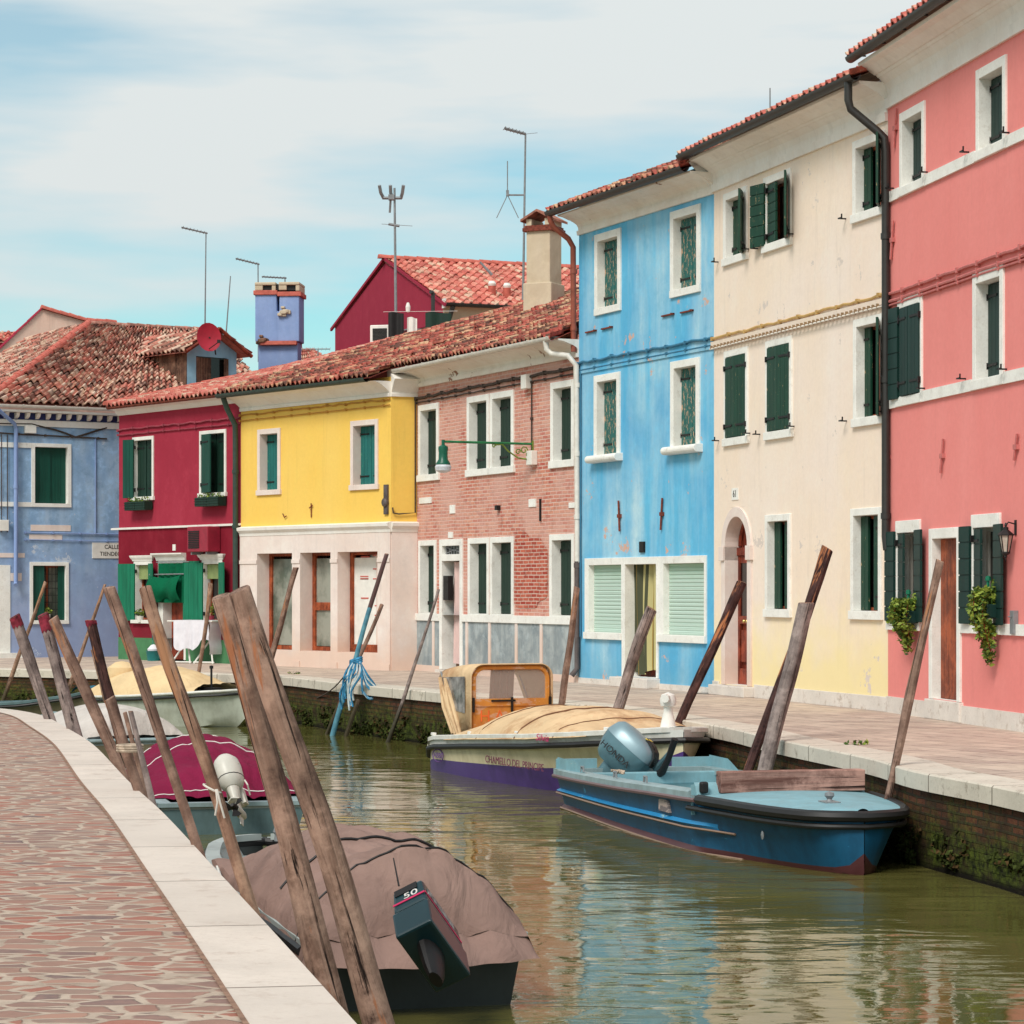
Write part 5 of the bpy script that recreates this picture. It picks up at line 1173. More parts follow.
aerial((396, 332), (394.5, 188), 0, 'tall mast with curved panel antenna beside the burgundy gable', 61.8, .028, fn=panel)
def big(m, d, s):
    m.tube([d, d+Vector((-21*s, -.2, 4*s))], .03, 6); m.tube([d, d+Vector((12*s, .1, 2*s))], .006, 4)
    for i in range(6): q_ = d+Vector((-21*s, -.2, 4*s))*(i+1)/6; m.tube([q_+Vector((.03, -.2, 0)), q_+Vector((-.03, .2, 0))], .008, 4)
    c = d+Vector((-18*s, 0, -61*s)); m.tube([d+Vector((0, 0, -61*s)), c], .02, 5); m.tube([c, c+Vector((0, 0, 34*s))], .012, 5); m.box(c-Vector((.03, .03, .02)), c+Vector((.03, .03, .1)))
    m.tube([c, c+Vector((-11*s, 0, -23*s))], .01, 5); m.tube([c, c+Vector((11*s, 0, -23*s))], .01, 5)
aerial((523, 300), (525.5, 134), 0, 'tallest mast with a slanting aerial and three thin rods beside the beige chimney', 53, .02, fn=big)
aerial((770, 150), (770, 88), 0, 'thin rod rising over the roof of the cream house', 46, .012)
aerial((492, 275), (480, 262), 0, 'short dark aerial rod on the burgundy house ridge', 66.5, .03)
# ------------------------------------------------------------ boats
def paint(name, c, wear=None, rough=.45, wa=.62, grime=None):
    q = NM(name, rough, .4); cc_ = q.mix(q.ramp(q.noise(2.5, 6, .65), .35, .7), c, tuple(x*.78 for x in c[:3])+(1,))
    if wear: cc_ = q.mix(q.ramp(q.noise(1, 7, .75, q.coord((3, 3, 9))), wa, wa+.03), cc_, wear)
    if grime: cc_ = q.mix(q.math('MULTIPLY', q.ramp(q.noise(6, 6, .7, q.coord((1,1,.4))), .45, .7), .5), cc_, grime)
    return q.col(cc_)
B_ = dict(
 creamhull=paint('cream_hull', S(226, 214, 178), grime=S(176, 160, 120)), whitehull=paint('white_gelcoat', S(228, 226, 218), grime=S(180, 170, 150)),
 purple=paint('purple_hull', S(86, 62, 128), grime=S(62, 46, 96)), foul=paint('antifouling', S(112, 84, 84), S(70, 52, 46)), foul2=paint('brown_antifouling', S(84, 44, 46), S(60, 36, 34)),
 navy=paint('petrol_blue_hull', S(18, 84, 118), S(60, 150, 186), wa=.645, grime=S(14, 48, 74)), strake=paint('strake_blue', S(40, 140, 196), S(150, 190, 200), wa=.60),
 cyan=paint('pale_cyan_deck', S(132, 176, 186), S(168, 188, 186), .6, .64, grime=S(120, 140, 142)), greyc=paint('grey_blue_rail', S(150, 170, 172), S(110, 90, 80), wa=.68, grime=S(110, 120, 116)),
 rub=plain('black_rubber', S(34, 32, 32), .5, .4, .1, 9), tan=paint('tan_strip', S(150, 120, 100)),
 greyhull=paint('grey_green_hull', S(98, 122, 124), grime=S(60, 72, 70)), dark=paint('dark_grey_hull', S(58, 62, 60), grime=S(40, 40, 38)), lite=paint('light_grey_deck', S(170, 176, 172), grime=S(120, 124, 120)),
 olive=paint('olive_hull', S(124, 116, 92), grime=S(90, 84, 64)))
def fabric(name, c, dirt=None, dirtamt=.6):
    q = NM(name, .92, .1); cc_ = q.mix(q.ramp(q.noise(1.6, 5, .6), .35, .7), c, tuple(x*.8 for x in c[:3])+(1,))
    if dirt: cc_ = q.mix(q.math('MULTIPLY', q.ramp(q.noise(1.2, 7, .7, q.coord(loc=(4,4,4))), .5, .66), dirtamt), cc_, dirt)
    w_ = q.noise(1, 4, .5, q.coord((3, 5, 3)), 1.2); q.bump(w_, .7, .05)
    return q.col(cc_)
def hull(par, st, strips, tcuts, mats, floor=.1, thick=.05, ledges=(), inmat=1, name='hull', n=28, deckmat=None, flare=0, bowfix=None):
    """st: list of (x, hb, zs, hc, zc, zk); strips: material index between tcuts (sheer=0 .. chine=1)"""
    import bisect
    xs = [s[0] for s in st]; L_ = xs[-1]
    def at(x):
        i = min(max(bisect.bisect(xs, x)-1, 0), len(st)-2); a, b_ = st[i], st[i+1]; t = (x-a[0])/(b_[0]-a[0])
        p0 = st[max(i-1, 0)]; p3 = st[min(i+2, len(st)-1)]
        o = []
        for k in range(1, 6):
            A0, A1, A2, A3 = p0[k], a[k], b_[k], p3[k]
            v = .5*((2*A1)+(A2-A0)*t+(2*A0-5*A1+4*A2-A3)*t*t+(3*A1-A0-3*A2+A3)*t**3); o.append(v)
        o[0] = max(o[0], 0.004); o[2] = max(o[2], 0.003); return o
    m = MB(); secs = []; pad = 1-math.cos(0)
    X = [L_*(i/n) if i < n-6 else None for i in range(n+1)]; X = [L_*(1-(1-i/n)**1.35) for i in range(n+1)]
    mi_of = []
    for x in X:
        hb, zs, hc, zc, zk = at(x); side = []
        for t in tcuts:
            bulge = flare*math.sin(math.pi*t)
            side.append((hb+(hc-hb)*t+bulge, zs+(zc-zs)*t))
        fade = max(0, min(1, (L_*.78-x)/(L_*.15)))
        pts = []
        for k, (y, z) in enumerate(side):
            e = dict(ledges).get(k, 0)*fade; pts.append((y+e, z))
        half = pts+[(0, zk)]
        sec = [Vector((x, -y, z)) for y, z in half]+[Vector((x, y, z)) for y, z in reversed(pts)]
        secs.append(sec)
    ns_ = len(tcuts)
    smi = [strips[min(k, len(strips)-1)] for k in range(ns_)]
    def mf(i, j): 
        k = j if j < ns_ else 2*ns_-1-j
        if bowfix and smi[k] == bowfix[0] and X[i] > bowfix[2]: return bowfix[1]
        return smi[k]
    m.loft(secs, closed=False, caps=False, mf=mf)
    tr = secs[0]
    for k in range(ns_-1): m.face([tr[k], tr[k+1], tr[-2-k], tr[-1-k]], smi[k])
    m.face([tr[ns_-1], tr[ns_], tr[ns_+1]], smi[ns_-1])
    h_ = m.build(name, mats, par, smooth=True)
    # inside
    m = MB(); ins = []
    for x in X:
        x2 = min(max(x, thick), L_-thick*1.5); hb, zs, hc, zc, zk = at(x2)
        if hb < .16: continue
        y = max(hb-thick, .003); f_ = min(max(floor, zk+.08, zc+.06), zs-.05)
        tf = (zs-f_)/(zs-zc); yb = max((hb+(hc-hb)*tf-thick)*.97, .002); ins.append([Vector((x2, -y, zs-.004)), Vector((x2, -yb, f_)), Vector((x2, yb, f_)), Vector((x2, y, zs-.004))])
    m.loft(ins, closed=False, caps=False); m.face([ins[0][0], ins[0][1], ins[0][2], ins[0][3]])
    m.build('inner_hull', mats[inmat], par)
    return h_, at, X
def gunwale(par, at, X, L_, wdt, h_, mat, name='gunwale', out_=.02, z0=0, n=6, transom=True):
    m = MB()
    for sg in (-1, 1):
        secs = []
        for x in X:
            hb, zs, *_ = at(x); y = hb+out_; yi = max(hb-wdt, .0)
            if hb < .05: continue
            secs.append([Vector((x, sg*y, zs+z0-h_*.4)), Vector((x, sg*y, zs+z0+h_*.45)), Vector((x, sg*(y-.02), zs+z0+h_*.6)), Vector((x, sg*yi, zs+z0+h_*.6)), Vector((x, sg*yi, zs+z0-h_*.4))])
        m.loft(secs)
    hb, zs, *_ = at(X[-1]-.02); 
    if transom: hb, zs, *_ = at(0); m.box((-.03, -hb-.02, zs-h_*.4), (wdt*.8, hb+.02, zs+h_*.58+.002))
    return m.build(name, mat, par, smooth=True)
def rail(par, at, X, r_, mat, dz=-.05, out_=.02, name='rub_rail', back=False):
    pts = []
    for x in X: hb, zs, *_ = at(x); pts.append(Vector((x, -hb-out_, zs+dz)))
    p2 = [Vector((p.x, -p.y, p.z)) for p in reversed(pts)]; tip = Vector((X[-1]+.02, 0, at(X[-1])[1]+dz))
    m = MB(); line = pts[:-1]+[tip]+p2[1:]; m.tube(line, r_, 8)
    if back: m.tube([line[0], line[-1]], r_, 8)
    return m.build(name, mat, par, smooth=True)
def tarp(par, x0, x1, at, hump, mat, over=.03, n=(80, 56), pw=2.0, name='cover', wr=.012, drop=.05, ripple=None):
    def fn(u, v):
        x = x0+(x1-x0)*u; hb, zs, *_ = at(min(max(x, 0), 99)); s = (v-.5)*2
        y = s*(hb+over); hz = hump(u)*(1-abs(s)**pw)
        ed = (1-abs(s)**4); hz += wr*noise.noise(Vector((x*2.2, y*2.2, hump(u)*3)))*2*ed+wr*1.3*abs(noise.noise(Vector((x*1.6+y*2.4, y*1.1-x*.7, 4))))*ed
        hz -= wr*.9*(1-abs(noise.noise(Vector((x*3.1-y*4.5, y*2.0, 9))))*3.2 if abs(noise.noise(Vector((x*3.1-y*4.5, y*2.0, 9)))) < .3 else 0)*ed
        if ripple: hz += ripple(u, s)
        e = drop*max(0, (abs(s)-.93)/.07)
        return Vector((x, y, zs+.02+hz-e))
    m = MB(); m.grid(fn, n[0], n[1]); o = m.build(name, mat, par, smooth=True); return o, fn
# --- cream and purple boat
aX = Vector((.379, -.925, 0)); rzA = math.atan2(aX.y, aX.x)
e = empty('cabin_boat', (-.42, 34.9, WZ), rzA, 'cream and purple boat with an orange framed canvas cabin and tan tarpaulin', 'boat', 'boats moored in the canal')
st = [(0, .78, .30, .76, -.06, -.12), (.12, .84, .37, .8, -.07, -.15), (.4, .93, .45, .84, -.08, -.2), (2, 1.0, .55, .88, -.08, -.26), (4, .98, .66, .74, -.06, -.26), (5.1, .84, .74, .46, 0, -.2), (5.7, .64, .79, .24, .05, -.1), (6.05, .42, .82, .12, .15, .05), (6.28, .16, .84, .04, .3, .2), (6.36, .003, .85, .002, .38, .3)]
hu, at, X = hull(e, st, [0, 1, 1, 2, 3], [0, .22, .30, .54, .94, 1.0], [B_['whitehull'], B_['creamhull'], B_['purple'], B_['foul']], floor=.15, inmat=0)
gunwale(e, at, X, 6.3, .16, .06, B_['whitehull'], 'coaming')
rail(e, at, X, .035, B_['rub'], -.12, .01, back=True)
rail(e, at, X, .012, B_['foul2'], -.33, -.04, name='trim_line') if False else None
m = MB(); fd = []
m.grid(lambda u, v: (lambda x: Vector((x, (v-.5)*2*(at(x)[0]-.05), at(x)[1]+.02+.03*(1-(2*v-1)**2))))(4.8+1.47*u), 12, 8); m.build('foredeck', B_['whitehull'], e, smooth=True)
tc_ = fabric('tan_canvas', S(222, 190, 150), S(166, 120, 84), .8)
def hA(u): return .36*min(1, (u/.30)**.75 if u > 0 else 0)*(1-.15*u)*(1 if u < .62 else max(0, 1-((u-.62)/.38)**2.0))
tp_, fn = tarp(e, 1.12, 5.35, at, hA, tc_, pw=2.6, ripple=lambda u, s: .02*math.sin(u*26)*(1-abs(s)**3))
m = MB()
for uu, r__ in ((.30, .006), (.60, .012), (.84, .006)): m.tube([fn(uu+.03*math.sin(v/20*3.1), v/20)+Vector((0, 0, .006)) for v in range(21)], r__, 5)
m.build('seam', plain('brown_seam', S(120, 84, 60), .9), tp_)
CX0, HW, ZT = 1.06, .60, 1.47
def arcframe(x, hw, z0, z1, r=.18, n=6, dx=0):
    o = [Vector((x, -hw, z0))]
    for k in range(n+1): t = math.pi-(math.pi/2)*k/n; o.append(Vector((x+dx, -(hw-r)+r*math.cos(t), z1-r+r*math.sin(t))))
    for k in range(n+1): t = math.pi/2-(math.pi/2)*k/n; o.append(Vector((x+dx, (hw-r)+r*math.cos(t), z1-r+r*math.sin(t))))
    o.append(Vector((x, hw, z0))); return o
ow = paint('orange_painted_wood', S(208, 136, 56), S(206, 162, 130), .6, .53, grime=S(170, 90, 50))
m = MB(); m.tube(arcframe(CX0, HW-.06, .50, ZT-.05, .16), .034, 6); m.box((CX0-.03, -HW+.06, .90), (CX0+.04, HW-.06, 1.0)); m.box((CX0-.02, -HW+.06, .50), (CX0+.025, HW-.06, .93)); cb = m.build('windscreen_frame', ow, e)
m = MB(); m.box((CX0-.005, -HW+.05, .98), (CX0+.005, HW-.05, ZT-.08)); 
q = NM('clear_plastic', .1, .5); q.b.inputs['Alpha'].default_value = .22; q.m.blend_method = 'BLEND' if hasattr(q.m, 'blend_method') else None; M['plastic'] = q.col(S(226, 206, 196)); m.build('windscreen', M['plastic'], cb)
m = MB(); m.grid(lambda u, v: Vector((CX0-.55+.04*math.sin(u*20), -.12+.34*u+.05*v, .55+.85*v)), 16, 4); m.build('inner_curtain', plain('brown_curtain', S(120, 78, 62), .9), cb, True)
m = MB()
for y in (-HW+.04, .0, HW-.04): m.box((CX0+.04, y-.015, .82), (CX0+.06, y+.015, 1.02))
m.box((CX0+.04, -.3, .96), (CX0+.055, .05, .985)); m.build('hinge', M['iron'], cb)
text_mesh('painted_letters', 'H A', plain('worn_orange', S(232, 110, 50), .7), cb, Matrix.Translation((CX0+.027, -.28, .76)) @ Matrix(((0,0,1,0),(1,0,0,0),(0,1,0,0),(0,0,0,1))), .22)
# canopy: roof, near side with plastic window, rear gathered
f0 = arcframe(CX0+.06, HW, .48, ZT, .18); f1 = arcframe(CX0+.01, HW, .48, ZT+.005, .18)
AX = -.18
def sidept(k, t, sg=-1): return None
m = MB(); nP = len(f0)
rear = [Vector((AX+(.75 if p.z < .6 else .62*max(0, 1-(p.z-.48)/(ZT-.48))**1.3*1.2), p.y*1.0, p.z if p.z < .6 else p.z-.10)) for p in arcframe(0, HW, .46, ZT, .18)]
def lerp_sec(t): return [a.lerp(b_, t)+Vector((0, 0, .02*math.sin(t*3.14)*(1 if a.z > 1.2 else 0))) for a, b_ in zip(f1, rear)]
secs = [f0]+[lerp_sec(t/8) for t in range(0, 9)]
i_side = 0
vs = []
for i in range(len(secs)-1):
    for j in range(nP-1):
        m.face([secs[i][j], secs[i][j+1], secs[i+1][j+1], secs[i+1][j]], 0)
cv = m.build('canopy', tc_, e, smooth=True, fix=True)
sd = cv.modifiers.new('s', 'SOLIDIFY'); sd.thickness = .012
for p_ in cv.data.polygons: p_.use_smooth = True
m = MB(); y_ = -HW-.014; q4 = [(CX0-.14, y_, 1.30), (AX+.22, y_, 1.26), (AX+.48, y_, .84), (CX0-.14, y_, .80)]
m.face(q4); m.face([(x, -y, z) for x, y, z in q4]); m.build('side_window', plain('milky_plastic', S(150, 146, 144), .12, .6, .4, 7), cv, split=True)
m = MB()
for k in range(7):
    x = AX+.12+k*.1; m.tube([(x, -HW-.01-.03*(k % 2), 1.25-.0*k), (x+.28, -HW-.02-.03*((k+1) % 2), .86), (x+.5, -HW+.0, .5)], [.02, .035, .03], 6)
    if k > 2: break
m.build('gathered_curtain', tc_, cv, smooth=True)
m = MB(); m.tube([(AX+.1, -HW+.02, ZT-.14), (AX+.6, -HW+.02, .8), (AX+.9, -HW+.02, .5)], .015, 6); m.tube([(AX+.1, HW-.02, ZT-.14), (AX+.9, HW-.02, .5)], .015, 6); m.build('canopy_bow', M['galv'], cv)
def hulltext(par, body, x, y, z, rzl, size, mat, sx_=1, shear=0):
    return text_mesh('lettering', body, mat, par, Matrix.Translation((x, y, z)) @ Matrix.Rotation(rzl, 4, 'Z') @ Matrix.Rotation(R(90), 4, 'X'), size, sx_=sx_, shear=shear)
pm = plain('maroon_lettering', S(122, 60, 84), .6)
hb, zs, hc, zc, zk = at(2.9); yl = -(hb+(hc-hb)*.45)-.028
hulltext(e, 'CHAMELLO DEL PRINCIPE', 3.5, yl, zs+(zc-zs)*.45, .02, .13, pm, 1.22)
hb, zs, hc, zc, zk = at(.75); yl2 = -(hb+(hc-hb)*.42)-.03
m = MB(); c_ = Vector((.75, yl2, zs+(zc-zs)*.44)); m.tube([c_+Vector((.20*math.cos(t), -.0, .085*math.sin(t))) for t in [2*math.pi*k/24 for k in range(25)]], .008, 4); m.build('emblem', plain('violet_emblem', S(110, 74, 140), .6), e)
hulltext(e, 'ABBI', .75, yl2-.003, c_.z, 0, .105, bpy.data.materials['violet_emblem'], 1.5)
hb, zs, *_ = at(4.35); hulltext(e, 'Silvia', 4.5, -(hb)-.05, zs-.015, .06, .12, plain('magenta_lettering', S(196, 50, 110), .5), 1.5, .3)
m = MB(); m.lathe([(.0, 0), (.10, 0), (.08, .1), (.055, .2), (.055, .26), (.09, .27), (.10, .34), (.08, .40), (0, .43)], 14); m.tube([(0, 0, .36), (.12, -.1, .36)], [.05, .05], 8); o = m.build('bow_light', M['whitepaint'], e, True); o.location = (5.95, .0, .84)
m = MB()
for x in (.45, 2.0, 3.6, 5.6): hb, zs, *_ = at(x); m.box((x-.05, -hb+.02, zs+.03), (x+.05, -hb+.07, zs+.07))
m.build('cleat', M['whitepaint'], e, bevel=.008)
m = MB(); m.box((-.16, -.16, .1), (.05, .16, .62)); m.build('outboard_cover', M['iron'], e, bevel=.05)
# --- petrol blue workboat
aX = Vector((.235, -.972, 0)).normalized(); rzB = math.atan2(aX.y, aX.x)
e = empty('workboat', (1.39, 28.5, WZ), rzB, 'petrol blue workboat with a pale cyan foredeck and black rubber bow rail', 'boat', 'boats moored in the canal')
st = [(0, .92, .41, .80, -.02, -.14), (2.5, .96, .47, .84, -.03, -.2), (4.7, .88, .53, .77, -.05, -.22), (5.4, .80, .54, .64, -.04, -.24), (6.0, .70, .54, .46, -.05, -.24), (6.5, .58, .54, .30, -.05, -.22), (6.85, .43, .54, .16, -.04, -.16), (6.99, .24, .54, .07, .0, -.08), (7.06, .003, .54, .002, .12, .02)]
hu, at, X = hull(e, st, [0, 1, 2, 2, 1, 3, 3], [0, .10, .42, .47, .52, .84, .92, 1.0], [B_['greyc'], B_['navy'], B_['strake'], B_['foul2'], B_['cyan']], floor=.12, ledges=((3, .05), (6, .05)), inmat=4, bowfix=(2, 1, 5.2))
gunwale(e, at, [x for x in X if x < 5.0], 7.0, .17, .07, B_['greyc'])
m = MB()
for k, (t, e_) in enumerate(((.53, .055), (.93, .055))):
    for sg in (-1, 1):
        ln = []
        for x in [5.6*i/24 for i in range(25)]:
            hb, zs, hc, zc, zk = at(x); fade = max(0, min(1, (7.45*.78-x)/(7.45*.15))); ln.append(Vector((x, sg*(hb+(hc-hb)*t+e_*fade), zs+(zc-zs)*t)))
        m.tube(ln, .012, 5)
m.build('strake_edge', B_['tan'], e)
rail(e, at, [x for x in X if x > 4.9], .05, B_['rub'], -.03, .02); rail(e, at, [x for x in X if x > 4.6], .025, B_['rub'], -.12, .02, name='lower_rail')
rail(e, at, [x for x in X if x > .01 and x < 4.3]+[4.3], .018, B_['foul'], -.05, .03, name='worn_rail') if False else None
m = MB()
for sg in (-1, 1): m.tube([Vector((x, sg*(at(x)[0]+.03), at(x)[1]-.04)) for x in [5.0*i/16 for i in range(17)]], .022, 6)
m.tube([(-.02, -.95, .37), (-.02, .95, .37)], .022, 6); m.build('worn_rail', B_['foul'], e)
m = MB(); m.grid(lambda u, v: (lambda x: Vector((x, (v-.5)*2*(at(x)[0]-.02), at(x)[1]+.0+.035*(1-(2*v-1)**2))))(4.85+2.18*u), 26, 12); dk = m.build('foredeck', B_['cyan'], e, smooth=True)
m = MB(); m.box((4.83, -.86, .35), (4.86, .86, .63)); m.loft([[Vector((4.86+dx, y, .535+dz)) for dx, dz in ((0, 0), (.10, 0), (.04, .09), (0, .12))] for y in (-.84, .84)]); m.build('deck_lip', B_['cyan'], e)
m = MB()
for y in (-.78, .78): m.box((4.94, y-.04, .56), (5.01, y+.04, .67))
m.build('bollard', M['iron'], e, bevel=.02, split=True)
m = MB(); m.lathe([(0, 0), (.035, 0), (.022, .03), (.045, .06), (.04, .085), (0, .10)], 12, 0, (6.35, -.05, .575)); m.box((6.25, -.12, .57), (6.45, .02, .585)); m.build('deck_cleat', M['galv'], e, True)
m = MB(); m.box((.55, -.86, .3), (.62, .86, .44)); m.box((2.2, -.82, .28), (2.6, .82, .33)); m.box((1.0, .55, .281), (2.19, .82, .329)); m.box((1.0, -.82, .281), (2.19, -.6, .329)); m.build('thwart', B_['cyan'], e, bevel=.015, split=True)
m = MB()
for sg in (-1, 1): m.grid(lambda u, v: Vector((-.0+1.2*u, sg*(.90-.02*u), .45+.13*v*(1 if u < .6 else max(0, 1-(u-.6)/.4)))), 12, 2)
m.box((.0, -.92, .42), (.05, -.45, .56)); m.box((.0, .45, .42), (.05, .92, .56)); o = m.build('stern_coaming', B_['cyan'], e, split=True)
m = MB(); m.box((4.0, -.5, .13), (4.9, .5, .40)); m.build('locker', M['iron'], e)
m = MB()
for x in (1.0, 2.3, 3.4): 
    z = at(x)[1]+.05; m.tube([(x-.05, -.88, z), (x-.04, -.88, z+.06), (x+.04, -.88, z+.06), (x+.05, -.88, z)], .012, 5)
m.build('grab_ring', M['galv'], e, split=True)
m = MB(); hb, zs, hc, zc, zk = at(4.05); tt = .2; yy = -(hb+(hc-hb)*tt)-.004; m.box((3.9, yy-.006, zs+(zc-zs)*.36), (4.22, yy+.03, zs+(zc-zs)*.15)); m.build('worn_sticker', paint('worn_sticker_paint', S(190, 170, 160), S(120, 110, 110), .8, .5), e)
m = MB(); m.lathe([(.03, 0), (.04, .01), (.0, .02)], 10); o = m.build('drain_fitting', M['galv'], e); o.location = (6.2, -.62, .28); o.rotation_euler = (R(90), 0, 0)
# tilted silver outboard
def frameM(o_, a1, a2):     # a1 = x axis, a2 ~ z axis
    a1 = Vector(a1).normalized(); a2 = Vector(a2); a2 = (a2-a1*a2.dot(a1)).normalized(); y = a2.cross(a1)
    Mx = Matrix((a1, y, a2)).transposed().to_4x4(); Mx.translation = o_; return Mx
silver = plain('silver_cowl', S(96, 128, 136), .3, .6, .08, 4, metal=.35); silver2 = plain('silver_cowl_light', S(132, 156, 164), .38, .6, .05, 4, metal=.3)
mot = empty('outboard_motor', P(628, 753, 28.3), 0, 'silver outboard motor with black band, tilted up on the stern of the petrol blue workboat', 'outboard motor')
Mw = frameM(Vector((0, 0, 0)), (.66, -.34, -.60), (.62, -.1, .72)); mot.matrix_world = Matrix.Translation(P(627, 751, 28.3)) @ Mw
# cowl: x fore-aft, z up, near side is +y or -y whichever faces the camera
def sup(z, a, b_, n=24, px=2.6, cx=0): return [Vector((cx+a*abs(math.cos(t))**(2/px)*(1 if math.cos(t) > 0 else -1), b_*abs(math.sin(t))**(2/px)*(1 if math.sin(t) > 0 else -1), z)) for t in [2*math.pi*k/n for k in range(n)]]
m = MB(); m.loft([sup(z, a, b_, cx=c_) for z, a, b_, c_ in ((-.24, .20, .15, -.02), (-.20, .27, .18, 0), (-.05, .32, .21, 0), (.05, .33, .21, 0))]); m.build('lower_cowl', silver, mot, True)
m = MB(); m.loft([sup(z, a, b_, cx=c_) for z, a, b_, c_ in ((.052, .335, .212, 0), (.12, .325, .205, .01), (.19, .29, .18, .0), (.235, .22, .14, -.02), (.25, .12, .08, -.03), (.252, .02, .02, -.03))]); m.build('upper_cowl', silver2, mot, True)
m = MB(); m.tube([(.30, -.05, .15), (.24, -.05, .225), (.1, -.05, .258)], .02, 6); m.loft([[Vector((x, y, z+.008)) for y in (-.10, .10)]+[Vector((x, y, z-.02)) for y in (.10, -.10)] for x, z in ((.345, .06), (.325, .15), (.28, .205), (.2, .243), (.12, .255))]); m.build('black_band', M['iron'], mot)
m = MB(); m.box((.10, -.10, .255), (.135, .10, .266)); m.build('yellow_mark', plain('yellow_decal', S(232, 196, 70), .5), mot)
nside = -1 if (Mw.to_3x3() @ Vector((0, 1, 0))).dot(Vector((0, -1, 0))) < 0 else 1
TM = Matrix.Translation((-.02, nside*.222, -.09)) @ (Matrix(((1,0,0,0),(0,0,-1,0),(0,1,0,0),(0,0,0,1))) if nside < 0 else Matrix(((-1,0,0,0),(0,0,1,0),(0,1,0,0),(0,0,0,1))))
text_mesh('lettering', 'HONDA', M['iron'], mot, TM, .10, sx_=1.15)
m = MB(); m.loft([sup(z, a, b_, cx=c_) for z, a, b_, c_ in ((-.95, .06, .03, -.05), (-.6, .08, .05, -.03), (-.24, .13, .10, 0))]); m.build('leg', silver, mot, True)
MI = mot.matrix_world.inverted(); m = MB(); m.tube([MI @ P(652, 778, 28.1), MI @ P(662, 772, 27.9), MI @ P(668, 760, 27.8), MI @ P(675, 739, 27.7)], [.05, .045, .035, .04], 10); m.build('tiller', M['iron'], mot, True)
m = MB(); m.tube([MI @ P(655, 770, 28.2), MI @ P(664, 760, 28.1), MI @ P(671, 752, 28.0)], .035, 8); m.build('shift_lever', silver, mot, True)
fb_ = MB(); fb_.lathe([(0, -.11), (.06, -.10), (.10, -.04), (.105, .02), (.08, .09), (.03, .12), (0, .13)], 14); fo = fb_.build('fender', plain('beige_fender', S(206, 184, 158), .5), None, True, loc=P(677, 757, 29.5)); tag(fo, 'small beige ball fender behind the outboard of the petrol blue workboat', 'fender')
m = MB(); m.box((.28, -.12, -.42), (.40, .12, -.12)); m.build('clamp_bracket', silver, mot, bevel=.02)
e2 = empty('mooring_rope', e.matrix_world @ Vector((1.4, -.86, 0)), 0)
bpy.data.objects.remove(e2)
def knotrope(name, p, mat, label, r_=.02, s=.1, seed=1, n=30, group=None):
    rr = random.Random(seed); m = MB(); m.tube([Vector((s*math.sin(k*1.9+rr.uniform(-.3,.3)), s*.6*math.cos(k*2.3), s*.5*abs(math.sin(k*.9)))) for k in range(n)], r_, 6)
    o = m.build(name, mat, None, True, loc=p); return tag(o, label, 'rope', group)
ropem = plain('old_rope', S(190, 170, 150), .9, .1, .2, 20); ropeb = plain('blue_rope', S(70, 140, 180), .9, .1, .35, 12)
knotrope('mooring_rope', P(618, 773.5, 27.4), ropem, 'small tangled beige rope on the near rail of the petrol blue workboat', .012, .07, 3, 22)
# wooden beam lying across the workboat
pl = MB(); pl.box((-.72, -.08, 0), (.72, .08, .20)); ob = pl.build('wooden_beam', wood('beam_wood', S(162, 124, 112), S(130, 94, 84), S(100, 66, 58), .7, .85, 0), None, bevel=.008)
aB = Vector((math.cos(rzB), math.sin(rzB), 0)); lB = Vector((-aB.y, aB.x, 0)); cB = Vector((1.43, 28.5, WZ))+aB*4.93+lB*.06
ob.location = cB+Vector((0, 0, .56)); ob.rotation_euler = (0, 0, math.atan2(lB.y, lB.x)); tag(ob, 'thick weathered wooden beam lying across the petrol blue workboat behind its foredeck', 'wooden beam')
# --- taupe covered boat at the bottom
aX = Vector((-.257, .966, 0)).normalized(); rzC = math.atan2(aX.y, aX.x)
eC = e = empty('covered_boat', (-.57, 14.75, WZ), rzC, 'boat under a taupe arched canvas cover with grey rim, nearest at the bottom', 'boat', 'boats moored in the canal')
st = [(0, .66, .40, .58, .0, -.1), (2.5, .70, .43, .60, -.02, -.16), (4.2, .64, .46, .46, 0, -.15), (5.0, .50, .48, .28, .05, -.1), (5.35, .32, .49, .12, .14, .0), (5.5, .02, .49, .01, .3, .2)]
hu, at, X = hull(e, st, [0, 1, 1, 1], [0, .12, .5, 1.0], [B_['lite'], B_['dark'], B_['lite']], floor=.36, inmat=2)
rail(e, at, X, .035, B_['rub'], -.04, .015); gunwale(e, at, X, 5.5, .09, .05, B_['lite'])
tm = fabric('taupe_canvas', S(148, 120, 110), S(118, 94, 86), .5)
def hC(u):
    if u < .06: return .05+.43*(u/.06)**.6
    return .48+.03*math.cos((u-.06)*22)*(1 if u < .45 else .4)-max(0, (u-.42)/.58)**1.6*.47
tp_, fn = tarp(e, -.12, 3.9, at, hC, tm, over=.05, pw=2.1, n=(110, 80), wr=.022, drop=.12, ripple=lambda u, s: .012*math.sin(s*17+u*5)*(abs(s) > .15)+.01*math.sin(u*40+s*8)*abs(s))
m = MB(); m.tube([fn(.31, .08+.84*v/30)+Vector((0, 0, .008)) for v in range(31)], .010, 5); m.tube([fn(.075, .02+.96*v/30)+Vector((0, 0, .008)) for v in range(31)], .007, 5); m.build('seam', M['iron'], tp_)
m = MB(); m.grid(lambda u, v: (lambda p0: Vector((-.12-.30*(1-v)*(.3+.7*math.sin(math.pi*u))+.02*math.sin(u*31), p0.y*(1.0), .30+(p0.z-.30)*v)))(fn(0.0, u)), 40, 8); m.build('stern_flap', tm, tp_, True)
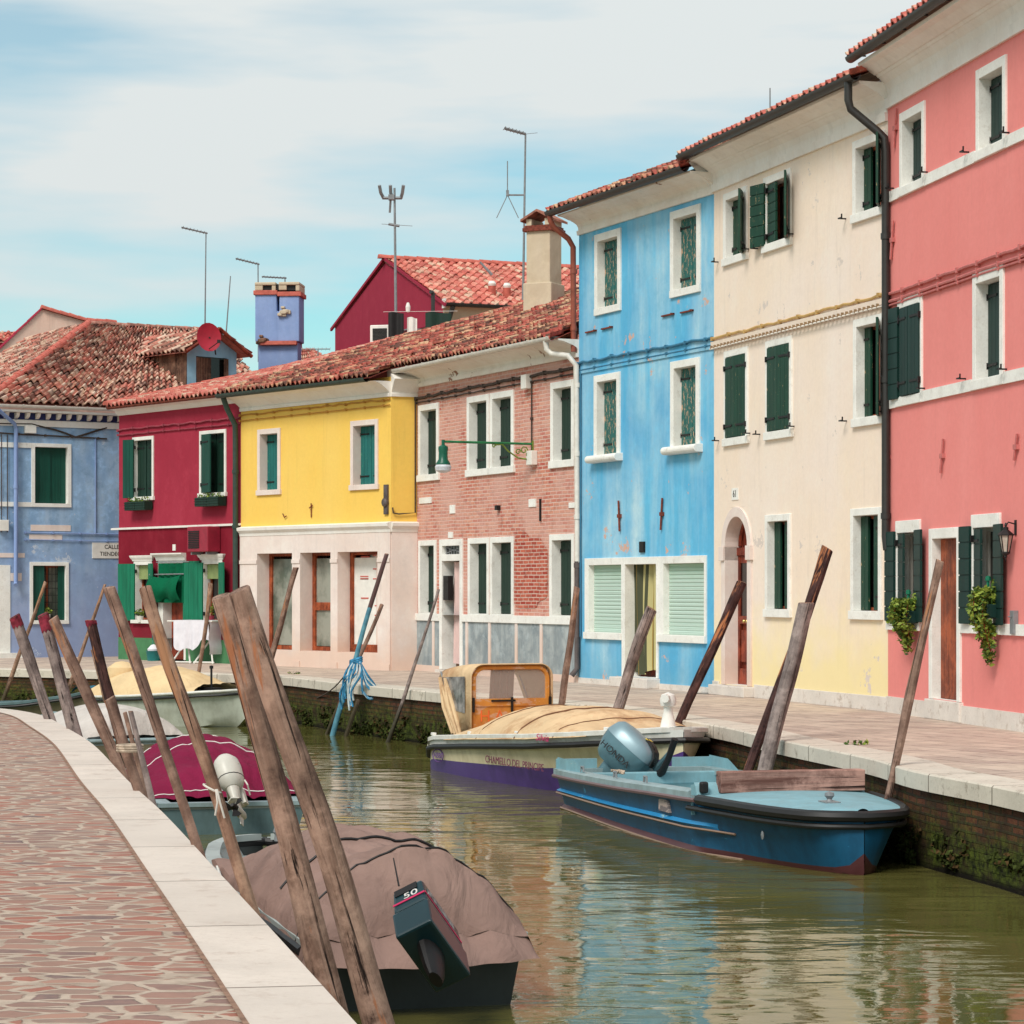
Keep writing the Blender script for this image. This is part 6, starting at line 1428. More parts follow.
m = MB(); m.lathe([(.0, 0), (.05, 0), (.045, .05), (.06, .07), (.05, .1), (0, .11)], 12, 0, (5.05, -.05, .5)); m.build('deck_cleat', M['galv'], e, True)
# dark green motor "50"
mot = empty('outboard_motor', (0, 0, 0), 0, 'dark green outboard motor with red stripe and number 50 behind the taupe covered boat', 'outboard motor')
a1 = Vector((.155, -.023, .08)); a3 = Vector((.14, -.85, -.52)); a1.normalize(); a3.normalize(); a1 = (a1-a3*a1.dot(a3)).normalized(); a2_ = a1.cross(a3)    # a1 across rear face, a2 along, a3 down
Mw = Matrix((a1, a2_, -a3)).transposed().to_4x4(); O_ = P(390, 893, 14.0); Mw.translation = O_; mot.matrix_world = Mw
mc = plain('dark_green_cowl', S(18, 48, 54), .3, .5, .08, 4)
def cowlbox(m, x0, x1, y0, y1, z0, z1, tp=.0, mi=0): m.loft([[Vector((x0, y0, z0)), Vector((x1, y0, z0)), Vector((x1, y1, z0)), Vector((x0, y1, z0))], [Vector((x0+tp, y0+tp*.5, z1)), Vector((x1-tp, y0+tp*.5, z1)), Vector((x1-tp, y1-tp, z1)), Vector((x0+tp, y1-tp, z1))]], mi)
m = MB(); cowlbox(m, 0, .21, 0, .46, -.19, 0, .012); m.build('upper_cowl', mc, mot, bevel=.018)
m = MB(); cowlbox(m, -.008, .218, -.008, .468, -.40, -.196, .0); m.build('lower_cowl', mc, mot, bevel=.015)
m = MB(); m.box((.025, -.004+.001, -.062), (.165, .02, -.012)); m.build('cowl_recess', M['iron'], mot)
rs = plain('magenta_stripe', S(200, 40, 90), .5); wl_ = plain('white_decal', S(216, 210, 204), .5)
m = MB(); m.box((.006, -.004, -.135), (.204, -.0, -.122)); m.box((.206, .0, -.135), (.2095, .44, -.122)); m.build('stripe', rs, mot)
text_mesh('lettering', '50', wl_, mot, Matrix.Translation((.12, .0, -.093)) @ Matrix.Rotation(R(90), 4, 'X'), .062, sx_=1.5)
m = MB(); m.box((.203, .05, -.10), (.2075, .36, -.05)); m.build('side_decal', plain('grey_decal', S(140, 140, 138), .5, .3, .4, 30), mot)
m = MB(); m.loft([[Vector((.105+w_*math.cos(t), .20+2*w_*math.sin(t), z)) for t in [2*math.pi*k/14 for k in range(14)]] for z, w_ in ((-.40, .06), (-.55, .045), (-.62, .03))]); m.build('leg', M['iron'], mot, True)
m = MB(); pA = Mw.inverted() @ P(399, 886, 14.4); pB = Mw.inverted() @ P(393.5, 858, 14.5); m.tube([pA, pB], [.006, .004], 5); o = m.build('whip_aerial', M['iron'], mot)
# --- magenta covered boat
aX = Vector((-.24, .97, 0)).normalized(); rzD = math.atan2(aX.y, aX.x)
e = empty('covered_boat', (-2.82, 25.3, WZ), rzD, 'grey green boat under a magenta cover edged with white piping', 'boat', 'boats moored in the canal')
st = [(0, .74, .30, .66, .02, -.08), (2.2, .82, .36, .68, -.02, -.14), (3.8, .66, .46, .42, 0, -.1), (4.6, .32, .54, .12, .12, .0), (4.9, .02, .58, .01, .3, .2)]
hu, at, X = hull(e, st, [0, 1, 1], [0, .16, .6, 1.0], [B_['lite'], B_['greyhull'], B_['greyc']], floor=.15, inmat=2); rail(e, at, X, .025, B_['rub'], -.05, .01); gunwale(e, at, X, 4.9, .12, .04, B_['greyc'])
mm = fabric('magenta_canvas', S(128, 32, 64), S(100, 22, 48), .5)
tp_, fn = tarp(e, .45, 4.7, at, lambda u: .44*math.sin(math.pi*min(1, u*.9+.12))**.8*min(1, (u/.10+.001)**.55), mm, over=.05, pw=1.9, n=(90, 64), wr=.022, drop=.03, ripple=lambda u, s: .022*abs(math.sin(s*9+u*3)))
m = MB()
for uu in (.015, .36, .66): m.tube([fn(uu, v/30)+Vector((0, 0, .006)) for v in range(31)], .007, 5)
m.build('white_piping', M['whitepaint'], tp_, split=True)
mot = empty('outboard_motor', (0, 0, 0), 0, 'white outboard motor tilted up with dark propeller at the stern of the magenta covered boat', 'outboard motor')
wm = paint('white_motor_paint', S(214, 208, 196), S(176, 160, 130), .4, .62); 
up = Vector((-.30, .50, .80)).normalized(); ft = Vector((.25, .8, -.42)); ft = (ft-up*ft.dot(up)).normalized(); sd_ = up.cross(ft)
Mo = Matrix((ft, sd_, up)).transposed().to_4x4(); Mo.translation = P(240, 813, 24.75); mot.matrix_world = Mo @ Matrix.Scale(.86, 4)
def ov(z, a, b_, cx=0, n=18): return [Vector((cx+a*math.cos(2*math.pi*k/n), b_*math.sin(2*math.pi*k/n), z)) for k in range(n)]
m = MB(); m.loft([ov(.33, .11, .08, .0), ov(.38, .17, .13, .02), ov(.45, .2, .15, .03), ov(.60, .215, .155, .03), ov(.70, .19, .14, .03), ov(.76, .12, .09, .03), ov(.775, .03, .03, .03)]); m.build('cowl', wm, mot, True)
m = MB(); m.loft([ov(.0, .09, .028), ov(.12, .085, .035), ov(.2, .09, .055), ov(.33, .10, .075)]); m.loft([[Vector((x, y, z)) for x, y in ((-.20, 0), (-.13, -.07), (.08, -.05), (.12, 0), (.08, .05), (-.13, .07))] for z in (.115, .13)]); m.build('leg', wm, mot, True)
m = MB(); m.loft([[Vector((x, r_*math.cos(t), -.0+r_*math.sin(t))) for t in [2*math.pi*k/14 for k in range(14)]] for x, r_ in ((-.15, .045), (-.05, .055), (.08, .05), (.14, .03), (.17, .004))]); m.loft([[Vector((.08, -.006, -.04)), Vector((.08, .006, -.04)), Vector((-.06, .006, -.04)), Vector((-.06, -.006, -.04))], [Vector((-.02, -.004, -.19)), Vector((-.02, .004, -.19)), Vector((-.11, .004, -.19)), Vector((-.11, -.004, -.19))]]); m.build('gearcase', wm, mot, True)
m = MB(); m.loft([[Vector((x, r_*math.cos(t), r_*math.sin(t))) for t in [2*math.pi*k/12 for k in range(12)]] for x, r_ in ((-.15, .04), (-.22, .038), (-.26, .02))])
for k in range(3):
    t = k*2.09+.4; m.loft([[Vector((x+dx, rr*math.cos(t+d), rr*math.sin(t+d))) for rr, d, x in ((.03, -.3, -.16), (.03, .3, -.22), (.12, .5, -.22), (.13, .0, -.19), (.11, -.4, -.16))] for dx in (0, .008)])
m.build('propeller', M['iron'], mot, True)
m = MB(); m.tube([(.17, .1, .42), (.34, .16, .40), (.42, .17, .44)], [.03, .025, .028], 8); m.box((.10, -.08, .16), (.2, .08, .36)); m.tube([(.05, -.15, .4), (.0, -.18, .3), (.1, -.15, .22)], .01, 6); m.build('clamp_bracket', wm, mot, True)
m = MB(); m.loft([ov(.452, .203, .153, .03), ov(.462, .203, .153, .03)]); m.build('cowl_seam', M['iron'], mot)
# --- small boat with pale arched cover
aX = Vector((-.45, .89, 0)).normalized(); e = empty('covered_boat', (-5.15, 34.8, WZ), math.atan2(aX.y, aX.x), 'small olive boat under a whitish arched cover behind the short tied stumps', 'boat', 'boats moored in the canal')
st = [(0, .74, .40, .66, .0, -.08), (2.0, .80, .42, .64, -.02, -.12), (3.6, .56, .5, .34, .02, -.1), (4.4, .02, .58, .01, .3, .2)]
hu, at, X = hull(e, st, [0, 1, 1], [0, .2, .6, 1.0], [B_['greyc'], B_['olive'], B_['lite']], floor=.15, inmat=2); rail(e, at, X, .03, B_['greyc'], -.02, .02, back=True)
wc = fabric('pale_canvas', S(206, 196, 188), S(160, 148, 140), .4); tarp(e, .25, 3.6, at, lambda u: .40*math.sin(math.pi*min(1, u*.85+.22))**.6*min(1, (u/.05+.001)**.5), wc, over=.0, pw=2.2, wr=.01)
# --- cream boat with beige cover
aX = Vector((.80, -.60, 0)).normalized(); e = empty('covered_boat', (-7.75, 47.15, WZ), math.atan2(aX.y, aX.x), 'cream speedboat under a pale yellow cover by the far quay below the crimson house', 'boat', 'boats moored in the canal')
st = [(0, .70, .50, .60, .0, -.08), (1.6, .80, .56, .66, -.02, -.12), (2.9, .66, .64, .40, .0, -.12), (3.5, .36, .68, .12, .15, .0), (3.75, .02, .70, .01, .35, .2)]
hu, at, X = hull(e, st, [0, 1, 1], [0, .2, .8, 1.0], [B_['whitehull'], paint('pale_hull', S(206, 210, 194), grime=S(150, 150, 128)), B_['lite']], floor=.2, inmat=2); rail(e, at, X, .025, B_['whitehull'], -.02, .02); rail(e, at, X, .02, B_['rub'], -.09, .01)
yc = fabric('pale_yellow_canvas', S(226, 196, 152), S(196, 162, 118), .5); tarp(e, .1, 3.0, at, lambda u: .12+.36*math.sin(math.pi*min(1, max(0, u*1.1-.02)))**.7, yc, over=0, pw=2.4, wr=.02)
m = MB(); m.lathe([(0, 0), (.22, .02), (.30, .2), (.26, .4), (.12, .5), (0, .52)], 14, 0, (.55, 0, .62)); m.build('covered_seat', yc, e, True)
m = MB(); m.lathe([(0, 0), (.2, .02), (.26, .25), (.2, .5), (.1, .6), (0, .62)], 12, 0, (-.2, 0, .05)); m.grid(lambda u, v: Vector((-.35+.5*u, -.45+.9*v, .52+.14*math.sin(u*5+v*4))), 8, 8); m.build('blue_motor_cover', fabric('teal_blue_cloth', S(58, 112, 132), S(40, 80, 100)), e, True)
m = MB(); m.tube([(3.05, -.2, .66), (3.05, -.2, 1.05)], .02, 6); m.lathe([(0, 0), (.035, 0), (.035, .05), (0, .06)], 8, 0, (3.05, -.2, 1.05)); m.box((2.8, -.3, .66), (3.2, -.1, .71)); m.build('bow_light', M['iron'], e)
# --- grey green skiff at far left
aX = Vector((.91, -.41, 0)).normalized(); e = empty('skiff', (-11.9, 45.3, WZ), math.atan2(aX.y, aX.x), 'grey green open skiff at the far left behind the red tipped posts', 'boat', 'boats moored in the canal')
st = [(0, .70, .42, .6, .0, -.1), (2.4, .82, .44, .64, -.03, -.14), (4.0, .62, .52, .36, .0, -.1), (4.8, .26, .64, .08, .15, .0), (5.05, .02, .70, .01, .35, .2)]
hu, at, X = hull(e, st, [0, 1, 1], [0, .16, .6, 1.0], [B_['greyc'], B_['olive'], B_['greyhull']], floor=.1, inmat=2); gunwale(e, at, X, 5, .1, .05, B_['greyhull']); rail(e, at, X, .025, B_['rub'], -.05, .01)
m = MB(); m.box((3.6, -.5, .46), (3.8, .5, .5)); m.box((1.4, -.7, .36), (1.7, .7, .4)); m.build('thwart', B_['greyhull'], e)
m = MB(); m.box((2.3, -.8, .47), (3.3, -.72, .53)); m.build('green_fender_strip', plain('bright_green', S(30, 190, 110), .6), e)
# ------------------------------------------------------------ mooring posts
PW = [wood('post_wood_brown', S(140, 112, 98), S(112, 84, 72), S(74, 52, 46), .9, warm=S(168, 116, 84), wa=.58, wet=True), wood('post_wood_grey', S(142, 126, 120), S(112, 98, 94), S(74, 62, 60), .9, warm=S(150, 112, 92), wa=.64, wet=True), wood('post_wood_warm', S(156, 124, 104), S(126, 92, 76), S(78, 54, 46), .9, warm=S(172, 124, 92), wa=.56, wet=True), wood('post_wood_red', S(154, 124, 108), S(118, 90, 76), S(66, 48, 42), .9, warm=S(166, 108, 76), wa=.57, wet=True), wood('post_wood_charred', S(78, 52, 48), S(52, 36, 36), S(28, 20, 22), .9, warm=S(176, 112, 74), wa=.56, wet=True)]
rp_ = plain('faded_red_paint', S(130, 44, 58), .8, .2, .35, 14)
def post(top, bot, w0, w1, Z, mt, label, Zt=None, n=30, tip=None, group='mooring posts', wob=.20, name='mooring_post', zlow=-1.5, ob=.25, crook=0, seed=None, capmat=None):
    Zt = Zt or Z; a = P(*top, Zt); b_ = P(*bot, Z); d = (b_-a); k = (zlow-a.z)/d.z if zlow is not None else 1; k = max(k, 1.0) if zlow is not None else 1
    c = a+d*k; r0 = w0/2*Zt/F; r1 = (w0+(w1-w0)*k)/2*Z/F; r1 = min(r1, w1*.62*Z/F) if k > 1 else w1/2*Z/F
    Lh = (a-c).length; zax = (a-c).normalized(); xax = Vector((0, 1, 0)).cross(zax).normalized(); yax = zax.cross(xax)
    Mx = Matrix((xax, yax, zax)).transposed().to_4x4(); Mx.translation = c
    rr = random.Random(seed if seed is not None else int(top[0]*7+top[1])); o1, o2 = rr.uniform(0, 50), rr.uniform(0, 50)
    SD = 26; secs = []
    for i in range(n+1):
        t = i/n; r = r1+(r0-r1)*t; z = Lh*t
        off = Vector((crook*math.sin(t*math.pi*1.6+o1)*r, 0, 0))+Vector((noise.noise(Vector((o1, z*.9, 0))), noise.noise(Vector((o2, z*.9, 5))), 0))*r*.75
        ring = []
        for s in range(SD):
            th = 2*math.pi*s/SD; q_ = 1+wob*(noise.noise(Vector((math.cos(th)*1.3+o1, math.sin(th)*1.3, z*1.2)))*1.4+.5*noise.noise(Vector((math.cos(th)*4, math.sin(th)*4+o2, z*.5))))
            zz = z+((ob*r*math.cos(th+o1)) if i == n else 0)
            ring.append(off+Vector((r*q_*math.cos(th), r*q_*math.sin(th), zz)))
        secs.append(ring)
    ring = secs[-1]; cen = sum(ring, Vector())/SD
    m = MB(); m.loft(secs, 0, True, False); m.loft([ring, [cen+(p-cen)*.9+Vector((0,0,.006)) for p in ring]], 1, True, False); m.face([cen+(p-cen)*.9+Vector((0,0,.006)) for p in ring], 1); m.face(list(reversed(secs[0])), 0)
    o = m.build(name, [PW[mt] if isinstance(mt, int) else mt, capmat or PW[3]], None, True); o.matrix_world = Mx; tag(o, label, 'mooring post', group)
    if tip:
        ln = tip*Zt/F; k0 = max(0, int((1-ln/Lh)*n)); m = MB(); sc = []
        for i in range(6):
            z = Lh-ln*(1-i/5); r = r0*1.05+.003; t = z/Lh
            off = Vector((crook*math.sin(t*math.pi*1.6+o1)*r0, 0, 0))+Vector((noise.noise(Vector((o1, z*.9, 0))), noise.noise(Vector((o2, z*.9, 5))), 0))*r0*.75
            sc.append([off+Vector((r*(1+wob*noise.noise(Vector((math.cos(2*math.pi*s/SD)*1.3+o1, math.sin(2*math.pi*s/SD)*1.3, z*1.2)))*1.4)*math.cos(2*math.pi*s/SD), r*(1+wob*noise.noise(Vector((math.cos(2*math.pi*s/SD)*1.3+o1, math.sin(2*math.pi*s/SD)*1.3, z*1.2)))*1.4)*math.sin(2*math.pi*s/SD), z+(ob*r*math.cos(2*math.pi*s/SD+o1) if i == 5 else 0)+(.02*math.sin(s*2.2) if i == 0 else 0))) for s in range(SD)])
        m.loft(sc, 0, True, False); cen = sum(sc[-1], Vector())/SD
        if tip > 8: m.face([cen+(p-cen)*.97+Vector((0,0,.008)) for p in sc[-1]])
        m.build('painted_tip', rp_, o, True)
    return o
# near side, from far to near
post((13.5, 617), (50, 722), 10.5, 10.5, 31.4, 1, 'leftmost red tipped post, grey wood, leaning left over the near quay', tip=11)
post((41, 615.5), (76, 736), 11.5, 13, 29.2, 1, 'thick red tipped grey post, second from the left', tip=17)
post((53, 618.5), (116, 765), 11, 11.5, 23.6, 0, 'brown leaning post with split flat top, beside the thick red tipped one', tip=None)
post((90.5, 620.5), (112, 702), 9.5, 10.5, 33.2, 4, 'charred black post with a red ring at its top', tip=5)
post((109.5, 699), (143, 802), 12, 11, 20.2, 0, 'thick short stump tied to two thinner sticks at the quay edge')
post((125, 713), (148, 800), 4.5, 5.5, 20.6, 3, 'thinnest stick tied between the stump and its neighbour')
post((130, 712), (156, 815), 5, 8, 19.4, 1, 'bark covered stick tied at the right of the stump')
post((107.5, 588.5), (200, 858), 11.5, 10.5, 15.9, 0, 'tall brown post leaning left in front of the magenta covered boat')
post((147.5, 588), (252, 916), 12.5, 13, 13.4, 2, 'tall warm brown post with a deep crack and a white cord round it')
post((222, 597), (307, 921), 20, 28, 12.3, 3, 'left one of the two thick posts crossing the foreground', n=44, crook=.4, wob=.07)
post((242, 590), (345, 921), 23, 29, 11.9, 3, 'right one of the two thick posts crossing the foreground', n=44, wob=.07, crook=.3)
# far side
post((45.5, 582), (4, 699), 3.5, 4.2, 49.5, 2, 'thin pale stick leaning right before the violet blue window', zlow=-1.2, n=10)
post((104.7, 584.5), (68.5, 690), 2.8, 4, 49, 2, 'thin pale stick leaning right at the corner of the violet blue house', zlow=-1.2, n=10)
post((91.5, 650), (104, 700), 2.4, 2.6, 43, 2, 'very thin pale stick beside the charred post', zlow=-1.2, n=8)
post((210.5, 583.5), (198.5, 676), 4.6, 3.6, 47.6, 2, 'slim crooked post in front of the white draped table', n=12, crook=.5)
post((295, 567.5), (262, 692), 5.5, 6, 46.6, 0, 'plain slim post leaning right before the first shop door')
q = NM('blue_painted_pole', .6, .3); z_ = q.z('Object'); M['bpole'] = q.col(q.mix(q.math('GREATER_THAN', q.math('ADD', z_[2], q.math('MULTIPLY', q.noise(5), .1)), 2.78), q.mix(q.ramp(q.noise(6, 5), .4, .6), S(96, 150, 164), S(72, 120, 138)), S(88, 62, 60)))
post((386.6, 554), (334, 731), 4.2, 5.6, 42.4, M['bpole'], 'long pole painted blue below and dark above, with a rope bundle tied to it', zlow=-1.3, wob=.04, n=14)
post((381.5, 604.5), (330, 729), 4, 4.2, 42.8, 0, 'thin brown pole crossing behind the blue painted pole', zlow=-1.2, wob=.06, n=12)
post((358.5, 700), (347, 732), 4.2, 4.2, 42.2, 0, 'low broken stub standing in the water below the rope bundle', zlow=-1.1, n=8)
post((438.5, 589.5), (388, 746), 2.4, 4.2, 40.5, 1, 'long thin dark pole left of the cabin boat', zlow=-1.2, n=16, crook=.6)
post((577, 587.5), (561.5, 707), 6.5, 7.0, 35.9, 0, 'grey brown post before the lead downpipe between brick and blue house', n=16)
post((652, 609), (611, 722), 12, 11.5, 33.6, 1, 'thick pale grey post in front of the striped door curtain')
post((742, 583), (679, 727), 9.5, 9.5, 31.2, 4, 'dark charred post with orange split wood, before the arched red door', crook=.3, capmat=PW[2])
post((829, 549), (751, 764), 12, 8.5, 27.2, 4, 'dark red brown pole rising highest behind the grey post before the cream house', capmat=PW[2])
post((806, 603), (764, 763), 15.5, 15.0, 26.8, 1, 'thick grey weathered post before the cream house, cut off lower than its dark partner', crook=.25, wob=.10)
post((939, 561), (875, 857), 8.5, 8.5, 23.1, 0, 'slender post with split bright top before the pink house door', zlow=-1.4, crook=.15, capmat=PW[2])
# cords and ropes on posts
def loop(name, px, py, Z, r_, mat, label, turns=3, hang=0, rr_=.012, tilt=.0, group=None):
    c = P(px, py, Z); m = MB()
    for k in range(turns): m.tube([(r_*math.cos(t), r_*math.sin(t), -.02*k+tilt*r_*math.cos(t)) for t in [2*math.pi*i/20 for i in range(21)]], rr_, 6)
    if hang: m.tube([(r_*.6, -r_, 0), (r_*.8, -r_-.01, -hang*.5), (r_*.5, -r_, -hang)], rr_, 6); m.tube([(r_*.7, -r_, 0), (r_*1.1, -r_-.01, -hang*.5), (r_*1.6, -r_, -hang*1.1)], rr_, 6)
    o = m.build(name, mat, None, True); o.location = c; return tag(o, label, 'rope')
loop('rope', 130, 745.5, 20.0, .10, ropem, 'beige cord tying the stump and the two sticks together', 3, 0, .012)
loop('rope', 212, 788.5, 13.4, .045, plain('white_cord', S(214, 206, 196), .9), 'white cord with hanging ends round the warm brown cracked post', 1, .14, .006, -.5)
rr_ = random.Random(5); m = MB(); c = P(356, 663, 42.3)
for k in range(3): m.tube([(.09*math.cos(t), .09*math.sin(t), .03*k+.03*math.cos(t)) for t in [2*math.pi*i/16 for i in range(17)]], .028, 6)
for k in range(12):
    x0 = -.14+.03*k; L1 = rr_.uniform(.30, .72); sw = rr_.uniform(-.18, .12)
    pts = [Vector((x0*.4, -.08, .02)), Vector((x0-.05+sw*.3, -.14, -.18)), Vector((x0-.12+sw, -.12, -.15-L1*.5)), Vector((x0-.1+sw, -.1, -.1-L1))]
    m.tube(catmull(pts, 4), .02, 5, 1 if k % 3 == 1 else 0)
for k in range(5): m.tube(catmull([Vector((.08, -.1, .0)), Vector((.2, -.12, -.2-k*.05)), Vector((.34+.03*k, -.12, -.42-.03*k)), Vector((.24, -.12, -.6)), Vector((.1, -.1, -.45))], 4), .02, 5, k % 2)
q = NM('blue_white_rope', .9, .1); q.m.name = 'blue_white_rope'; M['bwr'] = q.col(q.mix(q.ramp(q.noise(9, 3), .50, .54), S(60, 128, 176), S(206, 212, 214)))
o = m.build('rope_bundle', [ropeb, plain('white_rope', S(196, 206, 208), .9, .1, .2, 14)], None, True); o.location = c; tag(o, 'thick blue and white rope bundle hanging from the blue painted pole', 'rope')
m = MB(); a = P(353, 664, 42.3); b_ = P(317, 698, 45.0); m.tube([a.lerp(b_, t/8)-Vector((0, 0, .10*math.sin(math.pi*t/8))) for t in range(9)], .012, 5); tag(m.build('mooring_line', M['cable'], None, True), 'thin dark line running from the blue rope bundle down to the quay', 'rope')
m = MB(); a = P(214, 868, 18.3); b_ = P(226, 880, 15.5)
m.tube([P(217, 866, 18.0), P(220, 875, 17.2), P(217, 880, 16.6)], .01, 5); tag(m.build('mooring_line', M['whitepaint'], None, True), 'thin white line at the left rim of the taupe covered boat', 'rope')
# moss and weed hanging on the far quay wall near the water
rr_ = random.Random(8); m = MB()
seg = [farE[i] for i in range(len(farE))]
cum = [0]
for i in range(1, len(seg)): cum.append(cum[-1]+(seg[i]-seg[i-1]).length)
def along(s):
    for i in range(1, len(seg)):
        if cum[i] >= s: t = (s-cum[i-1])/(cum[i]-cum[i-1]); d = (seg[i]-seg[i-1]).normalized(); return seg[i-1].lerp(seg[i], t), d
    return seg[-1], d
s0 = next(c_ for c_, p in zip(cum, seg) if (p.x/p.y)*F+CX > -20); s1 = next((c_ for c_, p in zip(cum, seg) if (p.x/p.y)*F+CX > 1080), cum[-1])
for k in range(5200):
    s = rr_.uniform(s0, s1); p, d = along(s); nn_ = Vector((d.y, -d.x, 0))
    dens = noise.noise(Vector((s*.6, 0, 3)))+.35*noise.noise(Vector((s*2.1, 7, 3)))
    zt = -.42+.28*dens; z = WZ+abs(rr_.gauss(0, .16))
    if z > zt or noise.noise(Vector((s*1.7, z*3, 9))) < -.05: continue
    c_ = Vector((p.x, p.y, z))+nn_*rr_.uniform(.0, .05); sz = rr_.uniform(.02, .06)
    for _ in range(2):
        u = Vector((rr_.gauss(0, 1), rr_.gauss(0, 1), rr_.gauss(0, 1))).normalized(); v = u.orthogonal().normalized(); m.face([c_+u*sz, c_+v*sz*.6, c_-u*sz, c_-v*sz*.6], 0 if rr_.random() < .8 else 1)
o = m.build('quay_weed', [plain('wall_weed', S(66, 74, 34), .9, .1, .5, 12), plain('wall_weed_brown', S(78, 60, 36), .9, .1, .4, 12)], None, fix=False); tag(o, 'dark green weed and algae clinging along the foot of the far quay wall', 'weed', kind='stuff')
# ------------------------------------------------------------ plants, planters, washing, bucket
def leaves(m, c, rad, n, size, seed, fn=None, mats=2):
    rr = random.Random(seed)
    for k in range(n):
        while True:
            p = Vector((rr.uniform(-1, 1), rr.uniform(-1, 1), rr.uniform(-1, 1)))
            if p.length < 1: break
        p = Vector((p.x*rad[0], p.y*rad[1], p.z*rad[2])) if not fn else fn(p, rr)
        u = Vector((rr.gauss(0, 1), rr.gauss(0, 1), rr.gauss(0, .6))).normalized(); v = u.cross(Vector((rr.gauss(0,1), rr.gauss(0,1), rr.gauss(0,1)))).normalized(); s = size*rr.uniform(.4, 1.5)
        m.face([c+p+u*s, c+p+v*s*.5+u*s*.2, c+p-u*s*.8, c+p-v*s*.5+u*s*.2], 0 if rr.random() < .68 else 1)
def trailing(f, px0, px1, py0, py1, label, seed):
    u, vt = f.uv((px0+px1)/2, py0); _, vb = f.uv((px0+px1)/2, py1); pxm = F/f.pt(u, 0, 0).y; e = empty('trailing_plant', f.pt(u+.26, vt, .10), f.rz, label, 'plant', 'trailing plants on the pink sills'); Hh = vt-vb
    m = MB(); m.box((-.22, -.30, -.24*Hh-.16), (.22, -.115, -.24*Hh)); m.build('planter', M['sh_pine'], e, bevel=.01)
    m = MB(); rr = random.Random(seed)
    for k in range(9):
        x0 = rr.uniform(-.14, .14); y0 = rr.uniform(-.26, -.12); L1 = Hh*rr.uniform(.55, 1.0)
        pts = [Vector((x0, y0, -Hh*.22)), Vector((x0*1.1, y0-.12, -Hh*.10)), Vector((x0+rr.uniform(-.1,.1), y0-.18, -Hh*.4)), Vector((x0*.6+rr.uniform(-.08,.08), -.2, -L1))]
        ln = catmull(pts, 5); m.tube(ln, .006, 4, 2)
        for p in ln[::1]: leaves(m, p, (.065, .055, .075), 15, .034, rr.randint(0, 9999))
    for k in range(3):
        x0 = rr.uniform(-.1, .25); ln = [Vector((x0, -.18, -Hh*.2)), Vector((x0+.03, -.16, -Hh*.02))]; m.tube(ln, .006, 4, 2)
        for p in (ln[1], ln[0].lerp(ln[1], .5)): leaves(m, p, (.08, .06, .1), 12, .04, rr.randint(0, 9999))
    m.build('foliage', [M['leaf'], M['leaf2'], M['brownwood']], e, fix=False)
    m = MB(); m.tube([(.0, -.2, -Hh*.2), (.0, -.2, .05)], .02, 6); m.lathe([(0, 0), (.035, .0), (.03, .05), (0, .06)], 8, 0, (0, -.2, .05)); m.build('support_stake', M['sh_emer'], e)
trailing(FP, 901, 917, 598, 650, 'trailing plant hanging from the sill left of the pink house door', 1)
trailing(FP, 978, 998, 585, 664, 'larger trailing plant hanging from the sill right of the pink house door', 2)
for k, (x0, x1, y0, y1, lb) in enumerate(((128, 149.5, 502, 512, 'window box with sparse shoots under the left upper window of the crimson house'), (198, 223, 498, 508, 'window box with yellow green shoots under the right upper window of the crimson house'))):
    f = FR; a, b_, c, d = f.rect(x0, y0, x1, y1); e = empty('window_box', f.pt(a+.2, b_+.03, .03), f.rz, lb, 'planter', 'window boxes of the crimson house'); w_ = (c-a)*.95
    m = MB()
    for j in range(2): m.box((j*w_/2+.01, -.28, 0), ((j+1)*w_/2-.01, -.06, .20))
    for z_ in (.05, .11, .16): m.box((-.0, -.295, z_), (w_, -.281, z_+.02))
    m.build('box', M['sh_dark'], e, bevel=.01)
    m = MB()
    for j in range(5): leaves(m, Vector((w_*(j+.5)/5, -.17, .24)), (.10, .08, .07), 26 if k else 18, .035, 50+j+k*9)
    tag(m.build('shoots', [M['leaf'], M['leaf2']], e, fix=False), None, kind='stuff')
for (px, py, lb, mt) in ((143.5, 622, 'small potted plant on the left ground floor sill of the crimson house', 'whitepaint'), (214, 622, 'red potted plant on the right ground floor sill of the crimson house', 'red'), (47.5, 620, 'small dark pot plant in the violet blue house window', 'whitepaint')):
    f = FR if px > 100 else FV; u, v = f.uv(px, py); e = empty('potted_plant', f.pt(u, v, -.09 if px > 100 else .02), f.rz, lb, 'potted plant')
    m = MB(); m.lathe([(0, 0), (.06, 0), (.08, .12), (.085, .14), (0, .14)], 12); m.build('pot', M[mt], e, True); m = MB(); leaves(m, Vector((0, 0, .22 if px < 200 else .3)), (.1, .1, .1 if px < 200 else .18), 70, .035, int(px)); m.build('foliage', [M['leaf'], M['leaf2']], e, fix=False)
# green tarpaulin over the crimson house door
f = FR; u0, v0 = f.uv(153, 597); u1, v1_ = f.uv(183, 570); e = empty('tarpaulin', f.pt(u0, 0, 0), f.rz, 'emerald green tarpaulin slung over a rod above the crimson house door', 'tarpaulin')
w_ = u1-u0; v0 -= .12; v1_ -= .12; e.location += f.d*.12; m = MB()
m.grid(lambda u, v: Vector((w_*u+.04, -.16-.14*math.sin(math.pi*v)*(1-.2*u)-.03*math.sin(u*9), v1_-(v1_-v0)*v+.10*math.sin(math.pi*u)*(v-.5)*1.2-.05*math.sin(u*14+v*4)*v)), 30, 14); m.grid(lambda u, v: Vector((.28+(w_-.1)*u, -.10-.02*math.sin(u*30), v1_+.28-.9*v)), 40, 6)
m.build('cloth', fabric('green_tarp', S(10, 98, 66), S(8, 74, 50)), e, True); m = MB(); m.tube([(-.05, -.14, v1_+.02), (w_+.15, -.14, v1_+.03)], .015, 6); m.tube([(.2, -.1, v1_+.3), (w_+.3, -.1, v1_+.3)], .012, 6)
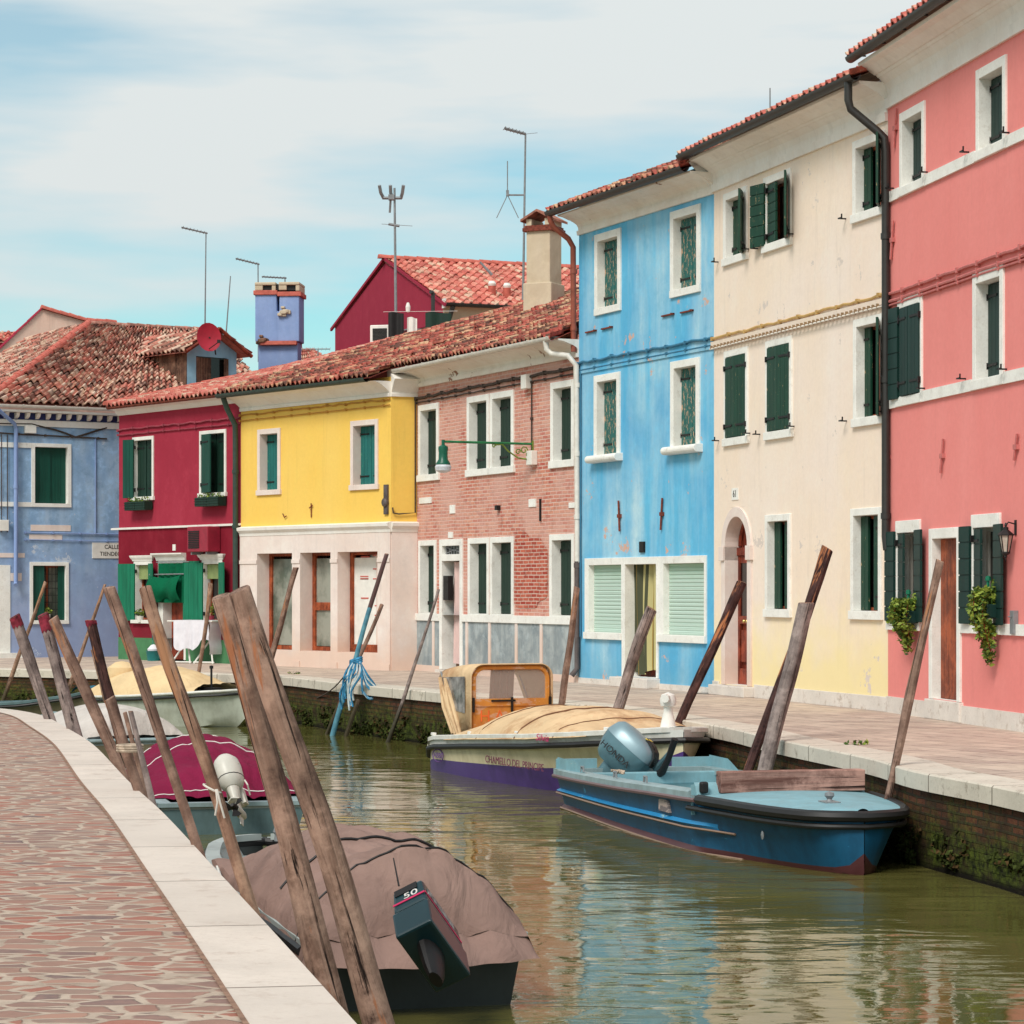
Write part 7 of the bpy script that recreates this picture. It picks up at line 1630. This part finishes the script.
m.build('rod', M['galv'], e)
# draped folding table
p = P(197, 590, 55.3); e = empty('folding_table', (p.x, p.y, 0), R(-30), 'white folding table draped with a white cloth before the crimson house', 'table')
m = MB(); TW, TH = .52, .92
m.box((-TW-.10, -.28, TH), (TW+.10, .28, TH+.03)); m.build('tabletop', M['whitepaint'], e, bevel=.008)
for sx__ in (-.28, .34):
    m = MB()
    m.tube([(sx__-.26, -.22, .0), (sx__+.2, .22, TH)], .02, 6); m.tube([(sx__+.26, -.22, .0), (sx__-.2, .22, TH)], .02, 6); m.tube([(sx__-.28, -.2, .03), (sx__+.28, -.2, .03)], .018, 6); m.build('leg', M['whitepaint'], e)
e = empty('tablecloth', (p.x, p.y, 0), R(-30), 'crumpled white lace cloth hanging over the folding table', 'tablecloth')
m = MB(); m.grid(lambda u, v: Vector((-.42+.95*u, -.30-.03*math.sin(u*24)*v-.02*math.sin(u*11)*v, TH+.035-(.55+.12*math.sin(u*4.5)+.05*math.sin(u*13))*v)), 50, 12); m.grid(lambda u, v: Vector((-.42+.95*u, -.30+.58*v, TH+.036)), 10, 4); m.grid(lambda u, v: Vector((.56+.02*math.sin(v*9), -.3+.5*u, TH+.035-(.75)*v)), 10, 8); m.build('cloth', M['cloth'], e, True)
p = P(153.5, 590, 57.2); e = empty('bucket', (p.x, p.y, 0), 0, 'teal bucket with a mop standing at the green wall base', 'bucket')
m = MB(); m.lathe([(0, 0), (.14, 0), (.17, .22), (.18, .23), (.16, .23), (.13, .02), (0, .02)], 16); m.build('pail', plain('teal_plastic', S(30, 120, 120), .4, .4), e, True)
m = MB(); m.tube([(0, 0, .1), (-.05, .05, .95)], .012, 6); m.build('mop_handle', M['sh_teal'], e); m = MB(); m.lathe([(0, .16), (.13, .2), (.14, .27), (.06, .36), (0, .38)], 12); m.build('mop_head', M['cloth'], e, True)
# small weeds in the far coping
m = MB()
for px, py in ((294, 674), (857, 745), (240, 673)): c_ = G(px, py, 0); leaves(m, c_+Vector((0, 0, .02)), (.14, .05, .03), 30, .03, int(px))
tag(m.build('weeds', [M['leaf2'], M['leaf']], None, fix=False), 'tufts of green weed growing in joints of the far coping', 'weed', kind='stuff')
